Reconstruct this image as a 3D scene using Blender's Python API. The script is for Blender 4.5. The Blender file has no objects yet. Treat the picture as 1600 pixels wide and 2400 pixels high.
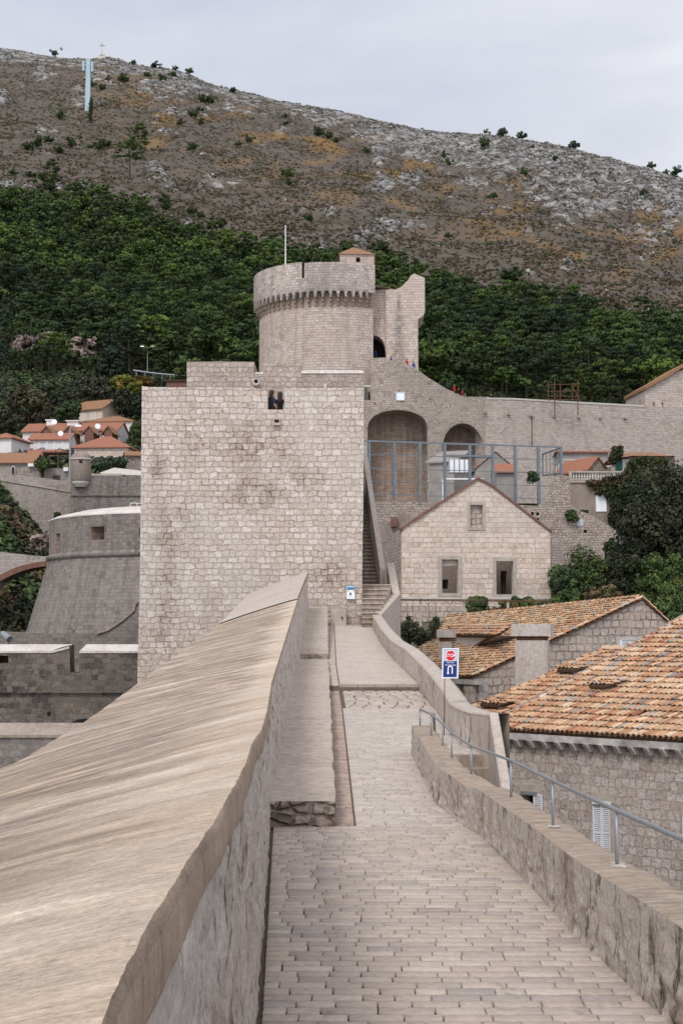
import bpy, bmesh, math, random
import numpy as np
from mathutils import Vector, Matrix
from mathutils.geometry import tessellate_polygon
random.seed(7); rng = np.random.default_rng(7)
scene = bpy.context.scene
COL = scene.collection
# ---------------------------------------------------------------- camera
F, HZ = 3600.0, 1475.0                      # focal length and eye-level row, in pixels of the 1600x2400 photo
TP = (HZ - 1200) / F
PITCH = math.atan(TP); CP, SP = math.cos(PITCH), math.sin(PITCH)
cam = bpy.data.cameras.new("camera"); cam.sensor_fit = 'VERTICAL'; cam.sensor_height = 36.0
cam.lens = F / 2400 * 36; cam.clip_start = 0.1; cam.clip_end = 6000
camo = bpy.data.objects.new("camera", cam); COL.objects.link(camo)
camo.location = (0, 0, 0); camo.rotation_euler = (math.pi / 2 + PITCH, 0, 0)
scene.camera = camo
# ---------------------------------------------------------------- overcast sky
SUN_EL, SUN_AZ = math.radians(48), math.radians(205)   # azimuth clockwise from +Y
w = bpy.data.worlds.new("World"); scene.world = w; w.use_nodes = True
nt = w.node_tree; nt.nodes.clear()
def NN(nt, typ, ins=None, **at):
    n = nt.nodes.new(typ)
    for k, v in at.items(): setattr(n, k, v)
    for k, v in (ins or {}).items():
        s = n.inputs[k]
        if isinstance(v, bpy.types.NodeSocket): nt.links.new(v, s)
        else:
            try: s.default_value = v
            except Exception: s.default_value = (*v, 1.0)
    return n
def ramp(nt, fac, stops, interp='LINEAR'):
    n = nt.nodes.new('ShaderNodeValToRGB'); nt.links.new(fac, n.inputs[0]); cr = n.color_ramp; cr.interpolation = interp
    while len(cr.elements) < len(stops): cr.elements.new(0.5)
    for e, (p, c) in zip(cr.elements, stops):
        e.position = p; e.color = (c, c, c, 1) if isinstance(c, (int, float)) else (*c, 1)
    return n.outputs[0]
def mixc(nt, fac, a, b, mode='MIX'):
    n = nt.nodes.new('ShaderNodeMix'); n.data_type = 'RGBA'; n.blend_type = mode
    for i, v in ((0, fac), (6, a), (7, b)):
        if isinstance(v, bpy.types.NodeSocket): nt.links.new(v, n.inputs[i])
        elif i == 0: n.inputs[i].default_value = v
        else: n.inputs[i].default_value = (*v[:3], 1)
    return n.outputs[2]
def mth(nt, op, a, b=0.0, c=None, clamp=False):
    n = nt.nodes.new('ShaderNodeMath'); n.operation = op; n.use_clamp = clamp
    for i, v in enumerate((a, b, c)):
        if v is None: continue
        if isinstance(v, bpy.types.NodeSocket): nt.links.new(v, n.inputs[i])
        else: n.inputs[i].default_value = v
    return n.outputs[0]
sky = NN(nt, 'ShaderNodeTexSky', sky_type='NISHITA', sun_disc=False, sun_elevation=SUN_EL, sun_rotation=SUN_AZ)
tc = NN(nt, 'ShaderNodeTexCoord')
sep = NN(nt, 'ShaderNodeSeparateXYZ', {0: tc.outputs['Generated']})
mp = NN(nt, 'ShaderNodeMapping', {0: tc.outputs['Generated'], 'Scale': (1.6, 1.6, 5.5)})
cn = NN(nt, 'ShaderNodeTexNoise', {'Vector': mp.outputs[0], 'Scale': 1.6, 'Detail': 6.0, 'Roughness': 0.52, 'Distortion': 0.4})
ccol = ramp(nt, cn.outputs[0], [(0.32, (0.53, 0.565, 0.675)), (0.50, (0.655, 0.675, 0.74)), (0.66, (0.83, 0.835, 0.865))])
zup = mth(nt, 'MULTIPLY', mth(nt, 'MAXIMUM', sep.outputs[2], 0.0), 0.45)
back = mth(nt, 'MULTIPLY', mth(nt, 'MAXIMUM', mth(nt, 'MULTIPLY', sep.outputs[1], -1.0), 0.0), 0.9)
gain = mth(nt, 'ADD', mth(nt, 'ADD', zup, back), 0.92)
cl = mixc(nt, 1.0, ccol, NN(nt, 'ShaderNodeCombineColor', {0: gain, 1: gain, 2: gain}).outputs[0], 'MULTIPLY')
skd = mixc(nt, 1.0, sky.outputs[0], (0.09, 0.09, 0.09), 'MULTIPLY')
fin = mixc(nt, 0.94, skd, cl)
bg = NN(nt, 'ShaderNodeBackground', {0: fin, 1: 1.0})
wo = NN(nt, 'ShaderNodeOutputWorld'); nt.links.new(bg.outputs[0], wo.inputs[0])
sl = bpy.data.lights.new("sun", 'SUN'); sl.energy = 1.7; sl.angle = math.radians(14); sl.color = (1.0, 0.95, 0.88)
so = bpy.data.objects.new("sun", sl); COL.objects.link(so)
sd = Vector((math.sin(SUN_AZ) * math.cos(SUN_EL), math.cos(SUN_AZ) * math.cos(SUN_EL), math.sin(SUN_EL)))
so.rotation_euler = sd.to_track_quat('Z', 'Y').to_euler(); so.location = (0, -20, 60)
vs = scene.view_settings; vs.view_transform = 'Standard'; vs.look = 'None'; vs.gamma = 1; vs.exposure = 0.10
scene.cycles.max_bounces = 5; scene.cycles.diffuse_bounces = 3; scene.cycles.transparent_max_bounces = 8
try: scene.cycles.use_denoising = True
except Exception: pass
# ---------------------------------------------------------------- pixel helpers
def ray(px, py):
    x, v = (px - 800) / F, (1200 - py) / F
    return Vector((x, CP - v * SP, SP + v * CP))
def P(px, py, D):
    r = ray(px, py); return r * (D / r.y)
def ZP(py, D): return P(800, py, D).z
def pxof(X, D, Z):
    k = CP * D + SP * Z; return 800 + F * X / k, 1200 - F * (-SP * D + CP * Z) / k
class Plane:
    """vertical plane through p0, horizontal direction U, N faces the camera"""
    def __init__(s, p0, U):
        s.p0 = Vector((p0[0], p0[1], 0)); s.U = Vector((U[0], U[1], 0)).normalized()
        s.N = Vector((s.U.y, -s.U.x, 0))
        if s.N.y > 0: s.N = -s.N
    def px(s, px, py, off=0.0):
        r = ray(px, py); t = (s.p0 + s.N * off).dot(s.N) / r.dot(s.N); q = r * t
        return ((q - s.p0).dot(s.U), q.z)
    def at(s, u, z, off=0.0): return s.p0 + s.U * u + s.N * off + Vector((0, 0, z))
def plane_pts(a, b): return Plane(a, (b[0] - a[0], b[1] - a[1]))
def hit3(px, py, p0, n):
    r = ray(px, py); return r * (p0.dot(n) / r.dot(n))
# ---------------------------------------------------------------- numpy noise
_perm = rng.permutation(4096).astype(np.int64); _val = rng.random(4096)
def vnoise(x, y, z=0.0):
    x, y, z = np.broadcast_arrays(np.asarray(x, float), np.asarray(y, float), np.asarray(z, float))
    xi, yi, zi = np.floor(x).astype(np.int64), np.floor(y).astype(np.int64), np.floor(z).astype(np.int64)
    xf, yf, zf = x - xi, y - yi, z - zi
    xf, yf, zf = xf*xf*(3-2*xf), yf*yf*(3-2*yf), zf*zf*(3-2*zf)
    def h(a, b, c): return _val[_perm[(_perm[(_perm[a & 4095] + b) & 4095] + c) & 4095]]
    r = 0
    for dx in (0, 1):
        for dy in (0, 1):
            for dz in (0, 1):
                r = r + h(xi+dx, yi+dy, zi+dz) * (xf if dx else 1-xf) * (yf if dy else 1-yf) * (zf if dz else 1-zf)
    return r
def fbm(x, y, z=0.0, o=4, g=0.5):
    r = 0; a = 1; t = 0
    for i in range(o):
        r = r + a * vnoise(x * 2**i + 17.3*i, y * 2**i + 5.1*i, z * 2**i); t += a; a *= g
    return r / t
# ---------------------------------------------------------------- materials
MATS = {}
def newmat(name, rough=0.9):
    m = bpy.data.materials.new(name); m.use_nodes = True
    b = m.node_tree.nodes['Principled BSDF']; b.inputs['Roughness'].default_value = rough
    b.inputs['Specular IOR Level'].default_value = 0.25
    MATS[name] = m; return m, m.node_tree, b
def uvn(nt): return NN(nt, 'ShaderNodeUVMap').outputs[0]
def objc(nt): return NN(nt, 'ShaderNodeNewGeometry').outputs['Position']
def noise(nt, vec, sc, det=3.0, rough=0.55, dist=0.0, dim='3D'):
    return NN(nt, 'ShaderNodeTexNoise', {'Vector': vec, 'Scale': sc, 'Detail': det, 'Roughness': rough, 'Distortion': dist}, noise_dimensions=dim)
def mapping(nt, vec, sc=(1, 1, 1), rot=(0, 0, 0), loc=(0, 0, 0)):
    return NN(nt, 'ShaderNodeMapping', {0: vec, 'Scale': sc, 'Rotation': rot, 'Location': loc}).outputs[0]
def bump(nt, b, h, dist, strength=1.0, nrm=None):
    ins = {'Height': h, 'Distance': dist, 'Strength': strength}
    if nrm is not None: ins['Normal'] = nrm
    o = NN(nt, 'ShaderNodeBump', ins).outputs[0]; nt.links.new(o, b.inputs['Normal']); return o
WARM = (1.045, 0.985, 0.955)
def wm(c): return tuple(a * b for a, b in zip(c, WARM))
def stone(name, kind, sw, sh, cols, mortar, msize=0.03, warp=0.04, stain=None, stain_amt=0.5, stain_sc=0.25, streak=0.0,
          patch=None, patch_amt=0.0, bmp=0.03, fine=0.25, seed=0.0, rnd=0.75, mdep=1.0, stain_lo=0.45, warp2=0.0, spots=None, spotc=None, spotlo=0.46):
    m, nt, b = newmat(name, 0.92); cols = [wm(x) for x in cols]; mortar = wm(mortar)
    uv = mapping(nt, uvn(nt), loc=(seed, seed * 0.7, 0))
    wn = noise(nt, uv, 1.3 / max(sw, 0.05) * 0.5, 2.0)
    ws = NN(nt, 'ShaderNodeVectorMath', {0: wn.outputs['Color'], 1: (0.5, 0.5, 0.5)}, operation='SUBTRACT').outputs[0]
    wv = NN(nt, 'ShaderNodeVectorMath', {0: ws, 'Scale': warp * 2}, operation='SCALE').outputs[0]
    v = NN(nt, 'ShaderNodeVectorMath', {0: uv, 1: wv}, operation='ADD').outputs[0]
    if warp2:
        wn2 = noise(nt, uv, 1.6 / sw, 1.0)
        w2s = NN(nt, 'ShaderNodeVectorMath', {0: wn2.outputs['Color'], 1: (0.5, 0.5, 0.5)}, operation='SUBTRACT').outputs[0]
        v = NN(nt, 'ShaderNodeVectorMath', {0: v, 1: NN(nt, 'ShaderNodeVectorMath', {0: w2s, 'Scale': warp2 * 4}, operation='SCALE').outputs[0]}, operation='ADD').outputs[0]
    if kind == 'coursed':
        br = NN(nt, 'ShaderNodeTexBrick', {'Vector': v, 'Color1': (0, 0, 0), 'Color2': (1, 1, 1), 'Mortar': (0.5, 0.5, 0.5), 'Scale': 1.0,
             'Mortar Size': msize, 'Mortar Smooth': 0.35, 'Bias': 0.0, 'Brick Width': sw, 'Row Height': sh}, offset=0.5, offset_frequency=2, squash=0.72, squash_frequency=3)
        rndv = NN(nt, 'ShaderNodeSeparateColor', {0: br.outputs['Color']}).outputs[0]; mask = br.outputs['Fac']
        v2 = mapping(nt, v, sc=(0.55 / sw, 0.5 / sh, 1))
        vo = NN(nt, 'ShaderNodeTexVoronoi', {'Vector': v2, 'Scale': 1.0, 'Randomness': 0.9}, voronoi_dimensions='2D')
        rndv = mth(nt, 'ADD', mth(nt, 'MULTIPLY', rndv, 0.65), mth(nt, 'MULTIPLY', NN(nt, 'ShaderNodeSeparateColor', {0: vo.outputs['Color']}).outputs[0], 0.35))
    else:
        vs2 = mapping(nt, v, sc=(1 / sw, 1 / sh, 1))
        vo = NN(nt, 'ShaderNodeTexVoronoi', {'Vector': vs2, 'Scale': 1.0, 'Randomness': rnd}, voronoi_dimensions='2D')
        ve = NN(nt, 'ShaderNodeTexVoronoi', {'Vector': vs2, 'Scale': 1.0, 'Randomness': rnd}, voronoi_dimensions='2D', feature='DISTANCE_TO_EDGE')
        rndv = NN(nt, 'ShaderNodeSeparateColor', {0: vo.outputs['Color']}).outputs[0]
        mask = ramp(nt, ve.outputs['Distance'], [(0.0, 1.0), (min(0.9, msize / sh * 1.6), 0.0)], 'EASE')
    n = len(cols)
    fn = noise(nt, uv, 9.0, 5.0, 0.65)
    rv = mth(nt, 'ADD', rndv, mth(nt, 'MULTIPLY', mth(nt, 'SUBTRACT', fn.outputs[0], 0.5), fine * 1.6))
    c = ramp(nt, rv, [(0.08 + 0.84 * i / (n - 1), cc) for i, cc in enumerate(cols)])
    mn = noise(nt, mapping(nt, uv, loc=(5, 2, 0)), 0.9 / sw * 0.5, 4.0, 0.7)
    c = mixc(nt, mth(nt, 'MULTIPLY', mask, ramp(nt, mn.outputs[0], [(0.36, mdep * 0.12), (0.60, mdep)])), c, mortar)
    pit = noise(nt, uv, 3.0 / sw, 6.0, 0.75, 0.3)
    c = mixc(nt, 1.0, c, ramp(nt, pit.outputs[0], [(0.34, 0.48), (0.45, 0.93), (0.60, 1.05), (0.74, 1.26)]), 'MULTIPLY')
    if stain is not None:
        sn = noise(nt, uv, stain_sc, 6.0, 0.62, 0.5)
        f1 = ramp(nt, sn.outputs[0], [(stain_lo, 0.0), (stain_lo + 0.2, 1.0)])
        c = mixc(nt, mth(nt, 'MULTIPLY', f1, stain_amt), c, stain)
    if streak > 0:
        st = noise(nt, mapping(nt, uv, sc=(1.6, 0.11, 1)), 1.0, 6.0, 0.6, 0.2)
        f2 = ramp(nt, st.outputs[0], [(0.47, 0.0), (0.68, 1.0)])
        c = mixc(nt, mth(nt, 'MULTIPLY', f2, streak), c, tuple(x * 0.35 for x in cols[0]))
    if patch is not None:
        pn = noise(nt, uv, 0.5, 6.0, 0.7, 0.8)
        f3 = ramp(nt, pn.outputs[0], [(0.53, 0.0), (0.66, 1.0)])
        c = mixc(nt, mth(nt, 'MULTIPLY', f3, patch_amt), c, patch)
    if spots:
        sx_ = NN(nt, 'ShaderNodeSeparateXYZ', {0: uvn(nt)}).outputs; acc = None
        for (u0, z0, ru, rz) in spots:
            du = mth(nt, 'MULTIPLY', mth(nt, 'SUBTRACT', sx_[0], u0), 1 / ru); dz = mth(nt, 'MULTIPLY', mth(nt, 'SUBTRACT', sx_[1], z0), 1 / rz)
            e_ = mth(nt, 'SUBTRACT', 1.25, mth(nt, 'SQRT', mth(nt, 'ADD', mth(nt, 'MULTIPLY', du, du), mth(nt, 'MULTIPLY', dz, dz))), clamp=True)
            acc = e_ if acc is None else mth(nt, 'MAXIMUM', acc, e_)
        pn = noise(nt, uv, 1.6, 8.0, 0.75, 0.6); fz = mth(nt, 'MULTIPLY', acc, ramp(nt, pn.outputs[0], [(spotlo, 0.0), (spotlo + 0.14, 1.0)]))
        fz = mth(nt, 'MULTIPLY', fz, mth(nt, 'ADD', mth(nt, 'MULTIPLY', mask, 0.5), 0.5), clamp=True)
        c = mixc(nt, fz, c, spotc)
    g2 = noise(nt, uv, 26.0, 4.0, 0.7)
    c = mixc(nt, 1.0, c, ramp(nt, g2.outputs[0], [(0.25, 0.78), (0.75, 1.18)]), 'MULTIPLY')
    nt.links.new(c, b.inputs['Base Color'])
    h = mth(nt, 'ADD', mth(nt, 'MULTIPLY', mth(nt, 'SUBTRACT', 1.0, mask), 1.0), mth(nt, 'MULTIPLY', fn.outputs[0], 0.9))
    h = mth(nt, 'ADD', h, mth(nt, 'MULTIPLY', rndv, 0.5))
    bump(nt, b, h, bmp)
    return m
def plain(name, col, rough=0.6, var=0.12, sc=3.0, metal=0.0, bmp=0.0, col2=None):
    m, nt, b = newmat(name, rough); b.inputs['Metallic'].default_value = metal
    n = noise(nt, objc(nt), sc, 5.0, 0.6)
    c2 = col2 if col2 else tuple(x * (1 - 2.2 * var) for x in col)
    nt.links.new(ramp(nt, n.outputs[0], [(0.3, c2), (0.7, col)]), b.inputs['Base Color'])
    if bmp: bump(nt, b, noise(nt, objc(nt), sc * 8, 4.0).outputs[0], bmp)
    return m
L1, L2, L3, L4 = (0.38, 0.325, 0.29), (0.50, 0.45, 0.41), (0.60, 0.55, 0.51), (0.44, 0.365, 0.29)
stone('tower_stone', 'coursed', 0.37, 0.235, [(0.40, 0.35, 0.31), (0.53, 0.475, 0.43), (0.46, 0.40, 0.345), (0.62, 0.58, 0.54), (0.47, 0.42, 0.375)], (0.31, 0.255, 0.215), 0.018, 0.085, warp2=0.035,
      stain=(0.55, 0.52, 0.49), stain_amt=0.45, stain_sc=0.22, bmp=0.04, mdep=0.9, patch=(0.33, 0.255, 0.20), patch_amt=0.22,
      spots=[(-6.6, 3.9, 1.0, 1.8), (-3.6, 7.2, 1.5, 1.0), (-5.6, 7.4, 0.7, .9), (-2.3, 6.9, .6, .7), (-6.9, 1.2, .6, 1.8), (-.4, 2.1, 1.0, .7), (-3.2, 5.4, 2.0, .8), (-1.6, 5.9, 1.0, .5), (-7.2, 6.3, .5, .8)], spotc=(0.15, 0.088, 0.05), spotlo=0.42)
stone('upper_stone', 'coursed', 0.36, 0.23, [(0.30, 0.26, 0.23), (0.43, 0.385, 0.35), (0.36, 0.31, 0.27), (0.50, 0.46, 0.43)], (0.24, 0.20, 0.17), 0.018, 0.085, warp2=0.035,
      stain=(0.14, 0.125, 0.115), stain_amt=0.5, stain_sc=0.35, bmp=0.04, rnd=0.65, seed=9, mdep=0.7, stain_lo=0.52)
stone('fort_round_stone', 'coursed', 0.62, 0.36, [(0.40, 0.34, 0.30), (0.50, 0.435, 0.39), (0.58, 0.52, 0.475), (0.46, 0.375, 0.32)], (0.34, 0.29, 0.25), 0.02, 0.06,
      stain=(0.44, 0.35, 0.29), stain_amt=0.55, stain_sc=0.12, streak=0.3, bmp=0.05, mdep=0.8, patch=(0.30, 0.23, 0.185), patch_amt=0.4)
_x, _z = P(934, 770, 207.6).x, ZP(770, 207.6)
stone('wing_stone', 'coursed', 0.62, 0.36, [(0.40, 0.34, 0.30), (0.50, 0.435, 0.39), (0.58, 0.52, 0.475), (0.46, 0.375, 0.32)], (0.34, 0.29, 0.25), 0.02, 0.06, stain=(0.44, 0.35, 0.29), stain_amt=0.5, stain_sc=0.12, bmp=0.04, mdep=0.7,
      spots=[(_x, _z - 3.0, 1.0, 2.6), (_x, _z + .5, .75, 3.0), (_x, _z + 3.2, .35, 1.8)], spotc=(0.075, 0.065, 0.06), spotlo=0.36)
stone('fort_crown_stone', 'coursed', 0.62, 0.36, [(0.27, 0.24, 0.225), (0.38, 0.34, 0.315), (0.48, 0.44, 0.41), (0.34, 0.29, 0.26)], (0.25, 0.22, 0.20), 0.02, 0.06,
      stain=(0.20, 0.185, 0.18), stain_amt=0.55, stain_sc=0.16, streak=0.35, bmp=0.04, seed=4, mdep=0.7)
stone('fort_wall_stone', 'coursed', 0.50, 0.30, [(0.26, 0.225, 0.20), (0.38, 0.335, 0.30), (0.47, 0.42, 0.385), (0.33, 0.285, 0.25)], (0.22, 0.185, 0.16), 0.03, 0.16, warp2=0.06,
      stain=(0.24, 0.21, 0.19), stain_amt=0.5, stain_sc=0.09, bmp=0.05, seed=3, mdep=0.75, rnd=0.7)
stone('city_wall_stone', 'coursed', 0.62, 0.33, [(0.36, 0.31, 0.285), (0.45, 0.40, 0.37), (0.52, 0.475, 0.445), (0.40, 0.34, 0.30)], (0.31, 0.265, 0.24), 0.022, 0.08,
      stain=(0.38, 0.32, 0.28), stain_amt=0.35, stain_sc=0.1, streak=0.12, bmp=0.04, seed=6, mdep=0.7)
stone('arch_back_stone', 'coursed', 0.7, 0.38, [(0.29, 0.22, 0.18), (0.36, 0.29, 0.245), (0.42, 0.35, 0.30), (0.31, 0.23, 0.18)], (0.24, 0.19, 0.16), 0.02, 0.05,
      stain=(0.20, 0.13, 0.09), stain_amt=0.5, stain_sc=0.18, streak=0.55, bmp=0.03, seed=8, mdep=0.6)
stone('dark_bastion_stone', 'coursed', 0.42, 0.27, [(0.12, 0.11, 0.105), (0.19, 0.175, 0.165), (0.26, 0.24, 0.225), (0.16, 0.14, 0.13)], (0.31, 0.285, 0.265), 0.018, 0.05,
      stain=(0.28, 0.25, 0.225), stain_amt=0.45, stain_sc=0.16, streak=0.4, bmp=0.04, mdep=0.55)
stone('dark_rubble_stone', 'coursed', 0.40, 0.27, [(0.05, 0.047, 0.044), (0.11, 0.10, 0.092), (0.19, 0.17, 0.15), (0.08, 0.072, 0.065)], (0.22, 0.195, 0.175), 0.02, 0.10, warp2=0.05,
      stain=(0.24, 0.20, 0.165), stain_amt=0.5, stain_sc=0.22, bmp=0.05, mdep=0.5, seed=2, rnd=0.6)
stone('dark_block_stone', 'coursed', 0.33, 0.19, [(0.13, 0.12, 0.115), (0.19, 0.175, 0.165), (0.25, 0.23, 0.215), (0.16, 0.145, 0.135)], (0.30, 0.27, 0.25), 0.014, 0.025,
      stain=(0.25, 0.22, 0.195), stain_amt=0.3, stain_sc=0.3, bmp=0.03, mdep=0.55, seed=5)
stone('pale_block_stone', 'coursed', 0.40, 0.27, [(0.235, 0.21, 0.195), (0.33, 0.30, 0.275), (0.40, 0.37, 0.34), (0.28, 0.24, 0.215)], (0.42, 0.385, 0.355), 0.02, 0.05,
      stain=(0.42, 0.38, 0.35), stain_amt=0.5, stain_sc=0.12, streak=0.2, bmp=0.03, mdep=0.5, seed=11)
stone('ashlar_stone', 'coursed', 0.62, 0.335, [(0.48, 0.40, 0.335), (0.57, 0.485, 0.415), (0.64, 0.57, 0.50), (0.52, 0.425, 0.35)], (0.28, 0.22, 0.18), 0.013, 0.012,
      stain=(0.47, 0.43, 0.40), stain_amt=0.4, stain_sc=0.3, bmp=0.015, fine=0.18, seed=1)
stone('ruin_rubble_stone', 'coursed', 0.36, 0.22, [(0.30, 0.26, 0.23), (0.40, 0.35, 0.315), (0.48, 0.43, 0.39), (0.26, 0.215, 0.185)], (0.17, 0.14, 0.12), 0.03, 0.10, warp2=0.055,
      stain=(0.22, 0.19, 0.165), stain_amt=0.45, stain_sc=0.2, bmp=0.06, seed=12)
stone('house_stone', 'coursed', 0.36, 0.30, [(0.355, 0.315, 0.295), (0.44, 0.40, 0.38), (0.50, 0.465, 0.445), (0.40, 0.345, 0.30)], (0.30, 0.255, 0.23), 0.02, 0.09, warp2=0.045,
      stain=(0.40, 0.32, 0.245), stain_amt=0.45, stain_sc=0.7, bmp=0.05, seed=15, mdep=0.7, stain_lo=0.56)
stone('gable_stone', 'coursed', 0.46, 0.36, [(0.36, 0.33, 0.31), (0.46, 0.42, 0.385), (0.52, 0.455, 0.395), (0.41, 0.37, 0.34), (0.48, 0.38, 0.30)], (0.24, 0.185, 0.15), 0.035, 0.08, warp2=0.04,
      bmp=0.06, seed=21)
def worn(name, cols, dark, pale, seed, edge=0.0):
    m, nt, b = newmat(name, 0.93); uv = mapping(nt, uvn(nt), loc=(seed, seed, 0)); cols = [wm(x) for x in cols]
    w1 = noise(nt, uv, 2.6, 4.0, 0.65); wv = NN(nt, 'ShaderNodeVectorMath', {0: NN(nt, 'ShaderNodeVectorMath', {0: w1.outputs['Color'], 1: (0.5, 0.5, 0.5)}, operation='SUBTRACT').outputs[0], 'Scale': 0.30}, operation='SCALE').outputs[0]
    v = NN(nt, 'ShaderNodeVectorMath', {0: uv, 1: wv}, operation='ADD').outputs[0]
    vo = NN(nt, 'ShaderNodeTexVoronoi', {'Vector': mapping(nt, v, sc=(3.6, 6.0, 1)), 'Scale': 1.0, 'Randomness': 0.85}, voronoi_dimensions='2D')
    ve = NN(nt, 'ShaderNodeTexVoronoi', {'Vector': mapping(nt, v, sc=(3.6, 6.0, 1)), 'Scale': 1.0, 'Randomness': 0.85}, voronoi_dimensions='2D', feature='DISTANCE_TO_EDGE')
    rv = NN(nt, 'ShaderNodeSeparateColor', {0: vo.outputs['Color']}).outputs[0]
    n1 = noise(nt, uv, 6.0, 9.0, 0.75, 0.4); n2 = noise(nt, uv, 1.6, 8.0, 0.72, 0.7); n3 = noise(nt, uv, 40.0, 5.0, 0.8); n4 = noise(nt, mapping(nt, uv, loc=(7, 3, 0), sc=(2.2, 0.9, 1)), 2.0, 9.0, 0.78, 0.8)
    c = ramp(nt, mth(nt, 'ADD', mth(nt, 'MULTIPLY', rv, 0.35), mth(nt, 'MULTIPLY', n1.outputs[0], 0.7)), [(0.25 + 0.5 * i / (len(cols) - 1), k) for i, k in enumerate(cols)])
    c = mixc(nt, ramp(nt, n2.outputs[0], [(0.37, 0.0), (0.50, 0.85)]), c, pale)
    c = mixc(nt, mth(nt, 'MULTIPLY', ramp(nt, ve.outputs['Distance'], [(0.0, 1.0), (0.10, 0.0)]), ramp(nt, n4.outputs[0], [(0.42, 0.0), (0.62, 0.7)])), c, dark)
    c = mixc(nt, ramp(nt, n4.outputs[0], [(0.55, 0.0), (0.62, 0.9)]), c, dark)
    c = mixc(nt, 1.0, c, ramp(nt, n3.outputs[0], [(0.3, 0.66), (0.7, 1.26)]), 'MULTIPLY')
    nt.links.new(c, b.inputs['Base Color'])
    h = mth(nt, 'ADD', mth(nt, 'MULTIPLY', n1.outputs[0], 1.3), mth(nt, 'MULTIPLY', n2.outputs[0], 0.8)); h = mth(nt, 'ADD', h, mth(nt, 'MULTIPLY', n3.outputs[0], 0.3)); bump(nt, b, h, 0.03)
worn('low_wall_face', [(0.22, 0.17, 0.135), (0.37, 0.32, 0.285), (0.50, 0.455, 0.42), (0.33, 0.25, 0.19)], (0.09, 0.07, 0.055), (0.64, 0.58, 0.525), 31)
worn('parapet_face', [(0.33, 0.27, 0.23), (0.43, 0.37, 0.33), (0.51, 0.455, 0.415), (0.40, 0.32, 0.26)], (0.11, 0.085, 0.07), (0.60, 0.53, 0.475), 33)
stone('bench_rubble', 'rubble', 0.19, 0.12, [(0.22, 0.185, 0.155), (0.36, 0.32, 0.285), (0.46, 0.42, 0.39), (0.30, 0.22, 0.16)], (0.17, 0.14, 0.12), 0.02, 0.04, bmp=0.05, seed=37)
stone('concrete_wall', 'coursed', 3.0, 1.6, [(0.44, 0.40, 0.365), (0.50, 0.455, 0.415), (0.47, 0.425, 0.385)], (0.42, 0.38, 0.345), 0.004, 0.0,
      stain=(0.33, 0.295, 0.265), stain_amt=0.4, stain_sc=0.8, streak=0.12, bmp=0.01, seed=40)
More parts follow.
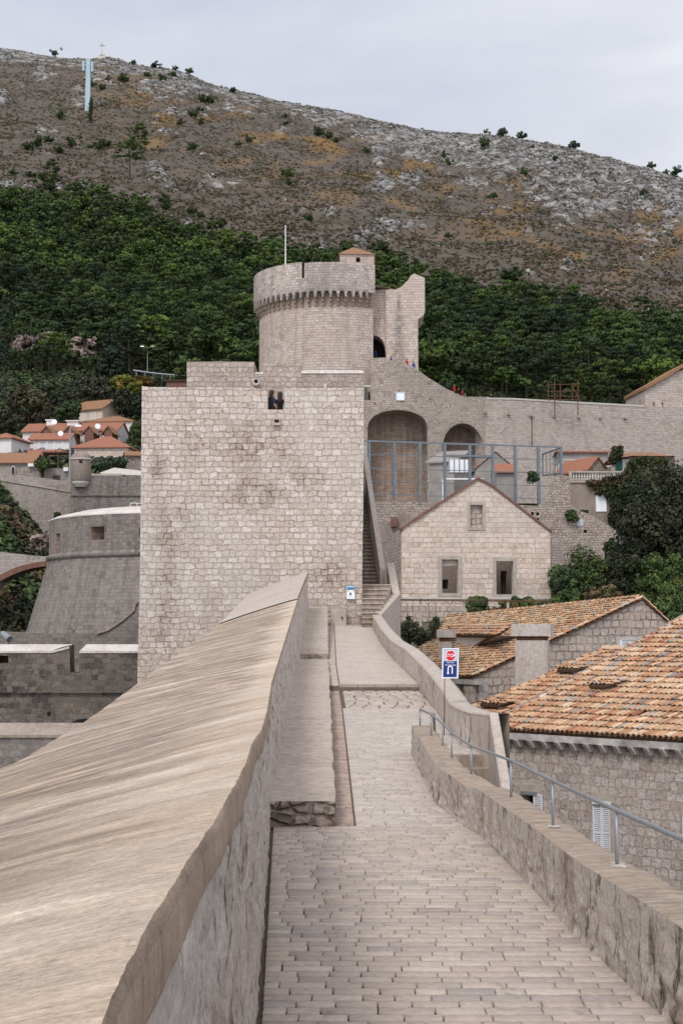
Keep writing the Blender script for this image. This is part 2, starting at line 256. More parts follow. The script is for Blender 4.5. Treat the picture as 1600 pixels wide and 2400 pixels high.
# plaster with run-off streaks across the coping
def plaster(name, base, dark, warm, amt=0.75, us=1.0, edge=False):
    m, nt, b = newmat(name, 0.9); base, dark, warm = wm(base), wm(dark), wm(warm)
    uv = uvn(nt)
    n1 = noise(nt, mapping(nt, uv, sc=(7.5 * us, 0.95, 1)), 1.0, 10.0, 0.76, 0.7)
    n2 = noise(nt, mapping(nt, uv, sc=(1.1 * us, 0.3, 1), loc=(3, 1, 0)), 1.0, 5.0, 0.6, 0.6)
    n3 = noise(nt, uv, 85.0, 5.0, 0.8); n4 = noise(nt, mapping(nt, uv, sc=(42 * us, 4.5, 1)), 1.0, 7.0, 0.75, 0.6)
    n5 = noise(nt, uv, 7.0, 6.0, 0.6)
    f = mth(nt, 'MULTIPLY', ramp(nt, n1.outputs[0], [(0.44, 0.0), (0.60, 1.0)]), ramp(nt, n2.outputs[0], [(0.38, 0.2), (0.55, 1.0)]))
    if edge:
        vv_ = NN(nt, 'ShaderNodeSeparateXYZ', {0: uvn(nt)}).outputs[1]; ew = ramp(nt, mth(nt, 'ADD', vv_, mth(nt, 'MULTIPLY', mth(nt, 'SUBTRACT', n2.outputs[0], 0.5), 0.9)), [(0.12, 0.12), (0.50, 1.0)])
        f = mth(nt, 'MULTIPLY', f, ew)
    c = mixc(nt, ramp(nt, n2.outputs[0], [(0.35, 0.0), (0.65, 1.0)]), base, warm)
    if edge:
        n6 = noise(nt, mapping(nt, uv, sc=(3.0, 0.8, 1), loc=(9, 4, 0)), 1.0, 7.0, 0.7, 0.8)
        c = mixc(nt, mth(nt, 'MULTIPLY', ew, ramp(nt, n6.outputs[0], [(0.42, 0.0), (0.58, 0.85)])), c, (0.235, 0.185, 0.15))
        c = mixc(nt, ramp(nt, mth(nt, 'MULTIPLY', noise(nt, mapping(nt, uv, sc=(60, 9, 1)), 1.0, 5.0, 0.8).outputs[0], ramp(nt, n6.outputs[0], [(0.3, 0.4), (0.6, 1.15)])), [(0.60, 0.0), (0.72, 0.7)]), c, (0.60, 0.50, 0.42))
    c = mixc(nt, mth(nt, 'MULTIPLY', f, amt), c, dark)
    f2 = ramp(nt, n4.outputs[0], [(0.53, 0.0), (0.62, 1.0)])
    c = mixc(nt, mth(nt, 'MULTIPLY', f2, mth(nt, 'ADD', mth(nt, 'MULTIPLY', f, 0.85 * amt), 0.12)), c, tuple(x * 0.45 for x in dark))
    c = mixc(nt, 1.0, c, ramp(nt, n5.outputs[0], [(0.28, 0.74), (0.72, 1.14)]), 'MULTIPLY')
    c = mixc(nt, 1.0, c, ramp(nt, n3.outputs[0], [(0.3, 0.70), (0.7, 1.24)]), 'MULTIPLY')
    n7 = noise(nt, uv, 40.0, 4.0, 0.7) if not edge else noise(nt, mapping(nt, uv, sc=(120 * us, 26, 1), loc=(1, 8, 0)), 1.0, 5.0, 0.75, 0.4)
    c = mixc(nt, 1.0, c, ramp(nt, n7.outputs[0], [(0.36, 0.76 if edge else 0.9), (0.5, 1.02), (0.66, 1.2 if edge else 1.08)]), 'MULTIPLY')
    nt.links.new(c, b.inputs['Base Color'])
    h = mth(nt, 'ADD', mth(nt, 'MULTIPLY', n3.outputs[0], 0.3), mth(nt, 'ADD', mth(nt, 'MULTIPLY', n4.outputs[0], -0.5), mth(nt, 'MULTIPLY', n5.outputs[0], 1.0)))
    bump(nt, b, h, 0.012)
plaster('coping_plaster', (0.64, 0.565, 0.48), (0.22, 0.17, 0.13), (0.53, 0.425, 0.32), 0.9, 1.0, True)
plaster('coping_pale', (0.50, 0.46, 0.42), (0.33, 0.29, 0.25), (0.48, 0.43, 0.385), 0.4, 0.6)
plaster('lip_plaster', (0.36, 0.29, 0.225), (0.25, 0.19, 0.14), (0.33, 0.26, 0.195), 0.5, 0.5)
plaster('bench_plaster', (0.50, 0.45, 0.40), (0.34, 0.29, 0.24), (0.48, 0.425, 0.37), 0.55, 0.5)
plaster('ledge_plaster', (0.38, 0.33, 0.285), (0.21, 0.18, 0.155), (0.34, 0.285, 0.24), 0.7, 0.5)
plaster('ledge_pale', (0.56, 0.54, 0.52), (0.40, 0.36, 0.32), (0.50, 0.46, 0.42), 0.5, 1)
plaster('white_plaster', (0.69, 0.67, 0.655), (0.42, 0.39, 0.36), (0.58, 0.55, 0.53), 0.6, 0.7)
plaster('low_wall_top', (0.37, 0.30, 0.235), (0.19, 0.15, 0.115), (0.43, 0.37, 0.31), 0.7, 1.2)
plaster('parapet_coping', (0.50, 0.46, 0.42), (0.37, 0.33, 0.29), (0.47, 0.43, 0.385), 0.35, 0.6)
plaster('old_facade_plaster', (0.32, 0.27, 0.24), (0.17, 0.145, 0.13), (0.26, 0.225, 0.205), 0.6, 0.4)
def vcol(name, rough=0.9, sc=14.0, lo=0.72, hi=1.15, spots=None, bmp=0.006, sscale=3.0, slo=0.55):
    m, nt, b = newmat(name, rough)
    a = NN(nt, 'ShaderNodeAttribute', attribute_name='col').outputs['Color']
    n = noise(nt, objc(nt), sc, 5.0, 0.65)
    c = mixc(nt, 1.0, a, ramp(nt, n.outputs[0], [(0.28, lo), (0.72, hi)]), 'MULTIPLY')
    if spots:
        n2 = noise(nt, objc(nt), sscale, 8.0, 0.72, 0.6)
        c = mixc(nt, ramp(nt, n2.outputs[0], [(slo, 0.0), (slo + 0.12, 0.85)]), c, spots)
    nt.links.new(c, b.inputs['Base Color'])
    if bmp: bump(nt, b, n.outputs[0], bmp)
    return m
vcol('paver_stone', 0.82, 22.0, 0.78, 1.14, spots=(0.20, 0.165, 0.14), bmp=0.003, sscale=2.4, slo=0.60)
vcol('roof_tile', 0.85, 16.0, 0.70, 1.2, spots=(0.11, 0.085, 0.07), bmp=0.01, sscale=1.4, slo=0.57)
vcol('foliage', 0.75, 3.0, 0.8, 1.2, bmp=0)
_nt = MATS['foliage'].node_tree; _b = _nt.nodes['Principled BSDF']; _c = _b.inputs['Base Color'].links[0].from_socket
_oi = NN(_nt, 'ShaderNodeObjectInfo').outputs['Random']; _nt.links.new(mixc(_nt, 1.0, _c, ramp(_nt, _oi, [(0.0, (0.62, 0.66, 0.75)), (0.5, (1, 1, 1)), (1.0, (1.2, 1.18, 0.95))]), 'MULTIPLY'), _b.inputs['Base Color'])
vcol('scrub_leaf', 0.9, 3.0, 0.8, 1.2, bmp=0)
vcol('rock_stone', 0.95, 0.8, 0.72, 1.2, bmp=0.05)
plain('mortar_bed', (0.15, 0.115, 0.09), 0.95, 0.2, 6.0)
plain('tile_bed', (0.10, 0.055, 0.035), 0.95, 0.2, 3.0)  # dark sheet whose colour gives the shadowed gaps under the tiles
plain('bark', (0.055, 0.045, 0.036), 0.95, 0.2, 4.0)
plain('white_paint', (0.78, 0.78, 0.77), 0.5, 0.04)
plain('shutter_paint', (0.70, 0.71, 0.74), 0.5, 0.05)
plain('render_white', (0.72, 0.68, 0.66), 0.9, 0.07, 0.8, bmp=0.01)
plain('render_cream', (0.60, 0.51, 0.42), 0.9, 0.08, 0.8)
plain('render_pink', (0.60, 0.52, 0.50), 0.9, 0.10, 1.2, bmp=0.01)
plain('render_grey', (0.33, 0.30, 0.28), 0.9, 0.15, 0.8)
plain('glass_dark', (0.035, 0.037, 0.04), 0.25, 0.1)
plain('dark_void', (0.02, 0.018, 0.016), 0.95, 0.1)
plain('rail_metal', (0.30, 0.315, 0.335), 0.45, 0.08, 9.0, metal=0.4)
plain('fence_metal', (0.185, 0.21, 0.235), 0.5, 0.1, 2.0, metal=0.2)
plain('rust_metal', (0.17, 0.085, 0.055), 0.85, 0.25, 3.0)
plain('pylon_paint', (0.36, 0.46, 0.51), 0.6, 0.05, 0.1)
plain('cross_stone', (0.55, 0.50, 0.44), 0.9, 0.05, 0.5)
plain('sign_grey', (0.48, 0.52, 0.60), 0.4, 0.03)
plain('sign_white', (0.80, 0.82, 0.86), 0.35, 0.02)
plain('sign_red', (0.62, 0.012, 0.02), 0.4, 0.03)
plain('sign_blue', (0.012, 0.03, 0.16), 0.4, 0.03)
plain('box_blue', (0.05, 0.22, 0.45), 0.4, 0.03)
plain('box_yellow', (0.65, 0.50, 0.10), 0.4, 0.03)
plain('red_paint', (0.30, 0.03, 0.03), 0.6, 0.1)
plain('teal_paint', (0.02, 0.10, 0.09), 0.6, 0.1)
plain('lamp_white', (0.85, 0.85, 0.85), 0.4, 0.02)
plain('skin', (0.50, 0.27, 0.19), 0.6, 0.04)
plain('hair_brown', (0.05, 0.025, 0.015), 0.7, 0.1)
plain('cloth_navy', (0.035, 0.035, 0.06), 0.9, 0.1)
plain('cloth_black', (0.012, 0.011, 0.012), 0.9, 0.1)
plain('cloth_red', (0.45, 0.03, 0.03), 0.9, 0.1)
plain('cloth_blue', (0.04, 0.07, 0.30), 0.9, 0.1)
plain('cloth_grey', (0.12, 0.13, 0.13), 0.9, 0.1)
plain('cloth_white', (0.6, 0.6, 0.6), 0.9, 0.1)
plain('brick_red', (0.22, 0.115, 0.085), 0.9, 0.2, 3.0)
plain('corbel_stone', (0.30, 0.235, 0.19), 0.9, 0.16, 1.2)  # corbel tone darkened to carry the shadow below the crown
plain('stone_trim', (0.46, 0.40, 0.34), 0.9, 0.14, 2.5, bmp=0.01)
plain('pale_trim', (0.55, 0.51, 0.47), 0.9, 0.10, 2.5, bmp=0.01)
plain('gutter_stone', (0.56, 0.53, 0.51), 0.9, 0.30, 1.8, col2=(0.20, 0.18, 0.17))
def far_tiles(name, c1, c2, w=0.22):
    m, nt, b = newmat(name, 0.85); uv = uvn(nt)
    wv = NN(nt, 'ShaderNodeTexWave', {'Vector': uv, 'Scale': 1 / w / 6.2832 * 6.2832 / 3.2, 'Distortion': 0.6, 'Detail': 2.0}, bands_direction='X')
    wv2 = NN(nt, 'ShaderNodeTexWave', {'Vector': uv, 'Scale': 1.0, 'Distortion': 0.8, 'Detail': 2.0}, bands_direction='Y')
    n = noise(nt, uv, 4.0, 5.0, 0.7)
    c = ramp(nt, n.outputs[0], [(0.3, c2), (0.7, c1)])
    c = mixc(nt, mth(nt, 'MULTIPLY', ramp(nt, wv.outputs['Fac'], [(0.0, 1.0), (0.35, 0.0)]), 0.55), c, tuple(x * 0.3 for x in c2))
    c = mixc(nt, mth(nt, 'MULTIPLY', ramp(nt, wv2.outputs['Fac'], [(0.0, 1.0), (0.25, 0.0)]), 0.4), c, tuple(x * 0.35 for x in c2))
    nt.links.new(c, b.inputs['Base Color']); bump(nt, b, wv.outputs['Fac'], 0.06)
far_tiles('far_roof_new', (0.45, 0.205, 0.13), (0.34, 0.14, 0.09))
far_tiles('far_roof_old', (0.48, 0.27, 0.15), (0.24, 0.115, 0.07))
# hillside: soil, grass, ochre patches and limestone come from vertex masks
m, nt, b = newmat('hillside', 0.95)
msk = NN(nt, 'ShaderNodeSeparateColor', {0: NN(nt, 'ShaderNodeAttribute', attribute_name='col').outputs['Color']}).outputs
pc = objc(nt); nA = noise(nt, pc, 0.05, 8.0, 0.68); nB = noise(nt, pc, 0.35, 6.0, 0.7); nC = noise(nt, mapping(nt, pc, sc=(0.5, 0.5, 1.6)), 0.16, 8.0, 0.75, 0.4)
c = ramp(nt, nA.outputs[0], [(0.30, (0.055, 0.047, 0.028)), (0.43, (0.098, 0.077, 0.060)), (0.55, (0.132, 0.108, 0.092)), (0.66, (0.088, 0.070, 0.050)), (0.78, (0.066, 0.057, 0.034))])
oc = ramp(nt, nB.outputs[0], [(0.35, (0.15, 0.115, 0.045)), (0.6, (0.30, 0.15, 0.04)), (0.75, (0.20, 0.17, 0.05))])
c = mixc(nt, mth(nt, 'MULTIPLY', msk[1], ramp(nt, nA.outputs[0], [(0.35, 0.2), (0.6, 1.0)])), c, oc)
gr = ramp(nt, nB.outputs[0], [(0.3, (0.035, 0.05, 0.022)), (0.7, (0.075, 0.09, 0.04))])
c = mixc(nt, msk[2], c, gr)
c = mixc(nt, mth(nt, 'MULTIPLY', ramp(nt, nB.outputs[0], [(0.56, 0.0), (0.64, 1.0)]), 0.6), c, (0.07, 0.07, 0.035))
rk = ramp(nt, nC.outputs[0], [(0.38, (0.04, 0.037, 0.034)), (0.46, (0.13, 0.122, 0.115)), (0.55, (0.29, 0.277, 0.265)), (0.68, (0.50, 0.48, 0.46))])
rthr = mth(nt, 'SUBTRACT', mth(nt, 'ADD', nC.outputs[0], mth(nt, 'MULTIPLY', msk[0], 0.42)), 0.66)
rf = ramp(nt, mth(nt, 'MULTIPLY', rthr, 9.0, clamp=True), [(0.0, 0.0), (1.0, 1.0)])
c = mixc(nt, rf, c, rk)
nt.links.new(c, b.inputs['Base Color'])
bump(nt, b, mth(nt, 'ADD', nC.outputs[0], mth(nt, 'MULTIPLY', nB.outputs[0], 0.4)), 2.5, 0.9)
# ---------------------------------------------------------------- mesh builder
def autouv(me):
    nl = len(me.loops)
    if nl == 0: return
    co = np.empty(len(me.vertices) * 3, np.float32); me.vertices.foreach_get('co', co); co = co.reshape(-1, 3)
    li = np.empty(nl, np.int32); me.loops.foreach_get('vertex_index', li)
    npol = len(me.polygons); nr = np.empty(npol * 3, np.float32); me.polygons.foreach_get('normal', nr); nr = nr.reshape(-1, 3)
    lt = np.empty(npol, np.int32); me.polygons.foreach_get('loop_total', lt)
    n = np.repeat(nr, lt, axis=0); p = co[li]
    vert = np.abs(n[:, 2]) < 0.75
    h = np.hypot(n[:, 0], n[:, 1]) + 1e-9; tx, ty = -n[:, 1] / h, n[:, 0] / h
    u = np.where(vert, p[:, 0] * tx + p[:, 1] * ty, p[:, 0]); v = np.where(vert, p[:, 2], p[:, 1])
    lay = me.uv_layers.new(name='UVMap'); lay.data.foreach_set('uv', np.stack([u, v], 1).astype(np.float32).ravel())
def link(name, me, parent=None, mats=None):
    o = bpy.data.objects.new(name, me); COL.objects.link(o)
    if mats:
        for m in (mats if isinstance(mats, (list, tuple)) else [mats]): me.materials.append(MATS[m])
    if parent is not None: o.parent = parent
    return o
def npmesh(name, V, Fs, mats, parent=None, uv=None, col=None, smooth=False, mi=None):
    """V (n,3); Fs (m,k) array; uv per vertex (n,2); col per vertex (n,3)"""
    me = bpy.data.meshes.new(name); V = np.asarray(V, np.float32); Fs = np.asarray(Fs, np.int32); k = Fs.shape[1]
    me.vertices.add(len(V)); me.vertices.foreach_set('co', V.ravel())
    me.loops.add(Fs.size); me.loops.foreach_set('vertex_index', Fs.ravel())
    me.polygons.add(len(Fs)); me.polygons.foreach_set('loop_start', np.arange(0, Fs.size, k, dtype=np.int32))
    try: me.polygons.foreach_set('loop_total', np.full(len(Fs), k, np.int32))
    except Exception: pass
    me.update(calc_edges=True); me.validate()
    if smooth: me.polygons.foreach_set('use_smooth', np.ones(len(me.polygons), bool))
    if mi is not None: me.polygons.foreach_set('material_index', np.asarray(mi, np.int32))
    if uv is not None:
        lay = me.uv_layers.new(name='UVMap'); lay.data.foreach_set('uv', np.asarray(uv, np.float32)[Fs.ravel()].ravel())
    else: autouv(me)
    if col is not None:
        a = me.color_attributes.new('col', 'FLOAT_COLOR', 'POINT')
        c4 = np.ones((len(V), 4), np.float32); c4[:, :3] = col; a.data.foreach_set('color', c4.ravel())
    return link(name, me, parent, mats)
class MB:
    def __init__(s): s.v = []; s.f = []; s.m = []; s.uv = {}
    def add(s, vs, fs, mi=0):
        b = len(s.v); s.v += [tuple(x) for x in vs]
        for f in fs: s.f.append(tuple(b + i for i in f)); s.m.append(mi)
        return b
    def box(s, c, size, U=(1, 0, 0), mi=0, taper=1.0, bev=0.0):
        U = Vector(U).normalized(); Z = Vector((0, 0, 1)); V = Z.cross(U).normalized(); c = Vector(c); a, b, d = (x / 2 for x in size)
        vs = []
        for dz, k in ((-d, 1.0), (d, taper)):
            for sx, sy in ((-1, -1), (1, -1), (1, 1), (-1, 1)): vs.append(c + U * (sx * a * k) + V * (sy * b * k) + Z * dz)
        s.add(vs, [(0, 3, 2, 1), (4, 5, 6, 7), (0, 1, 5, 4), (1, 2, 6, 5), (2, 3, 7, 6), (3, 0, 4, 7)], mi)
    def hexa(s, b4, t4, mi=0):
        s.add(list(b4) + list(t4), [(0, 3, 2, 1), (4, 5, 6, 7), (0, 1, 5, 4), (1, 2, 6, 5), (2, 3, 7, 6), (3, 0, 4, 7)], mi)
    def tube(s, pts, r, n=8, mi=0):
        pts = [Vector(p) for p in pts]; rs = r if isinstance(r, (list, tuple)) else [r] * len(pts); rings = []
        for i, p in enumerate(pts):
            d = (pts[min(i + 1, len(pts) - 1)] - pts[max(i - 1, 0)]).normalized()
            a = Vector((0, 0, 1)) if abs(d.z) < 0.9 else Vector((1, 0, 0)); x = d.cross(a).normalized(); y = d.cross(x)
            rings.append([p + (x * math.cos(t) + y * math.sin(t)) * rs[i] for t in [2 * math.pi * k / n for k in range(n)]])
        vs = [q for r_ in rings for q in r_]; fs = []
        for i in range(len(pts) - 1):
            for k in range(n): fs.append((i*n+k, i*n+(k+1) % n, (i+1)*n+(k+1) % n, (i+1)*n+k))
        fs.append(tuple(range(n - 1, -1, -1))); fs.append(tuple((len(pts) - 1) * n + k for k in range(n)))
        s.add(vs, fs, mi)
    def poly(s, outer, holes, fn, mi=0, flip=False):
        loops = [outer] + list(holes); flat = [p for l in loops for p in l]
        tr = tessellate_polygon([[Vector((p[0], p[1], 0)) for p in l] for l in loops])
        fs = []
        for t in tr:
            a, b, c = (Vector((flat[i][0], flat[i][1])) for i in t)
            ar = (b.x - a.x) * (c.y - a.y) - (b.y - a.y) * (c.x - a.x)
            t = tuple(t) if (ar > 0) != flip else tuple(reversed(t)); fs.append(t)
        s.add([fn(p) for p in flat], fs, mi)
    def slab(s, pl, outer, holes=(), th=0.5, off=0.0, mi=0, mih=None, back=True):
        """outer/holes in (u,z) on plane pl; extruded away from the camera by th"""
        right = pl.U.cross(Vector((0, 0, 1))).dot(pl.N) > 0
        s.poly(outer, holes, lambda p: pl.at(p[0], p[1], off), mi, flip=not right)
        if back: s.poly(outer, holes, lambda p: pl.at(p[0], p[1], off - th), mi, flip=right)
        for li, l in enumerate([outer] + list(holes)):
            n = len(l)
            ar = sum(l[i][0] * l[(i+1) % n][1] - l[(i+1) % n][0] * l[i][1] for i in range(n))
            for i in range(n):
                a, b = l[i], l[(i + 1) % n]; q = [pl.at(*a, off), pl.at(*b, off), pl.at(*b, off - th), pl.at(*a, off - th)]
                if (ar > 0) == (li == 0) and right or (ar > 0) != (li == 0) and not right: q.reverse()
                s.add(q, [(0, 1, 2, 3)], mi if (li == 0 or mih is None) else mih)
    def build(s, name, mats, parent=None, smooth=False, noise_amp=0.0):
        me = bpy.data.meshes.new(name); me.from_pydata([tuple(v) for v in s.v], [], s.f); me.update()
        me.polygons.foreach_set('material_index', s.m)
        if smooth: me.polygons.foreach_set('use_smooth', [True] * len(s.f))
        autouv(me)
        return link(name, me, parent, mats)
def tag(o, label=None, cat=None, group=None, kind=None):
    if label: o['label'] = label
    if cat: o['category'] = cat
    if group: o['group'] = group
    if kind: o['kind'] = kind
    return o
def empty(name, loc=(0, 0, 0), **k):
    o = bpy.data.objects.new(name, None); COL.objects.link(o); o.location = loc; o.empty_display_size = 0.3
    if k: tag(o, **k)
    return o
def thing(name, label, cat, group=None, loc=(0, 0, 0)): return empty(name, loc, label=label, cat=cat, group=group)
def grid_faces(nu, nv):
    i = np.arange(nu - 1)[:, None] * nv + np.arange(nv - 1)[None, :]
    return np.stack([i, i + 1, i + nv + 1, i + nv], -1).reshape(-1, 4)
def pip(px, py, poly):
    inside = np.zeros(px.shape, bool); n = len(poly)
    for i in range(n):
        x1, y1 = poly[i]; x2, y2 = poly[(i + 1) % n]
        c = ((y1 > py) != (y2 > py)) & (px < (x2 - x1) * (py - y1) / ((y2 - y1) + 1e-12) + x1); inside ^= c
    return inside
# ---------------------------------------------------------------- terrain
def zrow(y): v = (1200 - y) / F; return (SP + v * CP) / (CP - v * SP)
def angpx(px, y): return 800 + (px - 800) / (CP - (1200 - y) / F * SP)
def interp(x, pts): xs, ys = zip(*pts); return np.interp(x, xs, ys)
RIDGE = [(-1500, 60), (-400, 105), (0, 115), (50, 119), (102, 131), (148, 137), (214, 139), (245, 131), (280, 139), (316, 152), (388, 159), (439, 170), (500, 200), (592, 223), (714, 251),
         (800, 264), (902, 287), (1004, 305), (1127, 315), (1188, 320), (1310, 345), (1412, 371), (1514, 396), (1600, 419), (2200, 600), (3000, 760)]
RIDGE = [(angpx(x, y), y) for x, y in RIDGE]; DR = 1150.0
def rowimg(px, D):          # image row of the slope beyond 260 m
    t = np.clip(np.log(np.maximum(D, 260) / 260) / math.log(DR / 260), 0, None)
    return 1000 + (interp(px, RIDGE) - 1000) * t ** 0.8
def zter(px, D):
    px, D = np.broadcast_arrays(np.asarray(px, float), np.asarray(D, float))
    zl = interp(D, [(0, -14), (112, -14), (132, -4), (150, 5), (172, 8.5), (178, 9.5), (190, 20), (260, 260 * zrow(1000))])
    zr = interp(D, [(0, -13), (62, -13), (90, -2.5), (98, 0.2), (130, 5), (165, 9), (200, 14), (260, 260 * zrow(1000))])
    zl = zl + 6.0 * np.clip((120 - px) / 110, 0, 1.3) * interp(D, [(130, 0), (150, .8), (172, 1), (176, .3), (190, 0)])
    k = np.clip((px - 330) / 150, 0, 1); zn = zl * (1 - k) + zr * k
    Dc = np.clip(D, 260, DR); zf = zrow(rowimg(px, Dc)) * Dc
    z = np.where(D < 260, zn, zf)
    over = np.maximum(D - DR, 0); z = z - over * 0.55
    X = (px - 800) / F * D
    am = np.clip((D - 230) / 350, 0, 1)
    z = z + am * 9.0 * (fbm(X / 60, D / 60, 1.3, 4) - 0.5) * (D < DR + 1) * np.clip((DR - D) / 120 + 0.35, 0, 1)
    rk = rockmask(px, D)
    z = z + am * rk * 15.0 * (0.55 - np.abs(fbm(X / 17, D / 30, 4.2, 5, .6) - 0.5) * 3.2) * np.clip((DR - D) / 90, 0.12, 1)
    return z
def rockmask(px, D):
    y = rowimg(px, D); yr = interp(px, RIDGE); d = y - yr
    band = interp(px, [(-400, 40), (0, 45), (200, 70), (430, 75), (600, 60), (800, 70), (900, 75), (1000, 95), (1150, 150), (1300, 165), (1600, 170), (2500, 170)])
    n = fbm(px / 70, y / 26, 7.7, 4)
    a = np.clip(1.0 + .22 * np.clip((px - 900) / 200, 0, 1) - d / band + (n - 0.5) * 2.2, 0, 1)
    n2 = fbm(px / 90 + 9, y / 34, 2.2, 4); b = np.clip((n2 - 0.60) * 7, 0, 1) * 0.7
    return np.clip(np.maximum(a, b), 0, 1)
def forest_top(px):
    return 12 + interp(800 + (px - 800) * .985, [(-600, 420), (0, 462), (60, 452), (130, 462), (250, 478), (330, 500), (400, 540), (470, 562), (560, 585), (700, 600), (800, 606), (900, 625), (985, 652), (1060, 668), (1130, 690), (1220, 705), (1300, 735), (1400, 752), (1500, 772), (1600, 782), (2400, 830)])
pxs = np.concatenate([np.linspace(-2200, -150, 40), np.linspace(-140, 1740, 470), np.linspace(1760, 3600, 40)])
Ds = np.concatenate([[1.0, 25], np.linspace(50, 255, 90), np.exp(np.linspace(math.log(257), math.log(DR), 330)), [DR + 15, DR + 60, DR + 200, DR + 500]])
PX, DD = np.meshgrid(pxs, Ds, indexing='ij'); ZZ = zter(PX, DD); XX = (PX - 800) / F * DD
ROW = rowimg(PX, DD); ysil = ROW
rkm = rockmask(PX, DD) * (DD > 240)
ochre = np.clip((fbm(PX / 110, ROW / 30, 5.5, 4) - 0.49) * 8, 0, 1) * np.clip(1.2 - np.abs(ROW - interp(PX, [(0, 200), (300, 250), (700, 350), (1000, 440), (1300, 520), (1600, 600)])) / 130, 0, 1) * np.clip((PX - 150) / 200, 0, 1)
green = np.clip((ROW - forest_top(PX)) / 25, 0, 1) * (DD > 250) * 0.9
green = np.maximum(green, (DD <= 255) * (DD > 100) * np.clip(fbm(XX / 9, DD / 9, 3, 3) * 1.6, 0, 1))
colr = np.stack([rkm * (1 - green), ochre, green], -1).reshape(-1, 3)
# cliff patches above the far houses
tr = npmesh('hillside', np.stack([XX, DD, ZZ], -1).reshape(-1, 3), grid_faces(len(pxs), len(Ds)), 'hillside', col=colr, smooth=True)
tag(tr, kind='structure')
def terz(px, D): return float(zter(px, D))
# ---------------------------------------------------------------- foliage
def blob_leaves(centers, radii, nper, leaf, flat=0.7, up=0.35, cols=None, rs=None, shell=0.55):
    """many small triangles scattered through clumps; returns V,F,col"""
    r = rs or rng; C = np.repeat(np.asarray(centers, float), nper, 0); R = np.repeat(np.asarray(radii, float), nper)
    n = len(C); d = r.normal(size=(n, 3)); d /= np.linalg.norm(d, axis=1)[:, None] + 1e-9
    rad = R * (shell + (1 - shell) * r.random(n)); p = C + d * rad[:, None] * np.array([1, 1, flat])
    nrm = d * 1.0 + r.normal(size=(n, 3)) * 0.38 + np.array([0, 0, up]); nrm /= np.linalg.norm(nrm, axis=1)[:, None]
    a = np.cross(nrm, r.normal(size=(n, 3))); a /= np.linalg.norm(a, axis=1)[:, None] + 1e-9; b = np.cross(nrm, a)
    s = leaf * (0.6 + 0.8 * r.random(n))[:, None]
    V = np.stack([p + a * s, p - a * s * 0.6 + b * s * 0.8, p - a * s * 0.6 - b * s * 0.8], 1).reshape(-1, 3)
    Fc = np.arange(n * 3).reshape(-1, 3)
    c = np.repeat(np.asarray(cols, float), nper, 0) * (0.85 + 0.3 * r.random(n))[:, None]
    return V, Fc, np.repeat(c, 3, 0)
PINE = [(0.026, 0.045, 0.012), (0.036, 0.060, 0.014), (0.050, 0.076, 0.016), (0.018, 0.031, 0.011), (0.030, 0.048, 0.014)]
def pine_arrays(seed, nclump=36, nper=64, h=9.0, r=3.4, leaf=0.19):
    q = np.random.default_rng(seed); kind = seed % 3
    cs = []; rr = []
    for i in range(nclump):
        t = q.random(); ang = q.random() * 6.283
        if kind == 0: z = h * (0.48 + 0.5 * t); w = r * (0.45 + 0.75 * math.sin(math.pi * min(1, (1.06 - t) * 0.9)))
        elif kind == 1: z = h * (0.25 + 0.72 * t); w = r * 0.9 * (1.05 - t) ** 0.6
        else: z = h * (0.6 + 0.36 * t); w = r * 1.2 * (1.05 - t) ** 0.4
        d = w * math.sqrt(q.random()); cs.append((math.cos(ang) * d, math.sin(ang) * d, z)); rr.append(0.55 + 0.75 * q.random())
    base = np.array(PINE[seed % 5]); cl = [base * (0.35 + 0.75 * q.random() + 0.45 * c_[2] / h) for c_ in cs]  # clumps lighter upwards: lit highlights and dark gaps painted into leaf colour
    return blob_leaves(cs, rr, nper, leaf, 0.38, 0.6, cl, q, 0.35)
def trunk_mesh(name, h, r, mat='bark', lean=0.3, limbs=3, seed=0):
    q = random.Random(seed); b = MB(); tx, ty = q.uniform(-lean, lean), q.uniform(-lean, lean)
    b.tube([(0, 0, -0.6), (tx * .3, ty * .3, h * 0.35), (tx, ty, h * 0.75), (tx * 1.3, ty, h * 0.92)], [r, r * .8, r * .5, r * .2], 6)
    for i in range(limbs):
        a = q.uniform(0, 6.28); z0 = h * q.uniform(0.4, 0.7); L = h * q.uniform(.2, .3)
        b.tube([(tx * .6, ty * .6, z0), (tx + math.cos(a) * L, ty + math.sin(a) * L, z0 + L * .8)], [r * .4, r * .12], 4)
    me = bpy.data.meshes.new(name); me.from_pydata([tuple(v) for v in b.v], [], b.f); me.materials.append(MATS[mat]); return me
def leafmesh(name, V, Fc, C, mat='foliage'):
    o = npmesh(name, V, Fc, mat, col=C); me = o.data; bpy.data.objects.remove(o); return me
def put_tree(name, crown, trunk, loc, s, rz, label, cat, group=None, sz=None):
    e = thing(name, label, cat, group, loc); e.scale = (s, s, sz or s); e.rotation_euler = (0, 0, rz)
    c = bpy.data.objects.new('crown', crown); COL.objects.link(c); c.parent = e
    if trunk:
        t = bpy.data.objects.new('trunk', trunk); COL.objects.link(t); t.parent = e
    return e
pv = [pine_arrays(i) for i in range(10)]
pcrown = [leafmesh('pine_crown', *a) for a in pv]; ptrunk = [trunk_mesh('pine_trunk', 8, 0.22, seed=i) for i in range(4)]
lowres = [pine_arrays(20 + i, 24, 26, leaf=0.34) for i in range(10)]
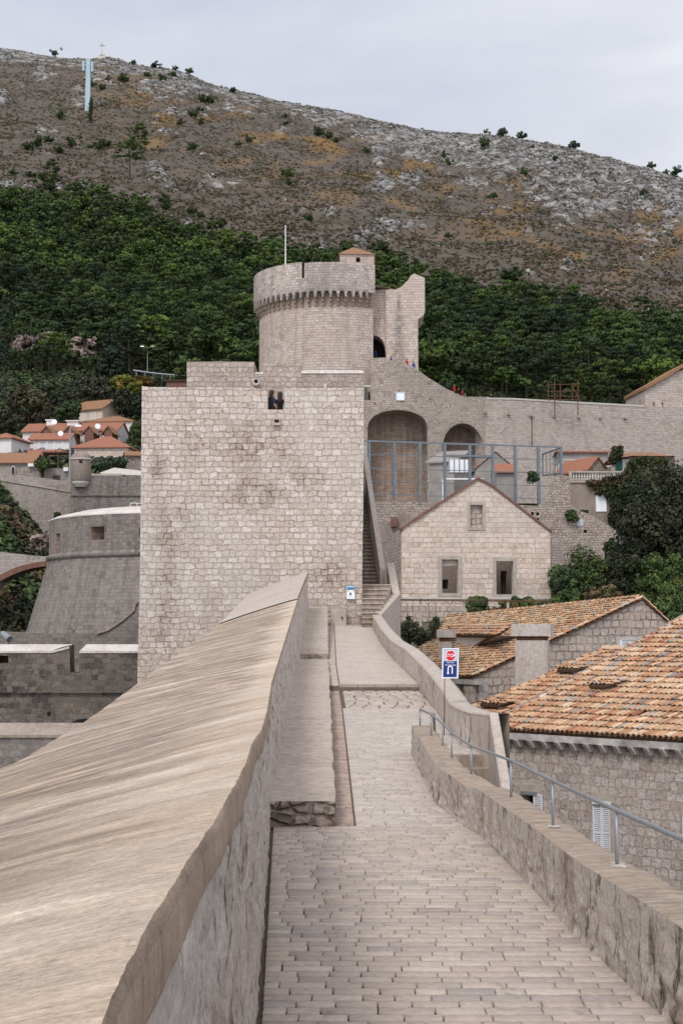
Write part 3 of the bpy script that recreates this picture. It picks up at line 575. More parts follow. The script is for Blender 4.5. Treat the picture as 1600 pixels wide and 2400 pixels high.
# candidate positions for the wood
cand = []
D = 268.0
while D < 720:
    stp = 6.0; pxstep = stp / D * F
    px = -120 + rng.random() * pxstep
    while px < 1720:
        x = px + rng.uniform(-.45, .45) * pxstep; d = D + rng.uniform(-2.3, 2.3); y = float(rowimg(x, d)); ft = float(forest_top(x))
        edge = (y - ft) / 40
        if edge > 1 or rng.random() < edge ** 1.5 * 0.8 if edge > 0 else rng.random() < 0.012 * math.exp(edge):
            if not (x < 330 and y > 905): cand.append((x, d, y))
        px += pxstep
    D += stp
def seen(x, y):          # is the spot above the stone works that hide the wood's lower part
    skl = interp(x, [(0, 1010), (325, 900), (335, 850), (438, 845), (590, 840), (598, 650), (720, 610), (872, 590), (880, 660), (980, 640), (990, 870), (1100, 925), (1300, 935), (1500, 945), (1520, 880), (1600, 850)])
    return y - 25 < skl
vis = [c for c in cand if seen(c[0], c[2]) and -15 < c[0] < 1615]
vis.sort(key=lambda c: c[1]); near, rest = vis[:285], vis[285:] + [c for c in cand if not (seen(c[0], c[2]) and -15 < c[0] < 1615)]
for i, (x, d, y) in enumerate(near):
    s = random.uniform(0.85, 1.5); k = random.randrange(10)
    side = 'left of the round tower' if x < 640 else 'right of the round tower'
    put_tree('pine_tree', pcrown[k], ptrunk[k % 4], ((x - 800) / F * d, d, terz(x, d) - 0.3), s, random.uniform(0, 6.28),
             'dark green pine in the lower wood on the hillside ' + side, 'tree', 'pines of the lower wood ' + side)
Vs, Fs, Cs = [], [], []; off = 0
for (x, d, y) in rest:
    V, Fc, C = lowres[int(rng.integers(10))]; s = rng.uniform(0.8, 1.4); a = rng.uniform(0, 6.28)
    ca, sa = math.cos(a) * s, math.sin(a) * s; W = np.stack([V[:, 0]*ca - V[:, 1]*sa, V[:, 0]*sa + V[:, 1]*ca, V[:, 2]*s], 1)
    W += np.array([(x - 800) / F * d, d, terz(x, d) - 0.3]); Vs.append(W); Fs.append(Fc + off); off += len(V); Cs.append(C * rng.uniform(0.55, 1.45))
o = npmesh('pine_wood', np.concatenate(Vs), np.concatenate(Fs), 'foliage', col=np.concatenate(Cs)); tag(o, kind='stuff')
# undergrowth below and between the pines, scrub and loose stones on the open slope
def scatter(name, n, dens, sizes, cols, mat, nper, leaf, flat=0.6, D0=262, D1=1149, x0=-60, x1=1660):
    px = rng.uniform(x0, x1, n * 3); t = rng.random(n * 3); d = np.exp(np.log(D0) + t * (math.log(D1) - math.log(D0)))
    k = rng.random(n * 3) < dens(px, d); px, d = px[k][:n], d[k][:n]; z = zter(px, d)
    cen = np.stack([(px - 800) / F * d, d, z + 0.15], 1); rad = rng.uniform(*sizes, len(px)) * np.clip(d / 600, .6, 1.4)
    cc = np.array(cols)[rng.integers(0, len(cols), len(px))] * rng.uniform(.75, 1.25, (len(px), 1))
    V, Fc, C = blob_leaves(cen, rad, nper, leaf, flat, 0.5, cc)
    o = npmesh(name, V, Fc, mat, col=C); tag(o, kind='stuff'); return o
def inwood(px, d): return rowimg(px, d) > forest_top(px)
scatter('undergrowth', 9000, lambda p, d: inwood(p, d) * 1.0, (1.0, 2.4), [(0.045, 0.07, 0.022), (0.06, 0.07, 0.03), (0.03, 0.05, 0.02)], 'foliage', 16, 0.45, D1=700)
scatter('hillside_scrub', 24000, lambda p, d: (~inwood(p, d)) * np.clip(fbm(p / 60, rowimg(p, d) / 20, 1, 3) * 1.7 - .25, 0.10, 1), (0.4, 1.25),
        [(0.05, 0.052, 0.025), (0.07, 0.062, 0.034), (0.09, 0.068, 0.048), (0.04, 0.048, 0.022), (0.12, 0.075, 0.03), (.06, .045, .035)], 'scrub_leaf', 9, 0.42)
scatter('green_scrub', 1500, lambda p, d: (~inwood(p, d)) * np.clip((fbm(p / 130, rowimg(p, d) / 40, 6, 3) - .45) * 4, 0.03, 1), (0.8, 1.9),
        [(0.04, 0.06, 0.022), (0.055, 0.075, 0.028)], 'foliage', 22, 0.4)
# loose limestone
oct_v = np.array([(1, 0, 0), (-1, 0, 0), (0, 1, 0), (0, -1, 0), (0, 0, 1), (0, 0, -0.6)], float)
oct_f = np.array([(0, 2, 4), (2, 1, 4), (1, 3, 4), (3, 0, 4), (2, 0, 5), (1, 2, 5), (3, 1, 5), (0, 3, 5)])
N = 34000; px = rng.uniform(-60, 1660, N); t = rng.random(N); d = np.exp(np.log(330) + t * (math.log(DR) - math.log(330)))
rm = rockmask(px, d); stripe = fbm(px / 45, rowimg(px, d) / 9, 3.1, 3)
k = (~inwood(px, d)) & (rng.random(N) < np.clip(rm * 1.1 + np.clip((stripe - .55) * 1.6, 0, .16), 0, 1)); px, d, rm = px[k], d[k], rm[k]
n = len(px); sz = np.minimum((rng.gamma(1.6, .26, n) + .22) * (0.55 + .95 * rm), 1.5)
V = oct_v[None] * sz[:, None, None] * rng.uniform(.55, 1.35, (n, 6, 1)) * np.array([1.15, 1, .85])
a = rng.uniform(0, 6.28, n)[:, None]; V = np.stack([V[..., 0]*np.cos(a) - V[..., 1]*np.sin(a), V[..., 0]*np.sin(a) + V[..., 1]*np.cos(a), V[..., 2]], -1)
V += np.stack([(px - 800) / F * d, d, zter(px, d) + sz * .15], 1)[:, None, :]
C = np.repeat((np.array([0.23, 0.218, 0.208]) * rng.uniform(.4, 1.4, (n, 1))), 6, 0)
o = npmesh('limestone_rocks', V.reshape(-1, 3), (oct_f[None] + (np.arange(n) * 6)[:, None, None]).reshape(-1, 3), 'rock_stone', col=C); tag(o, kind='stuff')
# ---------------------------------------------------------------- the walkway and its parapets
def g(D):
    D = np.asarray(D, float)
    return np.where(D < 17.9, -1.9 - .0203 * D, np.where(D < 35.1, -2.263 + .0511 * (D - 17.9), -1.254 + .057 * (D - 35.1)))
def Dof(py, zf=g, lo=1.0, hi=62.0):
    f = lambda D: float(zf(D)) - ZP(py, D)
    a, b = lo, hi
    for _ in range(60):
        m_ = (a + b) / 2
        if f(m_) < 0: a = m_
        else: b = m_
        if f(a) > 0: break
    return (a + b) / 2
def Xof(px, py, D): return P(px, py, D).x
def gpt(px, py):                 # a pixel on the walkway: (X, D)
    lo = 1.0; best = None
    Dg = np.linspace(3, 62, 4000); rz = np.array([(HZ - py) / F]) * Dg
    r = ray(px, py); zz = r.z / r.y * Dg - g(Dg); i = np.argmax(zz < 0) if False else None
    s = np.where(np.diff(np.sign(zz)) != 0)[0]
    D = Dg[s[0]] if len(s) else Dg[np.argmin(np.abs(zz))]
    return (P(px, py, D).x, D)
XL = lambda D: np.interp(D, [0, 8, 17.9, 41, 58, 62], [-.13, -.446, -.82, -1.11, -1.25, -1.27])       # wall foot, left
LOWPX = [(1563, 2388), (1346, 2190), (1250, 2082), (1123, 1954), (1021, 1881), (989, 1816), (962, 1761)]
lowb = [gpt(*p) for p in LOWPX]; lowb = [(lowb[0][0] + .03, 1.5)] + lowb
R2PX = [(1105, 1757), (1080, 1748), (1055, 1722), (1035, 1685), (1016, 1655), (985, 1620), (950, 1572), (917, 1540), (892, 1507), (872, 1468)]
r2b = [gpt(*p) for p in R2PX]
def XR(D):
    a = np.interp(D, [q[1] for q in lowb], [q[0] for q in lowb]); s = sorted(r2b, key=lambda q: q[1])
    return np.where(np.asarray(D) < 24.3, a, np.interp(D, [q[1] for q in s], [q[0] for q in s]))
# walkway bed
Dg = np.concatenate([np.linspace(.5, 17.9, 60), np.linspace(18, 35.05, 40), np.linspace(35.1, 61, 40)])
V = []; 
for D in Dg:
    for k in range(7): V.append((XL(D) - .3 + (float(XR(D)) + .5 - XL(D) + .3) * k / 6, D, float(g(D)) - .03))
tag(npmesh('walkway_bed', V, grid_faces(len(Dg), 7), 'mortar_bed'), kind='structure')
# paving stones: one mesh, each stone cut out
pV, pF, pC = [], [], []
PAL = [(.40, .335, .285), (.435, .37, .32), (.37, .32, .285), (.45, .38, .32), (.30, .265, .245), (.42, .34, .28), (.47, .41, .355), (.40, .33, .28)]
def paver(x0, x1, d0, d1, zf, gap=.008, jz=.004, bev=.012, col=None, th=.05, skew=0.0, gy=.8):
    x0 += gap; x1 -= gap; d0 += gap * gy; d1 -= gap * gy
    if x1 - x0 < .02: return
    b = len(pV); j = 0.0; tl = [random.gauss(0, .0004) for _ in range(4)]; w = [random.uniform(-.0022, .0022) for _ in range(8)]
    cor = [(x0 + w[0], d0 + w[1]), (x1 + w[2], d0 + w[3]), (x1 + w[4] + skew, d1 + w[5]), (x0 + w[6] + skew, d1 + w[7])]
    for (x, d) in cor: pV.append((x, d, float(zf(d)) - th))
    for (x, d) in cor: pV.append((x, d, float(zf(d)) + j - bev * .8))
    cx, cd = (x0 + x1) / 2, (d0 + d1) / 2
    for (x, d), t in zip(cor, tl):
        X = x + (bev if x < cx else -bev); Y = d + (bev if d < cd else -bev); pV.append((X, Y, float(zf(Y)) + j + t))
    for q in ((8, 9, 10, 11), (4, 5, 9, 8), (5, 6, 10, 9), (6, 7, 11, 10), (7, 4, 8, 11), (0, 1, 5, 4), (1, 2, 6, 5), (2, 3, 7, 6), (3, 0, 4, 7)): pF.append(tuple(b + i for i in q))
    c = col or random.choice(PAL); s = random.uniform(.93, 1.11) * 1.08; mc = (c[0]*.6 + .41*.4, c[1]*.6 + .36*.4, c[2]*.6 + .32*.4); pC.extend([(mc[0]*s*1.02, mc[1]*s, mc[2]*s*.985)] * 12)
def course(D0, D1, xl, xr, row, wmin, wmax, zf=g, gap=.008, jz=.003, rj=.12, pal=None, bev=.012, gy=1.3):
    d = D0
    while d < D1 - row * .4:
        r = row * random.uniform(1 - rj, 1 + rj); r = min(r, D1 - d); dm = d + r / 2
        a, b = float(xl(dm)), float(xr(dm)); x = a - random.uniform(0, wmin * .8); 
        while x < b:
            wd = random.uniform(wmin, wmax)
            x0, x1 = max(x, a), min(x + wd, b)
            if b - (x + wd) < .06: x1 = b; wd = b - x
            if x1 - x0 > .03: paver(x0, x1, d, d + r, zf, gap, jz, bev, random.choice(pal) if pal else None, gy=gy)
            x += wd
        d += r
course(2.0, 17.95, lambda d: XL(d) + .035, lambda d: XR(d), .165, .17, .33, gap=.005, rj=.08, bev=.004, jz=.002, gy=1.7)
chL = lambda d: np.interp(d, [17.9, 41, 60], [Xof(785, 1885, 17.9), Xof(769, 1548, 41), Xof(766, 1440, 60) + .02]) + .0
chR = lambda d: np.interp(d, [17.9, 31, 41, 60], [Xof(834, 1895, 17.9), Xof(803, 1655, 31), Xof(788, 1545, 41), Xof(783, 1470, 60)])
THIN = [(.44, .39, .36), (.47, .42, .385), (.40, .355, .33), (.50, .455, .42)]
def XRs(d): return np.where(d < 24.35, np.interp(d, [q[1] for q in lowb], [q[0] for q in lowb]), XR(d))
course(17.95, 24.3, chR, lambda d: XRs(d), .125, .14, .36, gap=.004, jz=.003, pal=THIN, bev=.006)
def XR2(d): return np.interp(d, [24.3, 24.9, 26.5, 29, 31], [2.45, 2.1, float(XR(26.5)), float(XR(29)), float(XR(31))])
course(24.3, 31.2, chR, XR2, .12, .15, .4, gap=.004, jz=.003, pal=THIN, bev=.006)
course(31.2, 35.05, lambda d: chR(d) + .05, XR, .36, .26, .34, gap=.016, jz=.006, rj=.06, bev=.02)
g3 = lambda d: g(np.maximum(d, 35.11))
course(35.35, 60, chR, XR, .12, .15, .5, zf=g3, gap=.004, jz=.004, pal=[(.47, .41, .36), (.44, .38, .335), (.50, .44, .39)])
BR = [(.27, .155, .12), (.25, .17, .135), (.34, .25, .20), (.22, .14, .11), (.38, .31, .26), (.29, .18, .14)]
course(18.0, 35.0, chL, lambda d: chR(d) - .015, .07, .24, .30, gap=.005, jz=.008, rj=.25, pal=BR, bev=.006)
course(35.1, 60, chL, lambda d: chR(d) - .015, .11, .2, .3, zf=g3, gap=.005, jz=.008, pal=[(.42, .36, .31), (.40, .31, .25)])
paver(float(chL(17.9)), float(chL(17.9)) + .36, 17.6, 17.93, g, jz=0, col=(.46, .41, .37))
tag(npmesh('walkway', pV, pF, 'paver_stone', col=np.array(pC)), kind='structure')
# kerb across the walkway
b = MB(); x = float(chR(35.1)) - .02; xe = float(XR(35.2)) + .05
while x < xe:
    l = random.uniform(.35, .55); x2 = min(x + l, xe)
    z0 = float(g(35)) - .1; z1 = -1.254 + .008; b.box(((x + x2) / 2, 35.22, (z0 + z1) / 2), (x2 - x - .012, .26, z1 - z0)); x = x2
k_ = b.build('step', 'stone_trim'); tag(k_, kind='structure')
# ---- left parapet: wide sloping coping on a rubble wall
TOPI = [(245, 2400, 1.09), (296, 2265, 1.30), (390, 2107, 1.66), (459, 1995, 2.08), (500, 1923, 2.48), (546, 1847, 3.1), (576, 1786, 3.9), (588, 1745, 4.7), (612, 1712, 5.65), (625, 1668, 7.7), (634, 1615, 13.9), (636, 1600, 18.8), (658, 1530, 24.5), (679, 1462, 34.2), (699, 1399, 45), (722, 1341, 58)]
TI = [(P(x, y, D)) for x, y, D in TOPI]; TI = [Vector((-.13, .3, -.264))] + TI
tD = [p.y for p in TI]; tX = [p.x for p in TI]; tZ = [p.z for p in TI]
OUTW = lambda D: np.interp(D, [0, 58], [2.24, 2.24])
OUTD = lambda D: np.interp(D, [0, 13.9, 18.8, 34.2, 45, 58], [.64, .64, .46, .48, .74, .85])
Dl = np.concatenate([np.exp(np.linspace(math.log(.35), math.log(17), 420)), np.linspace(17.1, 58, 330)])
nc = 60
cross = [(i / (nc - 1)) for i in range(nc)]
Vc, uvc = [], []
for D in Dl:
    xi, zi = np.interp(D, tD, tX), np.interp(D, tD, tZ); wd, dr = float(OUTW(D)), float(OUTD(D))
    for s in cross:      # s=0 outer .. 1 inner edge
        z = zi - dr * (1 - s) ** 1.12; xx = xi - wd * (1 - s)
        Vc.append((xx, D, z)); uvc.append((D, (1 - s) * wd))
Vc = np.array(Vc); uvc = np.array(uvc)
Vc[:, 2] += .010 * (fbm(Vc[:, 0] * 1.1, Vc[:, 1] * 1.6, 0, 4) - .5) * 2 + .005 * (fbm(Vc[:, 0] * 2, Vc[:, 1] * 14, 3, 3) - .5) * 2 + .005 * (fbm(Vc[:, 0] * 7, Vc[:, 1] * 34, 5, 3) - .5)
Vc = Vc.reshape(len(Dl), nc, 3); uvc = uvc.reshape(len(Dl), nc, 2)
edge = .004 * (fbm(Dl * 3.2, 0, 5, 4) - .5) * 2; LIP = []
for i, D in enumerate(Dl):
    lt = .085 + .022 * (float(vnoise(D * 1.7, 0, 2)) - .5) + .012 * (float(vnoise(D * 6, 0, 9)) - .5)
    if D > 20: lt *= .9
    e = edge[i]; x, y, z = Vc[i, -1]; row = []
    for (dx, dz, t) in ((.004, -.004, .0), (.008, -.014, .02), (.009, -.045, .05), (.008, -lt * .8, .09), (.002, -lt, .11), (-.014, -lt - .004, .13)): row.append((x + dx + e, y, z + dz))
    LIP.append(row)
par = thing('stone_parapet', 'thick stone parapet with wide sloping plaster coping along the left of the walkway', 'parapet')
js = [i for i, D in enumerate(Dl) if D > 43.5][0]
npmesh('coping', Vc[:js+1].reshape(-1, 3), grid_faces(js + 1, nc), 'coping_plaster', par, uv=uvc[:js+1].reshape(-1, 2), smooth=True)
Vp = Vc[js:].copy(); Vp[:, :, 2] += .03
cp_ = npmesh('coping', Vp.reshape(-1, 3), grid_faces(len(Dl) - js, nc), 'coping_pale', par, uv=uvc[js:].reshape(-1, 2), smooth=True); cp_['label'] = 'paler newer end slab of the coping'
LIP = np.array(LIP); luv = np.stack([np.repeat(Dl, 7), np.tile([0, .02, .05, .08, .11, .13, .15], len(Dl))], 1)
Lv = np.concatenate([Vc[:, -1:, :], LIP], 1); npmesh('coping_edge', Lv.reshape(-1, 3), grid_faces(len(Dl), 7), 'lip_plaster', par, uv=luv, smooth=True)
Wv, wuv = [], []; nh = 46
for i, D in enumerate(Dl):
    xt, yt, zt = LIP[i, -1]; xb = float(XL(D)); zb = float(g(D)) - .06
    for k in range(nh):
        t = k / (nh - 1); z = zt + .02 + (zb - zt - .02) * t; Wv.append((xt + (xb - xt) * t, D, z)); wuv.append((D, z))
Wv = np.array(Wv); lump = (np.abs(fbm(Wv[:, 1] * 5.5, Wv[:, 2] * 6.5, 1, 4) - .5) * 2 - .25) * .045 + (fbm(Wv[:, 1] * 14, Wv[:, 2] * 14, 7, 3) - .5) * .018
Wv[:, 0] += lump * np.clip(Wv[:, 1] / 3, .35, 1)
npmesh('wall_face', Wv, grid_faces(len(Dl), nh)[:, ::-1], 'parapet_face', par, uv=np.array(wuv), smooth=True)
ov = []
for i, D in enumerate(Dl):
    x, y, z = Vc[i, 0]; ov += [(x, y, z), (x + .05, y, z - .12), (x - .1, y, z - 3), (x - 1.2, y, -14)]
npmesh('outer_face', ov, grid_faces(len(Dl), 4), 'pale_block_stone', par)
e = Vc[-1]; b = MB(); ring = [tuple(p + np.array([0, .0, .03])) for p in e] + [tuple(LIP[-1, -1])]
bot = [(p[0], p[1], -1.5) for p in ring]
b.add(ring + bot, [tuple(range(len(ring))) + tuple(reversed(range(len(ring), 2 * len(ring))))]); b.build('end_face', 'parapet_face', par)
# ---- stone benches along the parapet
def bench(name, label, lpx, rpx, Dn, Df, zn, zf_, front='bench_rubble', h0=.3):
    t = thing(name, label, 'bench'); N = 60; M = 14; V = []
    for i in range(N):
        a = i / (N - 1); D = Dn + (Df - Dn) * a; z = zn + (zf_ - zn) * a; x0 = float(np.interp(D, tD, tX)) - .02; x1 = lpx(D); 
        for k in range(M):
            s = k / (M - 1); V.append([x0 + (x1 - x0) * s, D, z])
    V = np.array(V); V[:, 2] += .02 * (fbm(V[:, 0] * 2.5, V[:, 1] * 1.2, 4, 3) - .5)
    e = V.reshape(N, M, 3); e[:, -1, 0] += .03 * (fbm(np.linspace(0, 30, N) * 1.3, 0, 4, 3) - .5) * 2
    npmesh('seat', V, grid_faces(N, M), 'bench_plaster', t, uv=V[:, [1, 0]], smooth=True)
    side = []
    for i in range(N):
        x, y, z = e[i, -1]; side += [(x, y, z), (x + .012, y, z - .03), (x + .004, y, z - .08), (x, y, float(g(y)) - .05)]
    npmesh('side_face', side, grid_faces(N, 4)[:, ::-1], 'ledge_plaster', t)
    fx = e[0, :, 0]; nn = 40; fr = []
    for k in range(nn):
        x = fx[0] + (fx[-1] - fx[0]) * k / (nn - 1)
        for j in range(16): fr.append((x, Dn, e[0, 0, 2] + .004 + (float(g(Dn)) - .03 - e[0, 0, 2]) * j / 15))
    fr = np.array(fr); fuv = fr[:, [0, 2]].copy(); fr[:, 1] -= (np.abs(fbm(fr[:, 0] * 7, fr[:, 2] * 9, 2, 3) - .5) * .17) * (fr[:, 2] < e[0, 0, 2] - .01)
    npmesh('front_face', fr, grid_faces(nn, 16), front, t, uv=fuv); return t
bench('stone_bench', 'long low plastered bench with broken rubble front end at the parapet foot', lambda D: float(chL(D)), None, 17.9, 41.2, float(g(17.9)) + .28, ZP(1545, 41.2))
bench('stone_bench', 'short upper plastered bench between the long bench and the square tower', lambda D: float(chL(D)), None, 42.6, 59.5, ZP(1533, 42.6), ZP(1423, 59.5), 'ledge_plaster')
# ---- near low wall on the right, with its rail
LW = 30; Dw = np.concatenate([np.linspace(1.5, 8, 60), np.linspace(8.05, 24.3, 260)])
hw = lambda D: np.interp(D, [0, 8, 24.3], [.54, .54, .43])
lx = lambda D: np.interp(D, [q[1] for q in lowb], [q[0] for q in lowb])
ztw = lambda D: g(D) + hw(D)
wt = .33
low = thing('low_stone_wall', 'low rubble wall carrying the metal handrail on the right of the walkway', 'wall')
V = []; U_ = []
for D in Dw:
    x = float(lx(D)); z1 = float(ztw(D)); z0 = float(g(D)) - .08
    for k in range(LW): t = k / (LW - 1); V.append((x, D, z0 + (z1 - z0) * t)); U_.append((D, z0 + (z1 - z0) * t))
V = np.array(V); lump = (np.abs(fbm(V[:, 1] * 4.5, V[:, 2] * 7, 1, 4) - .5) * 2 - .3) * .055 + (fbm(V[:, 1] * 15, V[:, 2] * 15, 3, 3) - .5) * .03
tt = np.tile(np.linspace(0, 1, LW), len(Dw)); V[:, 0] -= lump * np.clip(1.15 - tt, .2, 1) + .05 * np.clip(.25 - tt, 0, 1)
npmesh('wall_face', V, grid_faces(len(Dw), LW), 'low_wall_face', low, uv=np.array(U_), smooth=True)
Vi = V.reshape(len(Dw), LW, 3)[:, -1]; M = 16; T = []; TU = []
for i, D in enumerate(Dw):
    x, y, z = Vi[i]
    for k in range(M): s = k / (M - 1); T.append((x + wt * s, y, z + .012 * math.sin(math.pi * s))); TU.append((D, wt * s))
T = np.array(T); T[:, 2] += .016 * (fbm(T[:, 0] * 5, T[:, 1] * 4, 8, 4) - .5) * 2 * np.clip(np.tile(np.arange(M), len(Dw)) / 3, 0, 1); T = T.reshape(len(Dw), M, 3); T[:, -1, 0] += .02 * (fbm(Dw * 4, 0, 1, 3) - .5) * 2
npmesh('wall_top', T.reshape(-1, 3), grid_faces(len(Dw), M), 'low_wall_top', low, uv=np.array(TU), smooth=True)
o_ = []
for i, D in enumerate(Dw): x, y, z = T[i, -1]; o_ += [(x, y, z), (x + .02, y, z - .1), (x + .02, y, -3.5), (x + .5, y, -14)]
npmesh('outer_face', o_, grid_faces(len(Dw), 4), 'house_stone', low)
b = MB(); x, y, z = T[-1, -1]; b.add([(Vi[-1][0], y, z), (x, y, z), (x, y, z - 2), (Vi[-1][0], y, z - 2)], [(0, 1, 2, 3)]); b.build('end_face', 'low_wall_face', low)
rail = thing('handrail', 'grey steel handrail on short posts fixed to the low stone wall', 'handrail')
POST = [((984, 1697), (985, 1664)), ((1010, 1725), (1011, 1675)), ((1037, 1751), (1038, 1697)), ((1074, 1777), (1078, 1719)), ((1130, 1815), (1132, 1749)), ((1197, 1872), (1201, 1784)), ((1295, 1939), (1295, 1832)), ((1445, 2031), (1446, 1902))]
rp = []
for (bx, by), (tx, ty) in POST:
    D = Dof(by, ztw, 3, 24.3); p = P(bx, by, D)
    xm = float(lx(D)); X = min(max(p.x, xm + .06), xm + wt - .06); q = P(tx, ty, D); h = q.z - p.z
    rp.append((Vector((X, D, p.z)), h))
rp.append((Vector((float(lx(7.0)) + .17, 7.0, float(ztw(7.0)))), rp[-1][1] + .02)); rp.append((Vector((float(lx(4.8)) + .17, 4.8, float(ztw(4.8)))), rp[-1][1]))
for i, (p, h) in enumerate(rp):
    b = MB(); hh = Vector((0, 0, h)); b.tube([p - Vector((0, 0, .05)), p + hh], .013, 10); b.build('post', 'rail_metal', rail, True)
    if i in (6, 7):
        pb = MB(); n = 12; ring = [p + Vector((math.cos(a) * .055 * random.uniform(.6, 1.4), math.sin(a) * .10 * random.uniform(.6, 1.6), .012)) for a in [6.283 * k / n for k in range(n)]]
        pb.add([p + Vector((0, 0, .018))] + ring, [(0, k + 1, (k + 1) % n + 1) for k in range(n)]); pb.build('mortar_patch', 'ledge_pale', rail)
b = MB(); b.tube([p + Vector((0, 0, h + .008)) for p, h in rp], .0155, 12); b.build('rail', 'rail_metal', rail, True)
# small plate hanging on the rail
D = rp[1][0].y; b = MB(); q = [P(1012, 1673, D), P(1017, 1673, D + .1), P(1019, 1714, D + .1), P(1015, 1710, D)]; nb = [v + Vector((.012, .012, 0)) for v in q]
b.hexa(q, nb); t = b.build('notice_plate', 'cloth_grey'); tag(t, 'small dark plate hanging from the far end of the handrail', 'notice')
# ---- far right parapet (bare plaster coping) and the stair wing wall
def ribbon(parent, base, ztop, th, zbot, facem, topm, side=1, facep='wall_face', topp='coping', jit=.03, outer=True):
    """wall following base points (x,y), inner face on base, thickness to the right"""
    pts = [Vector((p[0], p[1], 0)) for p in base]; out = []
    for i, p in enumerate(pts):
        d = (pts[min(i + 1, len(pts) - 1)] - pts[max(i - 1, 0)]).normalized(); out.append(p + Vector((d.y, -d.x, 0)) * th * side)
    n = 14; V = []; 
    s_ = [0.0]
    for i in range(1, len(pts)): s_.append(s_[-1] + (pts[i] - pts[i-1]).length)
    L = s_[-1]; N = max(8, int(L / .12)); ss = np.linspace(0, L, N)
    px_ = np.interp(ss, s_, [p.x for p in pts]); py_ = np.interp(ss, s_, [p.y for p in pts]); ox = np.interp(ss, s_, [p.x for p in out]); oy = np.interp(ss, s_, [p.y for p in out])
    zt = np.interp(ss, s_, ztop); zb = np.interp(ss, s_, zbot)
    V = []; U = []
    for i in range(N):
        for k in range(n):
            t = k / (n - 1); z = zb[i] + (zt[i] - zb[i]) * t; V.append((px_[i], py_[i], z)); U.append((ss[i], z))
    V = np.array(V); l = (np.abs(fbm(V[:, 1] * 3, V[:, 2] * 5, 4, 3) - .5) * 2 - .3) * jit; V[:, 0] -= l * (1 - np.tile(np.linspace(0, 1, n), N) ** 4)
    fs = grid_faces(N, n)
    npmesh(facep, V, fs, facem, parent, uv=np.array(U), smooth=True)
    T = []; TU = []
    for i in range(N):
        for s in (-.02, 0.0, .25, .5, .75, 1.0, 1.02):
            T.append((px_[i] + (ox[i] - px_[i]) * s, py_[i] + (oy[i] - py_[i]) * s, zt[i] + (-.03 if s in (-.02, 1.02) else .006 * math.sin(3.14 * s)))); TU.append((ss[i], s * th))
    npmesh(topp, T, grid_faces(N, 7), topm, parent, uv=np.array(TU))
    if outer:
        O = []
        for i in range(N): O += [(ox[i], oy[i], zt[i] - .01), (ox[i], oy[i], zb[i] - 1.2 if outer is True else outer)]
        npmesh('outer_face', O, grid_faces(N, 2)[:, ::-1], 'concrete_wall', parent)
    return out
R2T = [1669, 1662, 1650, 1617, 1591, 1556, 1522, 1502, 1474, 1441]
zt = [ZP(y, q[1]) for y, q in zip(R2T, r2b)]
p2 = thing('stone_parapet', 'low parapet with smooth pale coping climbing along the right edge of the upper walkway', 'parapet')
zb2 = [float(g(q[1])) - .05 for q in r2b]
ribbon(p2, r2b, zt, .34, zb2, 'low_wall_face', 'parapet_coping', outer=-6)
# curved plaster end and sloping wing wall beside the steps
wing = thing('wing_wall', 'smooth plaster wing wall sloping down beside the side steps', 'wall')
c0 = r2b[0]; base = [(Xof(1146, 1800, 23.9), 23.9), (Xof(1128, 1760, 24.2), 24.2), c0]
zt0 = zt[0]
ribbon(wing, base, [ZP(1673, 23.9), ZP(1672, 24.2), zt0], .34, [ZP(1830, 23.9), ZP(1790, 24.2), float(g(24.4)) - .1], 'concrete_wall', 'parapet_coping', jit=0, outer=-6)
base = [(Xof(1175, 1830, 21.2), 21.2), (Xof(1146, 1700, 23.9), 23.9)]
ribbon(wing, base, [ZP(1858, 21.2), ZP(1672, 23.9)], .14, [-4.5, -4.0], 'concrete_wall', 'parapet_coping', jit=0, outer=-6)
# side steps coming up to the landing
st = thing('side_steps', 'dark side steps rising to the walkway behind the low wall', 'steps')
b = MB()
xa = lambda d: float(lx(min(d, 24.2))) + wt
for i in range(9):
    d1 = 24.15 - i * .32; z = float(g(24.3)) - .01 - i * .19; x0 = xa(d1) - .05
    if i == 0: b.box(((x0 + 2.5) / 2 - .1, d1 + .35, z - .6), (2.7 - x0, .8, 1.2))
    else: b.box(((x0 + 2.6) / 2, d1 + .16, z - .6), (2.6 - x0, .32, 1.2))
b.build('treads', 'ledge_plaster', st)
# ---- stop sign
D = 26.6; sg = thing('stop_sign', 'small framed STOP and one-way sign on a thin pole by the coping', 'sign')
xy = gpt(1040, 1676)
p0, p1 = P(1039.5, 1676, D), P(1041.5, 1588, D); b = MB(); b.tube([Vector((p0.x, D, float(g(D)) - .1)), p1 + Vector((0, 0, .02))], .0075, 8); b.build('pole', 'rust_metal', sg, True)
c = P(1054.5, 1554.5, D); w_, h_ = 38.5 / F * D, 70 / F * D
SU = Vector((.998, .06, 0)).normalized(); SZ = Vector((.03, 0, .9995)).normalized(); SN = SZ.cross(SU).normalized(); SN = SN if SN.y < 0 else -SN
def sp(u, v, n=0): return c + SU * u + SZ * v + SN * n
def sbox(mb, u0, u1, v0, v1, n0, n1, mi=0): mb.hexa([sp(u0, v0, n0), sp(u1, v0, n0), sp(u1, v0, n1), sp(u0, v0, n1)], [sp(u0, v1, n0), sp(u1, v1, n0), sp(u1, v1, n1), sp(u0, v1, n1)], mi)
b = MB(); sbox(b, -w_/2, w_/2, -h_/2, h_/2, -.012, .004); b.build('panel', 'sign_grey', sg)
b = MB(); f = .016
for q in ((-w_/2, -w_/2 + f, -h_/2, h_/2), (w_/2 - f, w_/2, -h_/2, h_/2), (-w_/2 + f, w_/2 - f, h_/2 - f, h_/2), (-w_/2 + f, w_/2 - f, -h_/2, -h_/2 + f)): sbox(b, *q, -.014, .012)
b.build('frame', 'sign_white', sg)
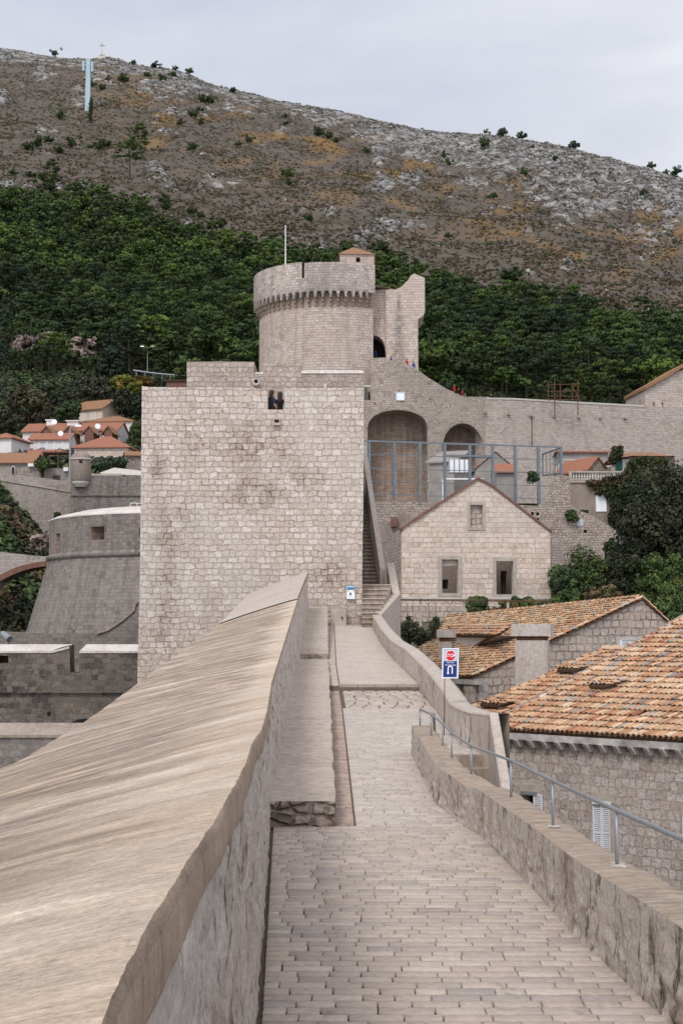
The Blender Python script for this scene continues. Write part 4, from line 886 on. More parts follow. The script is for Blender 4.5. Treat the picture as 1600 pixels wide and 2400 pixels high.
b = MB(); r = .088; cy = h_/2 - .128; b.add([sp(r * 1.12 * math.cos(math.pi/8 + k*math.pi/4), cy + r * 1.12 * math.sin(math.pi/8 + k*math.pi/4), .0065) for k in range(8)], [tuple(range(8))]); b.build('octagon_border', 'sign_white', sg)
b = MB(); b.add([sp(r * math.cos(math.pi/8 + k*math.pi/4), cy + r * math.sin(math.pi/8 + k*math.pi/4), .0085) for k in range(8)], [tuple(range(8))]); b.build('octagon', 'sign_red', sg)
b = MB(); sbox(b, -w_/2 + .026, w_/2 - .03, -h_/2 + .022, .035, .0045, .0065); b.build('blue_panel', 'sign_blue', sg)
def text(name, s, size, u, v, n, mat, parent, c_=None, U=SU, Z=SZ, Nn=SN, org=None, xs=1.0):
    cu = bpy.data.curves.new(name, 'FONT'); cu.body = s; cu.size = size; cu.align_x = 'CENTER'; cu.align_y = 'CENTER'; cu.extrude = .0006; cu.offset = size * .012
    o = bpy.data.objects.new(name, cu); COL.objects.link(o); bpy.context.view_layer.update()
    me = bpy.data.meshes.new_from_object(o.evaluated_get(bpy.context.evaluated_depsgraph_get())); bpy.data.objects.remove(o); me.materials.clear(); me.materials.append(MATS[mat])
    o = bpy.data.objects.new(name, me); COL.objects.link(o); o.parent = parent
    org = org or c; M = Matrix((U, Z, Nn)).transposed().to_4x4(); M.translation = org + U * u + Z * v + Nn * n
    o.matrix_world = M @ Matrix.Diagonal((xs, 1, 1, 1)); return o
text('lettering', 'STOP', .078, 0, cy, .0095, 'sign_white', sg, xs=.88)
text('lettering', 'ONE WAY', .030, 0, .010, .008, 'sign_white', sg)
text('lettering', 'OBAVEZAN SMJER', .025, 0, -.032, .008, 'sign_white', sg, xs=.95)
b = MB(); ar = []; rr = .036; wv = .020
path = [(-rr, -.115)] + [(-rr * math.cos(a), -.105 + .045 + rr * math.sin(a) - .01) for a in [math.pi * k / 10 for k in range(11)]] + [(rr, -.165)]
path[0] = (-rr, -.15); path = [(x, y - .035) for x, y in path]
for i in range(len(path)):
    a = Vector(path[max(i-1, 0)]); d_ = Vector(path[min(i+1, len(path)-1)]); t = (d_ - a).normalized(); nrm = Vector((-t.y, t.x)); p = Vector(path[i]); ar += [p + nrm * wv/2, p - nrm * wv/2]
b.add([sp(p.x, p.y + .02, .0085) for p in ar], [(2*i, 2*i+1, 2*i+3, 2*i+2) for i in range(len(path) - 1)])
ay = path[0][1] + .02; b.add([sp(-rr - .026, ay + .004, .0085), sp(-rr, ay - .028, .0085), sp(-rr + .026, ay + .004, .0085)], [(0, 1, 2)]); b.build('turn_arrow', 'sign_white', sg)
# ---------------------------------------------------------------- square tower block behind the walkway
def quadbox(mb, pl, px0, py0, px1, py1, th, off=0.0, mi=0):
    """box on plane pl given by a pixel rectangle (left, top, right, bottom); front face at off"""
    a, b_ = pl.px(px0, py1, off), pl.px(px1, py0, off); u0, z0, u1, z1 = a[0], a[1], b_[0], b_[1]
    mb.hexa([pl.at(u0, z0, off), pl.at(u1, z0, off), pl.at(u1, z0, off - th), pl.at(u0, z0, off - th)],
            [pl.at(u0, z1, off), pl.at(u1, z1, off), pl.at(u1, z1, off - th), pl.at(u0, z1, off - th)], mi)
T1 = Plane((0, 60), (1, 0)); pxl = lambda pl, pts, off=0.0: [pl.px(x, y, off) for x, y in pts]
tw = thing('square_tower', 'large plain square stone tower block rising at the end of the walkway', 'tower')
b = MB()
b.slab(T1, pxl(T1, [(333, 905), (350, 907), (430, 908), (560, 908), (627, 913), (627, 960), (666, 960), (666, 911), (760, 909), (852, 910), (851, 1180), (849, 1290), (848, 1400), (845, 1500), (700, 1560), (560, 1700), (320, 1760), (322, 1600), (328, 1350), (331, 1100)]), th=.55)
b.build('front_wall', 'tower_stone', tw)
xl, xr = Xof(333, 1100, 60), Xof(851, 1100, 60); zt_ = ZP(908, 60)
b = MB(); b.box((xl + .3, 60.58 + 3.6, (zt_ - 14) / 2), (.6, 7.2, zt_ + 14)); b.box((xr - .35, 60.58 + 3.6, (zt_ - 5) / 2 - .02), (.6, 7.2, zt_ + 5))
b.build('side_wall', 'tower_stone', tw)
tz = 7.86; b = MB(); b.box(((xl + xr) / 2, 64.2, tz - .3), (xr - xl - 1.2, 7.15, .6)); b.build('terrace', 'pale_trim', tw)
b = MB(); quadbox(b, T1, 640, 979, 657, 996, .3, .16); b.build('drain_spout', 'stone_trim', tw)
b = MB(); quadbox(b, T1, 643, 983, 654, 990, .02, .17); b.build('drain_hole', 'dark_void', tw)
# thin quoin-like smooth margin at the right edge
t = MB(); D = 59.55; q = [P(774, 1466, D), P(811, 1467, D), P(811, 1467, D + .3), P(774, 1466, D + .3)]; q2 = [P(776, 1427, D + .12), P(811, 1428, D + .12), P(811, 1428, D + .32), P(776, 1427, D + .32)]
for v in q: v.z = float(g(59.5)) + .0
t.hexa(q, q2); o = thing('stone_block', 'squared stone slab with a small hole leaning against the tower foot', 'stone block'); t.build('slab', 'stone_trim', o)
b = MB(); h = P(801, 1447, D - .02); b.tube([h, h + Vector((0, .06, 0))], .035, 10); b.build('hole', 'dark_void', o)
o = thing('wall_box', 'white box with blue top fixed low on the square tower wall', 'box')
b = MB(); quadbox(b, T1, 812, 1371, 831, 1404, .16, .16); b.build('housing', 'sign_white', o)
b = MB(); quadbox(b, T1, 812.6, 1376, 830.4, 1382.5, .02, .168); b.build('blue_band', 'box_blue', o)
b = MB(); quadbox(b, T1, 811.5, 1370, 831.5, 1373, .18, .18); b.build('lid', 'rail_metal', o)
for x in (813.5, 827): b = MB(); quadbox(b, T1, x, 1384, x + 3, 1387, .02, .168); b.build('yellow_mark', 'box_yellow', o)
b = MB(); q = T1.px(821, 1392, .17); cc = T1.at(*q, .17); b.add([cc + Vector((math.cos(a) * .05 * (1 if i % 2 else .5), 0, math.sin(a) * .075 * (1 if i % 2 else .6))) for i, a in enumerate([6.283 * k / 10 for k in range(10)])], [tuple(range(10))]); b.build('round_emblem', 'sign_blue', o)
# ---- second storey behind it
T2 = Plane((0, 69), (1, 0)); up = thing('rampart_block', 'weathered higher rampart with merlon behind the square tower', 'rampart')
b = MB(); b.slab(T2, pxl(T2, [(438, 848), (520, 847), (596, 848), (596, 875), (617, 875), (617, 850), (707, 851), (707, 876), (851, 876), (851, 935), (846, 1250), (438, 1250)]), th=2.4); b.build('wall', 'upper_stone', up)
b = MB()
a0, a1 = T2.px(706, 875.5), T2.px(851, 875.5)
zt2 = T2.px(706, 867, -.9)[1]
b.hexa([T2.at(a0[0], a0[1], .06), T2.at(a1[0], a1[1], .06), T2.at(a1[0], a1[1], -2.2), T2.at(a0[0], a0[1], -2.2)], [T2.at(a0[0], a0[1] + .13, .02), T2.at(a1[0], a1[1] + .13, .02), T2.at(a1[0] - .1, zt2 + .04, -1.2), T2.at(a0[0], zt2 + .04, -1.2)])
b.build('white_coping', 'white_plaster', up)
b = MB(); quadbox(b, T2, 598, 872, 617, 877, .5, .02); b.build('white_coping', 'white_plaster', up)
b = MB(); quadbox(b, T2, 759, 899, 765, 914, .3, .3); b.build('stone_stub', 'pale_trim', up)
b = MB(); q = T2.at(*T2.px(601, 897), 0); b.tube([q + Vector((0, .1, 0)), q + Vector((0, -.3, 0))], .16, 8); b.build('drain_spout', 'pale_trim', up)
b = MB(); b.tube([q + Vector((0, -.2, 0.02)), q + Vector((0, -.31, 0.02))], .10, 8); b.build('drain_hole', 'dark_void', up)
# ---- stairs at the right of the tower
sr = thing('stone_stairs', 'narrow stone stairs climbing beside the right flank of the square tower', 'stairs')
b = MB(); x0 = Xof(847, 1440, 59.6)
nb_ = MB(); z = float(g(58.6)); D = 58.4; zL = ZP(1370, 61.5); n1 = 9
for i in range(n1):
    d0 = D + i * (61.5 - D) / n1; z1 = z + (i + 1) * (zL - z) / n1; xe = np.interp(d0, [58.4, 61.5], [1.22, 2.05]); b.box(((x0 + xe) / 2, (d0 + 65.3) / 2, z1 - .65), (xe - x0, 65.3 - d0, 1.2 + .001 * i)); nb_.box(((x0 + xe) / 2, d0 + .16, z1 - .022), (xe - x0 + .01, .42, .045))
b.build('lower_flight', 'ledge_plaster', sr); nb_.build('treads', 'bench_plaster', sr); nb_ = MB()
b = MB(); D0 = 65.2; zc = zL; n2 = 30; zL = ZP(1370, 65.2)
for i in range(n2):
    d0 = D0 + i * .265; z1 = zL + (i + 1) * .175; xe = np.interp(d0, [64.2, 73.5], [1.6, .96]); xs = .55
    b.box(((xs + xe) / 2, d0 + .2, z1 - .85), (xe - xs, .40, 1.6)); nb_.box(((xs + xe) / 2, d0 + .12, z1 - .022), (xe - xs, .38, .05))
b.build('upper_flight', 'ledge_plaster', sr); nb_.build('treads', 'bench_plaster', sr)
sw = thing('stair_wall', 'smooth concrete wall stepping up on the right side of the narrow stairs', 'wall')
def wallseg(mb, pts, th, zb, mi=0):
    for (a, c_) in zip(pts[:-1], pts[1:]):
        d = Vector((c_.x - a.x, c_.y - a.y, 0)).normalized(); nn = Vector((d.y, -d.x, 0)) * th
        A, B = Vector(a), Vector(c_); mb.hexa([Vector((A.x, A.y, zb)), Vector((B.x, B.y, zb)), Vector((B.x, B.y, zb)) + nn, Vector((A.x, A.y, zb)) + nn], [A, B, B + nn, A + nn], mi)
b = MB(); wallseg(b, [P(873, 1441, r2b[-1][1]), P(919, 1391, 61.6)], .34, -4); b.build('lower_wall', 'parapet_coping', sw)
b = MB(); wallseg(b, [P(919, 1391, 61.62), P(906, 1319, 64.6)], .3, -2); b.build('middle_wall', 'parapet_coping', sw)
b = MB(); wallseg(b, [P(890, 1330, 64.2), P(847, 1046, 73.5)], .22, -1); b.build('upper_wall', 'parapet_coping', sw)
# ---------------------------------------------------------------- round fort
CX, CD, RB, RC = Xof(780, 700, 215), 215.0, 10.4, 11.2
def lathe(name, prof, a0, a1, n, mat, parent, cx=CX, cd=CD, tilt=0.0, smooth=True, fn=None):
    """prof [(r,z)] bottom to top; angle 0 faces the camera, positive to the right"""
    A = np.linspace(a0, a1, n); V = []; U = []
    for a in A:
        for r, z in prof: V.append((cx + r * math.sin(a), cd - r * math.cos(a), z + tilt * math.sin(a))); U.append((a * max(p[0] for p in prof), z))
    return npmesh(name, V, grid_faces(n, len(prof)), mat, parent, uv=np.array(U), smooth=smooth)
ft = thing('round_fortress', 'great round stone fortress tower with corbelled crown and small tiled turret', 'fortress')
zc = ZP(681, CD - RC); ztp = ZP(611, CD - RC) ; zcb = ZP(716, CD - RB); zbase = 15.0
AR = math.asin((Xof(872, 700, 212) - CX) / RB)
lathe('tower_wall', [(RB + .25, zbase), (RB, zcb - 14), (RB, zc + .3)], -2.2, AR, 90, 'fort_round_stone', ft)
arcR = math.asin((Xof(876, 700, 212) - CX) / RC)
# crown parapet, merlon slot at px 707-712
aS0 = math.asin((Xof(707, 640, 204) - CX) / RC); aS1 = math.asin((Xof(713, 640, 204) - CX) / RC)
zs = ZP(652, CD - RC * math.cos(aS0))
lathe('crown_parapet', [(RC, zc), (RC, ztp), (RC - 1.1, ztp), (RC - 1.1, zc)], -2.2, aS0, 70, 'fort_crown_stone', ft, smooth=False)
lathe('crown_parapet', [(RC, zc), (RC, ztp - .15), (RC - 1.1, ztp - .15), (RC - 1.1, zc)], aS1, arcR, 50, 'fort_crown_stone', ft, smooth=False)
lathe('crown_parapet', [(RC, zc), (RC, zs), (RC - 1.1, zs), (RC - 1.1, zc)], aS0, aS1, 3, 'fort_crown_stone', ft, smooth=False)
lathe('roof_floor', [(RC - .8, zs - .5), (.1, zs - .5)], -2.2, 2.2, 40, 'pale_trim', ft)
# corbels with little arches between them
nC = 0; a = -1.52; da = .0935; hC = zc - zcb
cor = []; ang = []
while a < arcR - .02: ang.append(a); a += da
for i, a in enumerate(ang):
    U_ = Vector((math.cos(a), math.sin(a), 0)); O_ = Vector((math.sin(a), -math.cos(a), 0)); C0 = Vector((CX, CD, 0)); b = MB(); hw_ = .15
    for k, (r0, r1, z0, z1) in enumerate(((RB - .1, RB + .22, zcb, zcb + .55), (RB - .1, RB + .48, zcb + .5, zcb + 1.05), (RB - .1, RC + .02, zcb + 1.0, zc - .72))):
        q0 = [C0 + O_ * r0 - U_ * hw_, C0 + O_ * r1 * 1 - U_ * hw_, C0 + O_ * r1 + U_ * hw_, C0 + O_ * r0 + U_ * hw_]
        b.hexa([v + Vector((0, 0, z0)) for v in q0], [v + Vector((0, 0, z1)) for v in q0])
    b.build('corbel', 'corbel_stone', ft)
# arch fascia: ring strip with scalloped lower edge
V = []; Fc = []; U = []; n = 0
for i in range(len(ang) - 1):
    for k in range(9):
        t = k / 8; aa = ang[i] + (ang[i+1] - ang[i]) * t; x = (t - .5) * 2; zz = zc - .75 + (.85 * math.sqrt(max(0, 1 - (x / .74) ** 2)) if abs(x) < .74 else 0)
        V += [(CX + RC * math.sin(aa), CD - RC * math.cos(aa), zz), (CX + RC * math.sin(aa), CD - RC * math.cos(aa), zc + .25), (CX + RB * math.sin(aa), CD - RB * math.cos(aa), zz)]
        U += [(aa * RC, zz), (aa * RC, zc + .25), (aa * RC, zz + .5)]
m_ = len(V) // 3; Fc = [(3*i, 3*i+3, 3*i+4, 3*i+1) for i in range(m_ - 1)] + [(3*i, 3*i+2, 3*i+5, 3*i+3) for i in range(m_ - 1)]
npmesh('arch_band', V, Fc, 'fort_crown_stone', ft, uv=np.array(U))
lathe('shade_band', [(RB + .03, zcb - .1), (RB + .03, zc)], -2.2, AR, 80, 'arch_back_stone', ft)  # dark strip behind the corbels: shade under the crown put into the colour
# moulding under the parapet
# right return wall of the tower and turret
dR = CD - RB * math.cos(AR); xR = CX + RB * math.sin(AR)
b = MB(); b.box((xR - .3, dR + 5, (zc + zbase) / 2), (.6, 10, zc - zbase)); b.build('return_wall', 'fort_round_stone', ft)
TT = Plane((0, CD - RC * math.cos(arcR) - .15), (1, 0)); b = MB()
b.slab(TT, pxl(TT, [(796, 594), (877, 597), (876, 640), (875, 684), (796, 680)]), [pxl(TT, [(834, 603), (843.5, 603), (843.5, 614), (834, 614)])], th=5.5, back=True); tu = b.build('turret', 'fort_crown_stone', ft)
tu.data.materials.clear(); tu.data.materials.append(MATS['fort_round_stone'])
u0, z0 = TT.px(795, 594); u1, _ = TT.px(878.5, 594); z1 = TT.px(830, 580, -2.8)[1]
b = MB(); e4 = [TT.at(u0 - .2, z0 - .1, .25), TT.at(u1 + .2, z0 - .2, .25), TT.at(u1 + .2, z0 - .2, -5.7), TT.at(u0 - .2, z0 - .1, -5.7)]; ap = [TT.at((u0 + u1) / 2 - .6, z1, -2.7), TT.at((u0 + u1) / 2 - .2, z1, -2.9)]
b.add(e4 + ap, [(0, 1, 5, 4), (1, 2, 5), (2, 3, 4, 5), (3, 0, 4), (0, 3, 2, 1)]); rf = b.build('turret_roof', 'far_roof_old', ft)
b = MB(); quadbox(b, TT, 834, 603, 843.5, 614, .05, -.9); b.build('turret_window', 'dark_void', ft)
# right wing of the fortress
T3 = Plane((0, 208), (1, 0)); b = MB()
b.slab(T3, pxl(T3, [(868, 680), (905, 678), (906, 880), (868, 880)]), [pxl(T3, [(873.5, 838), (873.5, 787), (880, 786), (889, 790), (897, 799), (902, 812), (905, 838)])], th=3.0); b.build('recessed_wall', 'fort_round_stone', ft)
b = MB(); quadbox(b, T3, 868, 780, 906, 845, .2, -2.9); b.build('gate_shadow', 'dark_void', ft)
Tb = Plane((0, 207.6), (1, 0)); b = MB()
b.slab(Tb, pxl(Tb, [(904, 681), (913, 677), (926, 679), (940, 672), (955, 657), (962, 646), (970, 640.5), (980, 645), (995, 651), (995, 733), (990, 741), (979, 748), (979, 800), (980.5, 900), (905, 900)]), th=8.0); b.build('wing_wall', 'wing_stone', ft)
b = MB(); fp = P(669, 623, 206); b.tube([fp - Vector((0, 0, 1.5)), P(669, 528, 206)], [.10, .06], 6); o = b.build('flagpole', 'white_paint'); tag(o, 'tall thin white flagpole on the round tower', 'flagpole')
# ---------------------------------------------------------------- fort wall with two blind arches
T4 = Plane((0, 200), (1, 0)); fw = thing('fort_wall', 'rough grey fortress wall with two tall blind arches', 'wall')
def arch(x0, x1, ytop, yspr, ybot, n=14):
    pts = [(x0, ybot)]
    for k in range(n + 1):
        a = math.pi * (1 - k / n); cx = (x0 + x1) / 2; pts.append((cx + (x1 - x0) / 2 * math.cos(a), yspr - (yspr - ytop) * math.sin(a) ** .85))
    return pts + [(x1, ybot)]
A1 = arch(861, 1001, 961, 1004, 1200); A2 = arch(1035, 1132, 992, 1062, 1200)
b = MB()
b.slab(T4, pxl(T4, [(835, 885), (853.5, 885), (853.5, 938), (868, 938), (868, 880), (868, 839), (900, 842), (925, 846), (950, 853), (966, 859), (980, 868), (1003, 885), (1044, 910), (1082, 928), (1100, 933), (1120, 931), (1142, 932), (1142, 1215), (835, 1215)]), [pxl(T4, A1), pxl(T4, A2)], th=4.0, back=False)
b.build('wall', 'fort_wall_stone', fw)
b = MB(); quadbox(b, T4, 830, 930, 1150, 1230, .4, -3.95); b.build('arch_infill', 'arch_back_stone', fw)
for Aq in (A1, A2):
    b = MB(); q = pxl(T4, Aq[1:-1]); ctr = (sum(p[0] for p in q) / len(q), min(p[1] for p in q)); oq = [(ctr[0] + (p[0] - ctr[0]) * 1.07, ctr[1] + (p[1] - ctr[1]) * 1.11) for p in q]
    for i in range(len(q) - 1):
        a_, b_, c_, d_ = q[i], q[i+1], oq[i+1], oq[i]; b.add([T4.at(*a_, .06), T4.at(*b_, .06), T4.at(*c_, .06), T4.at(*d_, .06)], [(3, 2, 1, 0)])
        b.add([T4.at(*a_, .06), T4.at(*b_, .06), T4.at(*b_, 0), T4.at(*a_, 0)], [(0, 1, 2, 3)])
    b.build('arch_ring', 'ruin_rubble_stone', fw)
b = MB(); quadbox(b, T4, 845, 903, 868, 940, .3, -1.6); b.build('niche_back', 'pale_trim', fw)
b = MB(); quadbox(b, T4, 853, 903, 868, 907, .5, .1); b.build('lintel', 'pale_trim', fw)
b = MB(); quadbox(b, T4, 927, 919, 949, 939, .12, .12); b.build('plaque_frame', 'sign_grey', fw)
b = MB(); quadbox(b, T4, 930, 922, 946.5, 938, .04, .16); b.build('plaque_panel', 'sign_white', fw)
r_ = random.Random(3); b = MB()
for i in range(26):
    x, y = r_.uniform(875, 1125), r_.uniform(860, 960); quadbox(b, T4, x, y, x + 2, y + 2.6, .02, .012)
b.build('putlog_holes', 'dark_void', fw)
# long city wall to the right
pa, pb_ = P(1138, 932, 199.6), P(1640, 956, 212.5); T5 = plane_pts((pa.x, pa.y), (pb_.x, pb_.y)); cw = thing('city_wall', 'long straight pale city wall running right below the pine wood', 'wall')
b = MB(); b.slab(T5, pxl(T5, [(1138, 932), (1203, 933), (1325, 940), (1509, 950), (1640, 957), (1640, 1180), (1138, 1180)]), th=3.0); b.build('wall', 'city_wall_stone', cw)
b = MB(); b.slab(T5, pxl(T5, [(1138, 932), (1203, 933), (1325, 940), (1509, 950), (1509, 954), (1325, 944), (1203, 937), (1138, 936)]), th=.6, off=.08); b.build('coping', 'pale_trim', cw)
for x, y in ((1139, 965), (1193, 969), (1246, 972), (1300, 974), (1357, 976), (1408, 978), (1466, 978)):
    b = MB(); quadbox(b, T5, x - 3, y, x + 3, y + 4, .5, .4); b.build('stone_corbel', 'ruin_rubble_stone', cw)
b = MB(); quadbox(b, T5, 1245.2, 974, 1246.2, 1048, .05, .06); b.build('drainpipe', 'rust_metal', cw)
# scaffold on the wall top
sc = thing('scaffold', 'rusty tube scaffold standing on top of the long city wall', 'scaffold')
T6 = Plane((0, 203.5), (1, 0)); 
def stick(mb, x0, y0, x1, y1, D, r): mb.tube([P(x0, y0, D), P(x1, y1, D)], r, 5)
for x, y0, y1 in ((1284, 896, 940), (1299, 888, 974), (1340, 898, 940), (1353, 890, 974), (1312, 900, 940)): b = MB(); stick(b, x, y0, x, y1, 201.5, .07); b.build('upright', 'rust_metal', sc)
for x0, y0, x1, y1 in ((1280, 902, 1358, 900), (1280, 918, 1358, 916), (1280, 928, 1358, 929), (1340, 905, 1360, 942), (1284, 936, 1358, 938)): b = MB(); stick(b, x0, y0, x1, y1, 201.4, .05); b.build('crossbar', 'rust_metal', sc)
# wall tower at the right edge of the picture
T7 = Plane((0, 206), (1, .12)); o = thing('gate_tower', 'square stone tower with shallow tiled roof on the city wall at the right', 'tower')
b = MB(); b.slab(T7, pxl(T7, [(1511, 914), (1575, 876), (1640, 850), (1640, 1180), (1568, 1180), (1568, 962), (1511, 958)]), th=9); b.build('wall', 'city_wall_stone', o)
b = MB(); q = pxl(T7, [(1508, 914), (1560, 885), (1605, 857), (1640, 840)]); q2 = [(u, z + .45) for u, z in q]
for i in range(3): b.hexa([T7.at(*q[i], .5), T7.at(*q[i+1], .5), T7.at(*q[i+1], -9), T7.at(*q[i], -9)], [T7.at(*q2[i], .5), T7.at(*q2[i+1], .5), T7.at(*q2[i+1], -9), T7.at(*q2[i], -9)])
b.build('roof', 'far_roof_old', o)
# ---------------------------------------------------------------- tall mesh fence of the sports court
fa, fb_ = P(848, 1033, 134), P(1316, 1048, 139); T8 = plane_pts((fa.x, fa.y), (fb_.x, fb_.y)); fe = thing('court_fence', 'tall grey steel framework fence above the ruined house', 'fence')
PX_ = [(866, 1034, 1173), (924.5, 1036, 1173), (984, 1037, 1176), (1042.5, 1039, 1178), (1101, 1041, 1180), (1155, 1043, 1181), (1208, 1044, 1183), (1262, 1046, 1184), (1315, 1048, 1118)]
for x, y0, y1 in PX_: b = MB(); quadbox(b, T8, x - 2.4, y0, x + 2.4, y1, .2, .1); b.build('post', 'fence_metal', fe)
def hbar(y0, y1, x0, x1, w, off=.02):
    b = MB(); a0, a1 = T8.px(x0, y0, off), T8.px(x1, y1, off); hh = w / 2 / F * 136
    b.hexa([T8.at(a0[0], a0[1] - hh, off), T8.at(a1[0], a1[1] - hh, off), T8.at(a1[0], a1[1] - hh, off - .08), T8.at(a0[0], a0[1] - hh, off - .08)], [T8.at(a0[0], a0[1] + hh, off), T8.at(a1[0], a1[1] + hh, off), T8.at(a1[0], a1[1] + hh, off - .08), T8.at(a0[0], a0[1] + hh, off - .08)]); return b
hbar(1033, 1048, 848, 1317, 4.2).build('top_rail', 'fence_metal', fe)
for y0, y1, xe in ((1065, 1078, 1317), (1097, 1109, 1317), (1127, 1139, 1290), (1158, 1169, 1275)): hbar(y0, y1, 852, xe, 1.7).build('rail', 'fence_metal', fe)
hbar(1068, 1069, 1044, 1156, 5, .14).build('rail', 'fence_metal', fe)
b = MB(); q = [T8.at(*T8.px(1315, 1049)), T8.at(*T8.px(1315, 1110))]; q += [P(1271, 1114, 150), P(1271, 1064, 150)]
for i in range(4): b.tube([q[i], q[(i+1) % 4]], .09, 5)
for k in range(1, 5): b.tube([q[0].lerp(q[3], k / 5), q[1].lerp(q[2], k / 5)], .035, 4)
b.build('end_frame', 'fence_metal', fe)
# football goal behind it
T9 = Plane((0, 146), (1, 0)); o = thing('football_goal', 'white football goal frame behind the grey court fence', 'goal')
for r4 in ((1036, 1122, 1038.5, 1178), (1130, 1122, 1132.5, 1150), (1036, 1120.5, 1133, 1124)): b = MB(); quadbox(b, T9, *r4, .12); b.build('goal_post', 'white_paint', o)
# walls below the court
T10 = Plane((0, 132), (1, .02)); rw = thing('court_wall', 'rough rubble retaining wall under the court fence behind the ruin', 'wall')
b = MB(); b.slab(T10, pxl(T10, [(855, 1174), (1019, 1176), (1208, 1183), (1262, 1186), (1288, 1158), (1298, 1126), (1306, 1112), (1334, 1116), (1336, 1180), (1344, 1190), (1395, 1212), (1441, 1243), (1475, 1275), (1504, 1306), (1530, 1345), (1530, 1420), (855, 1420)]),
    [pxl(T10, r) for r in ([(1244, 1200), (1250, 1200), (1250, 1207), (1244, 1207)], [(1256, 1201), (1262, 1201), (1262, 1208), (1256, 1208)], [(1256, 1214), (1262, 1214), (1262, 1222), (1256, 1222)], [(1245, 1213), (1250, 1213), (1250, 1219), (1245, 1219)], [(1367, 1242), (1374, 1242), (1374, 1249), (1367, 1249)])], th=1.2)
b.build('wall', 'ruin_rubble_stone', rw)
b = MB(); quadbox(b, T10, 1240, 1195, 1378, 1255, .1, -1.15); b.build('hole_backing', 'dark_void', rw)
o = thing('small_window', 'small pale barred window in the rubble wall right of the ruin', 'window'); b = MB(); quadbox(b, T10, 1350, 1217, 1366, 1233, .15, .05); b.build('frame', 'pale_trim', o); b = MB(); quadbox(b, T10, 1353, 1219, 1364, 1232, .05, .07); b.build('pane', 'sign_grey', o)
# ---------------------------------------------------------------- generic windows and houses
def win(pl, x0, y0, x1, y1, parent, frame='white_paint', pane='glass_dark', fw_=.07, off=.03, shutters=None, depth=.1, name='window', mull=True):
    """frame with a pane, as children; coordinates in (u,z)"""
    b = MB(); 
    def bx(u0, u1, z0, z1, o0, th): b.hexa([pl.at(u0, z0, o0), pl.at(u1, z0, o0), pl.at(u1, z0, o0 - th), pl.at(u0, z0, o0 - th)], [pl.at(u0, z1, o0), pl.at(u1, z1, o0), pl.at(u1, z1, o0 - th), pl.at(u0, z1, o0 - th)])
    bx(x0, x0 + fw_, y0, y1, off, depth); bx(x1 - fw_, x1, y0, y1, off, depth); bx(x0 + fw_, x1 - fw_, y0, y0 + fw_, off, depth); bx(x0 + fw_, x1 - fw_, y1 - fw_, y1, off, depth)
    if mull: bx((x0 + x1) / 2 - fw_ / 3, (x0 + x1) / 2 + fw_ / 3, y0 + fw_, y1 - fw_, off - .01, depth - .02)
    w_ = b.build(name, frame, parent); b = MB(); bx(x0 + fw_ * .6, x1 - fw_ * .6, y0 + fw_ * .6, y1 - fw_ * .6, off - .04, .04); b.build('pane', pane, w_)
    if shutters:
        sw_ = (x1 - x0) * .5
        for a in ((x0 - sw_ - .02, x0 - .02), (x1 + .02, x1 + sw_ + .02)): b = MB(); bx(a[0], a[1], y0, y1, off + .03, .05); b.build('shutter', shutters, w_)
    return w_
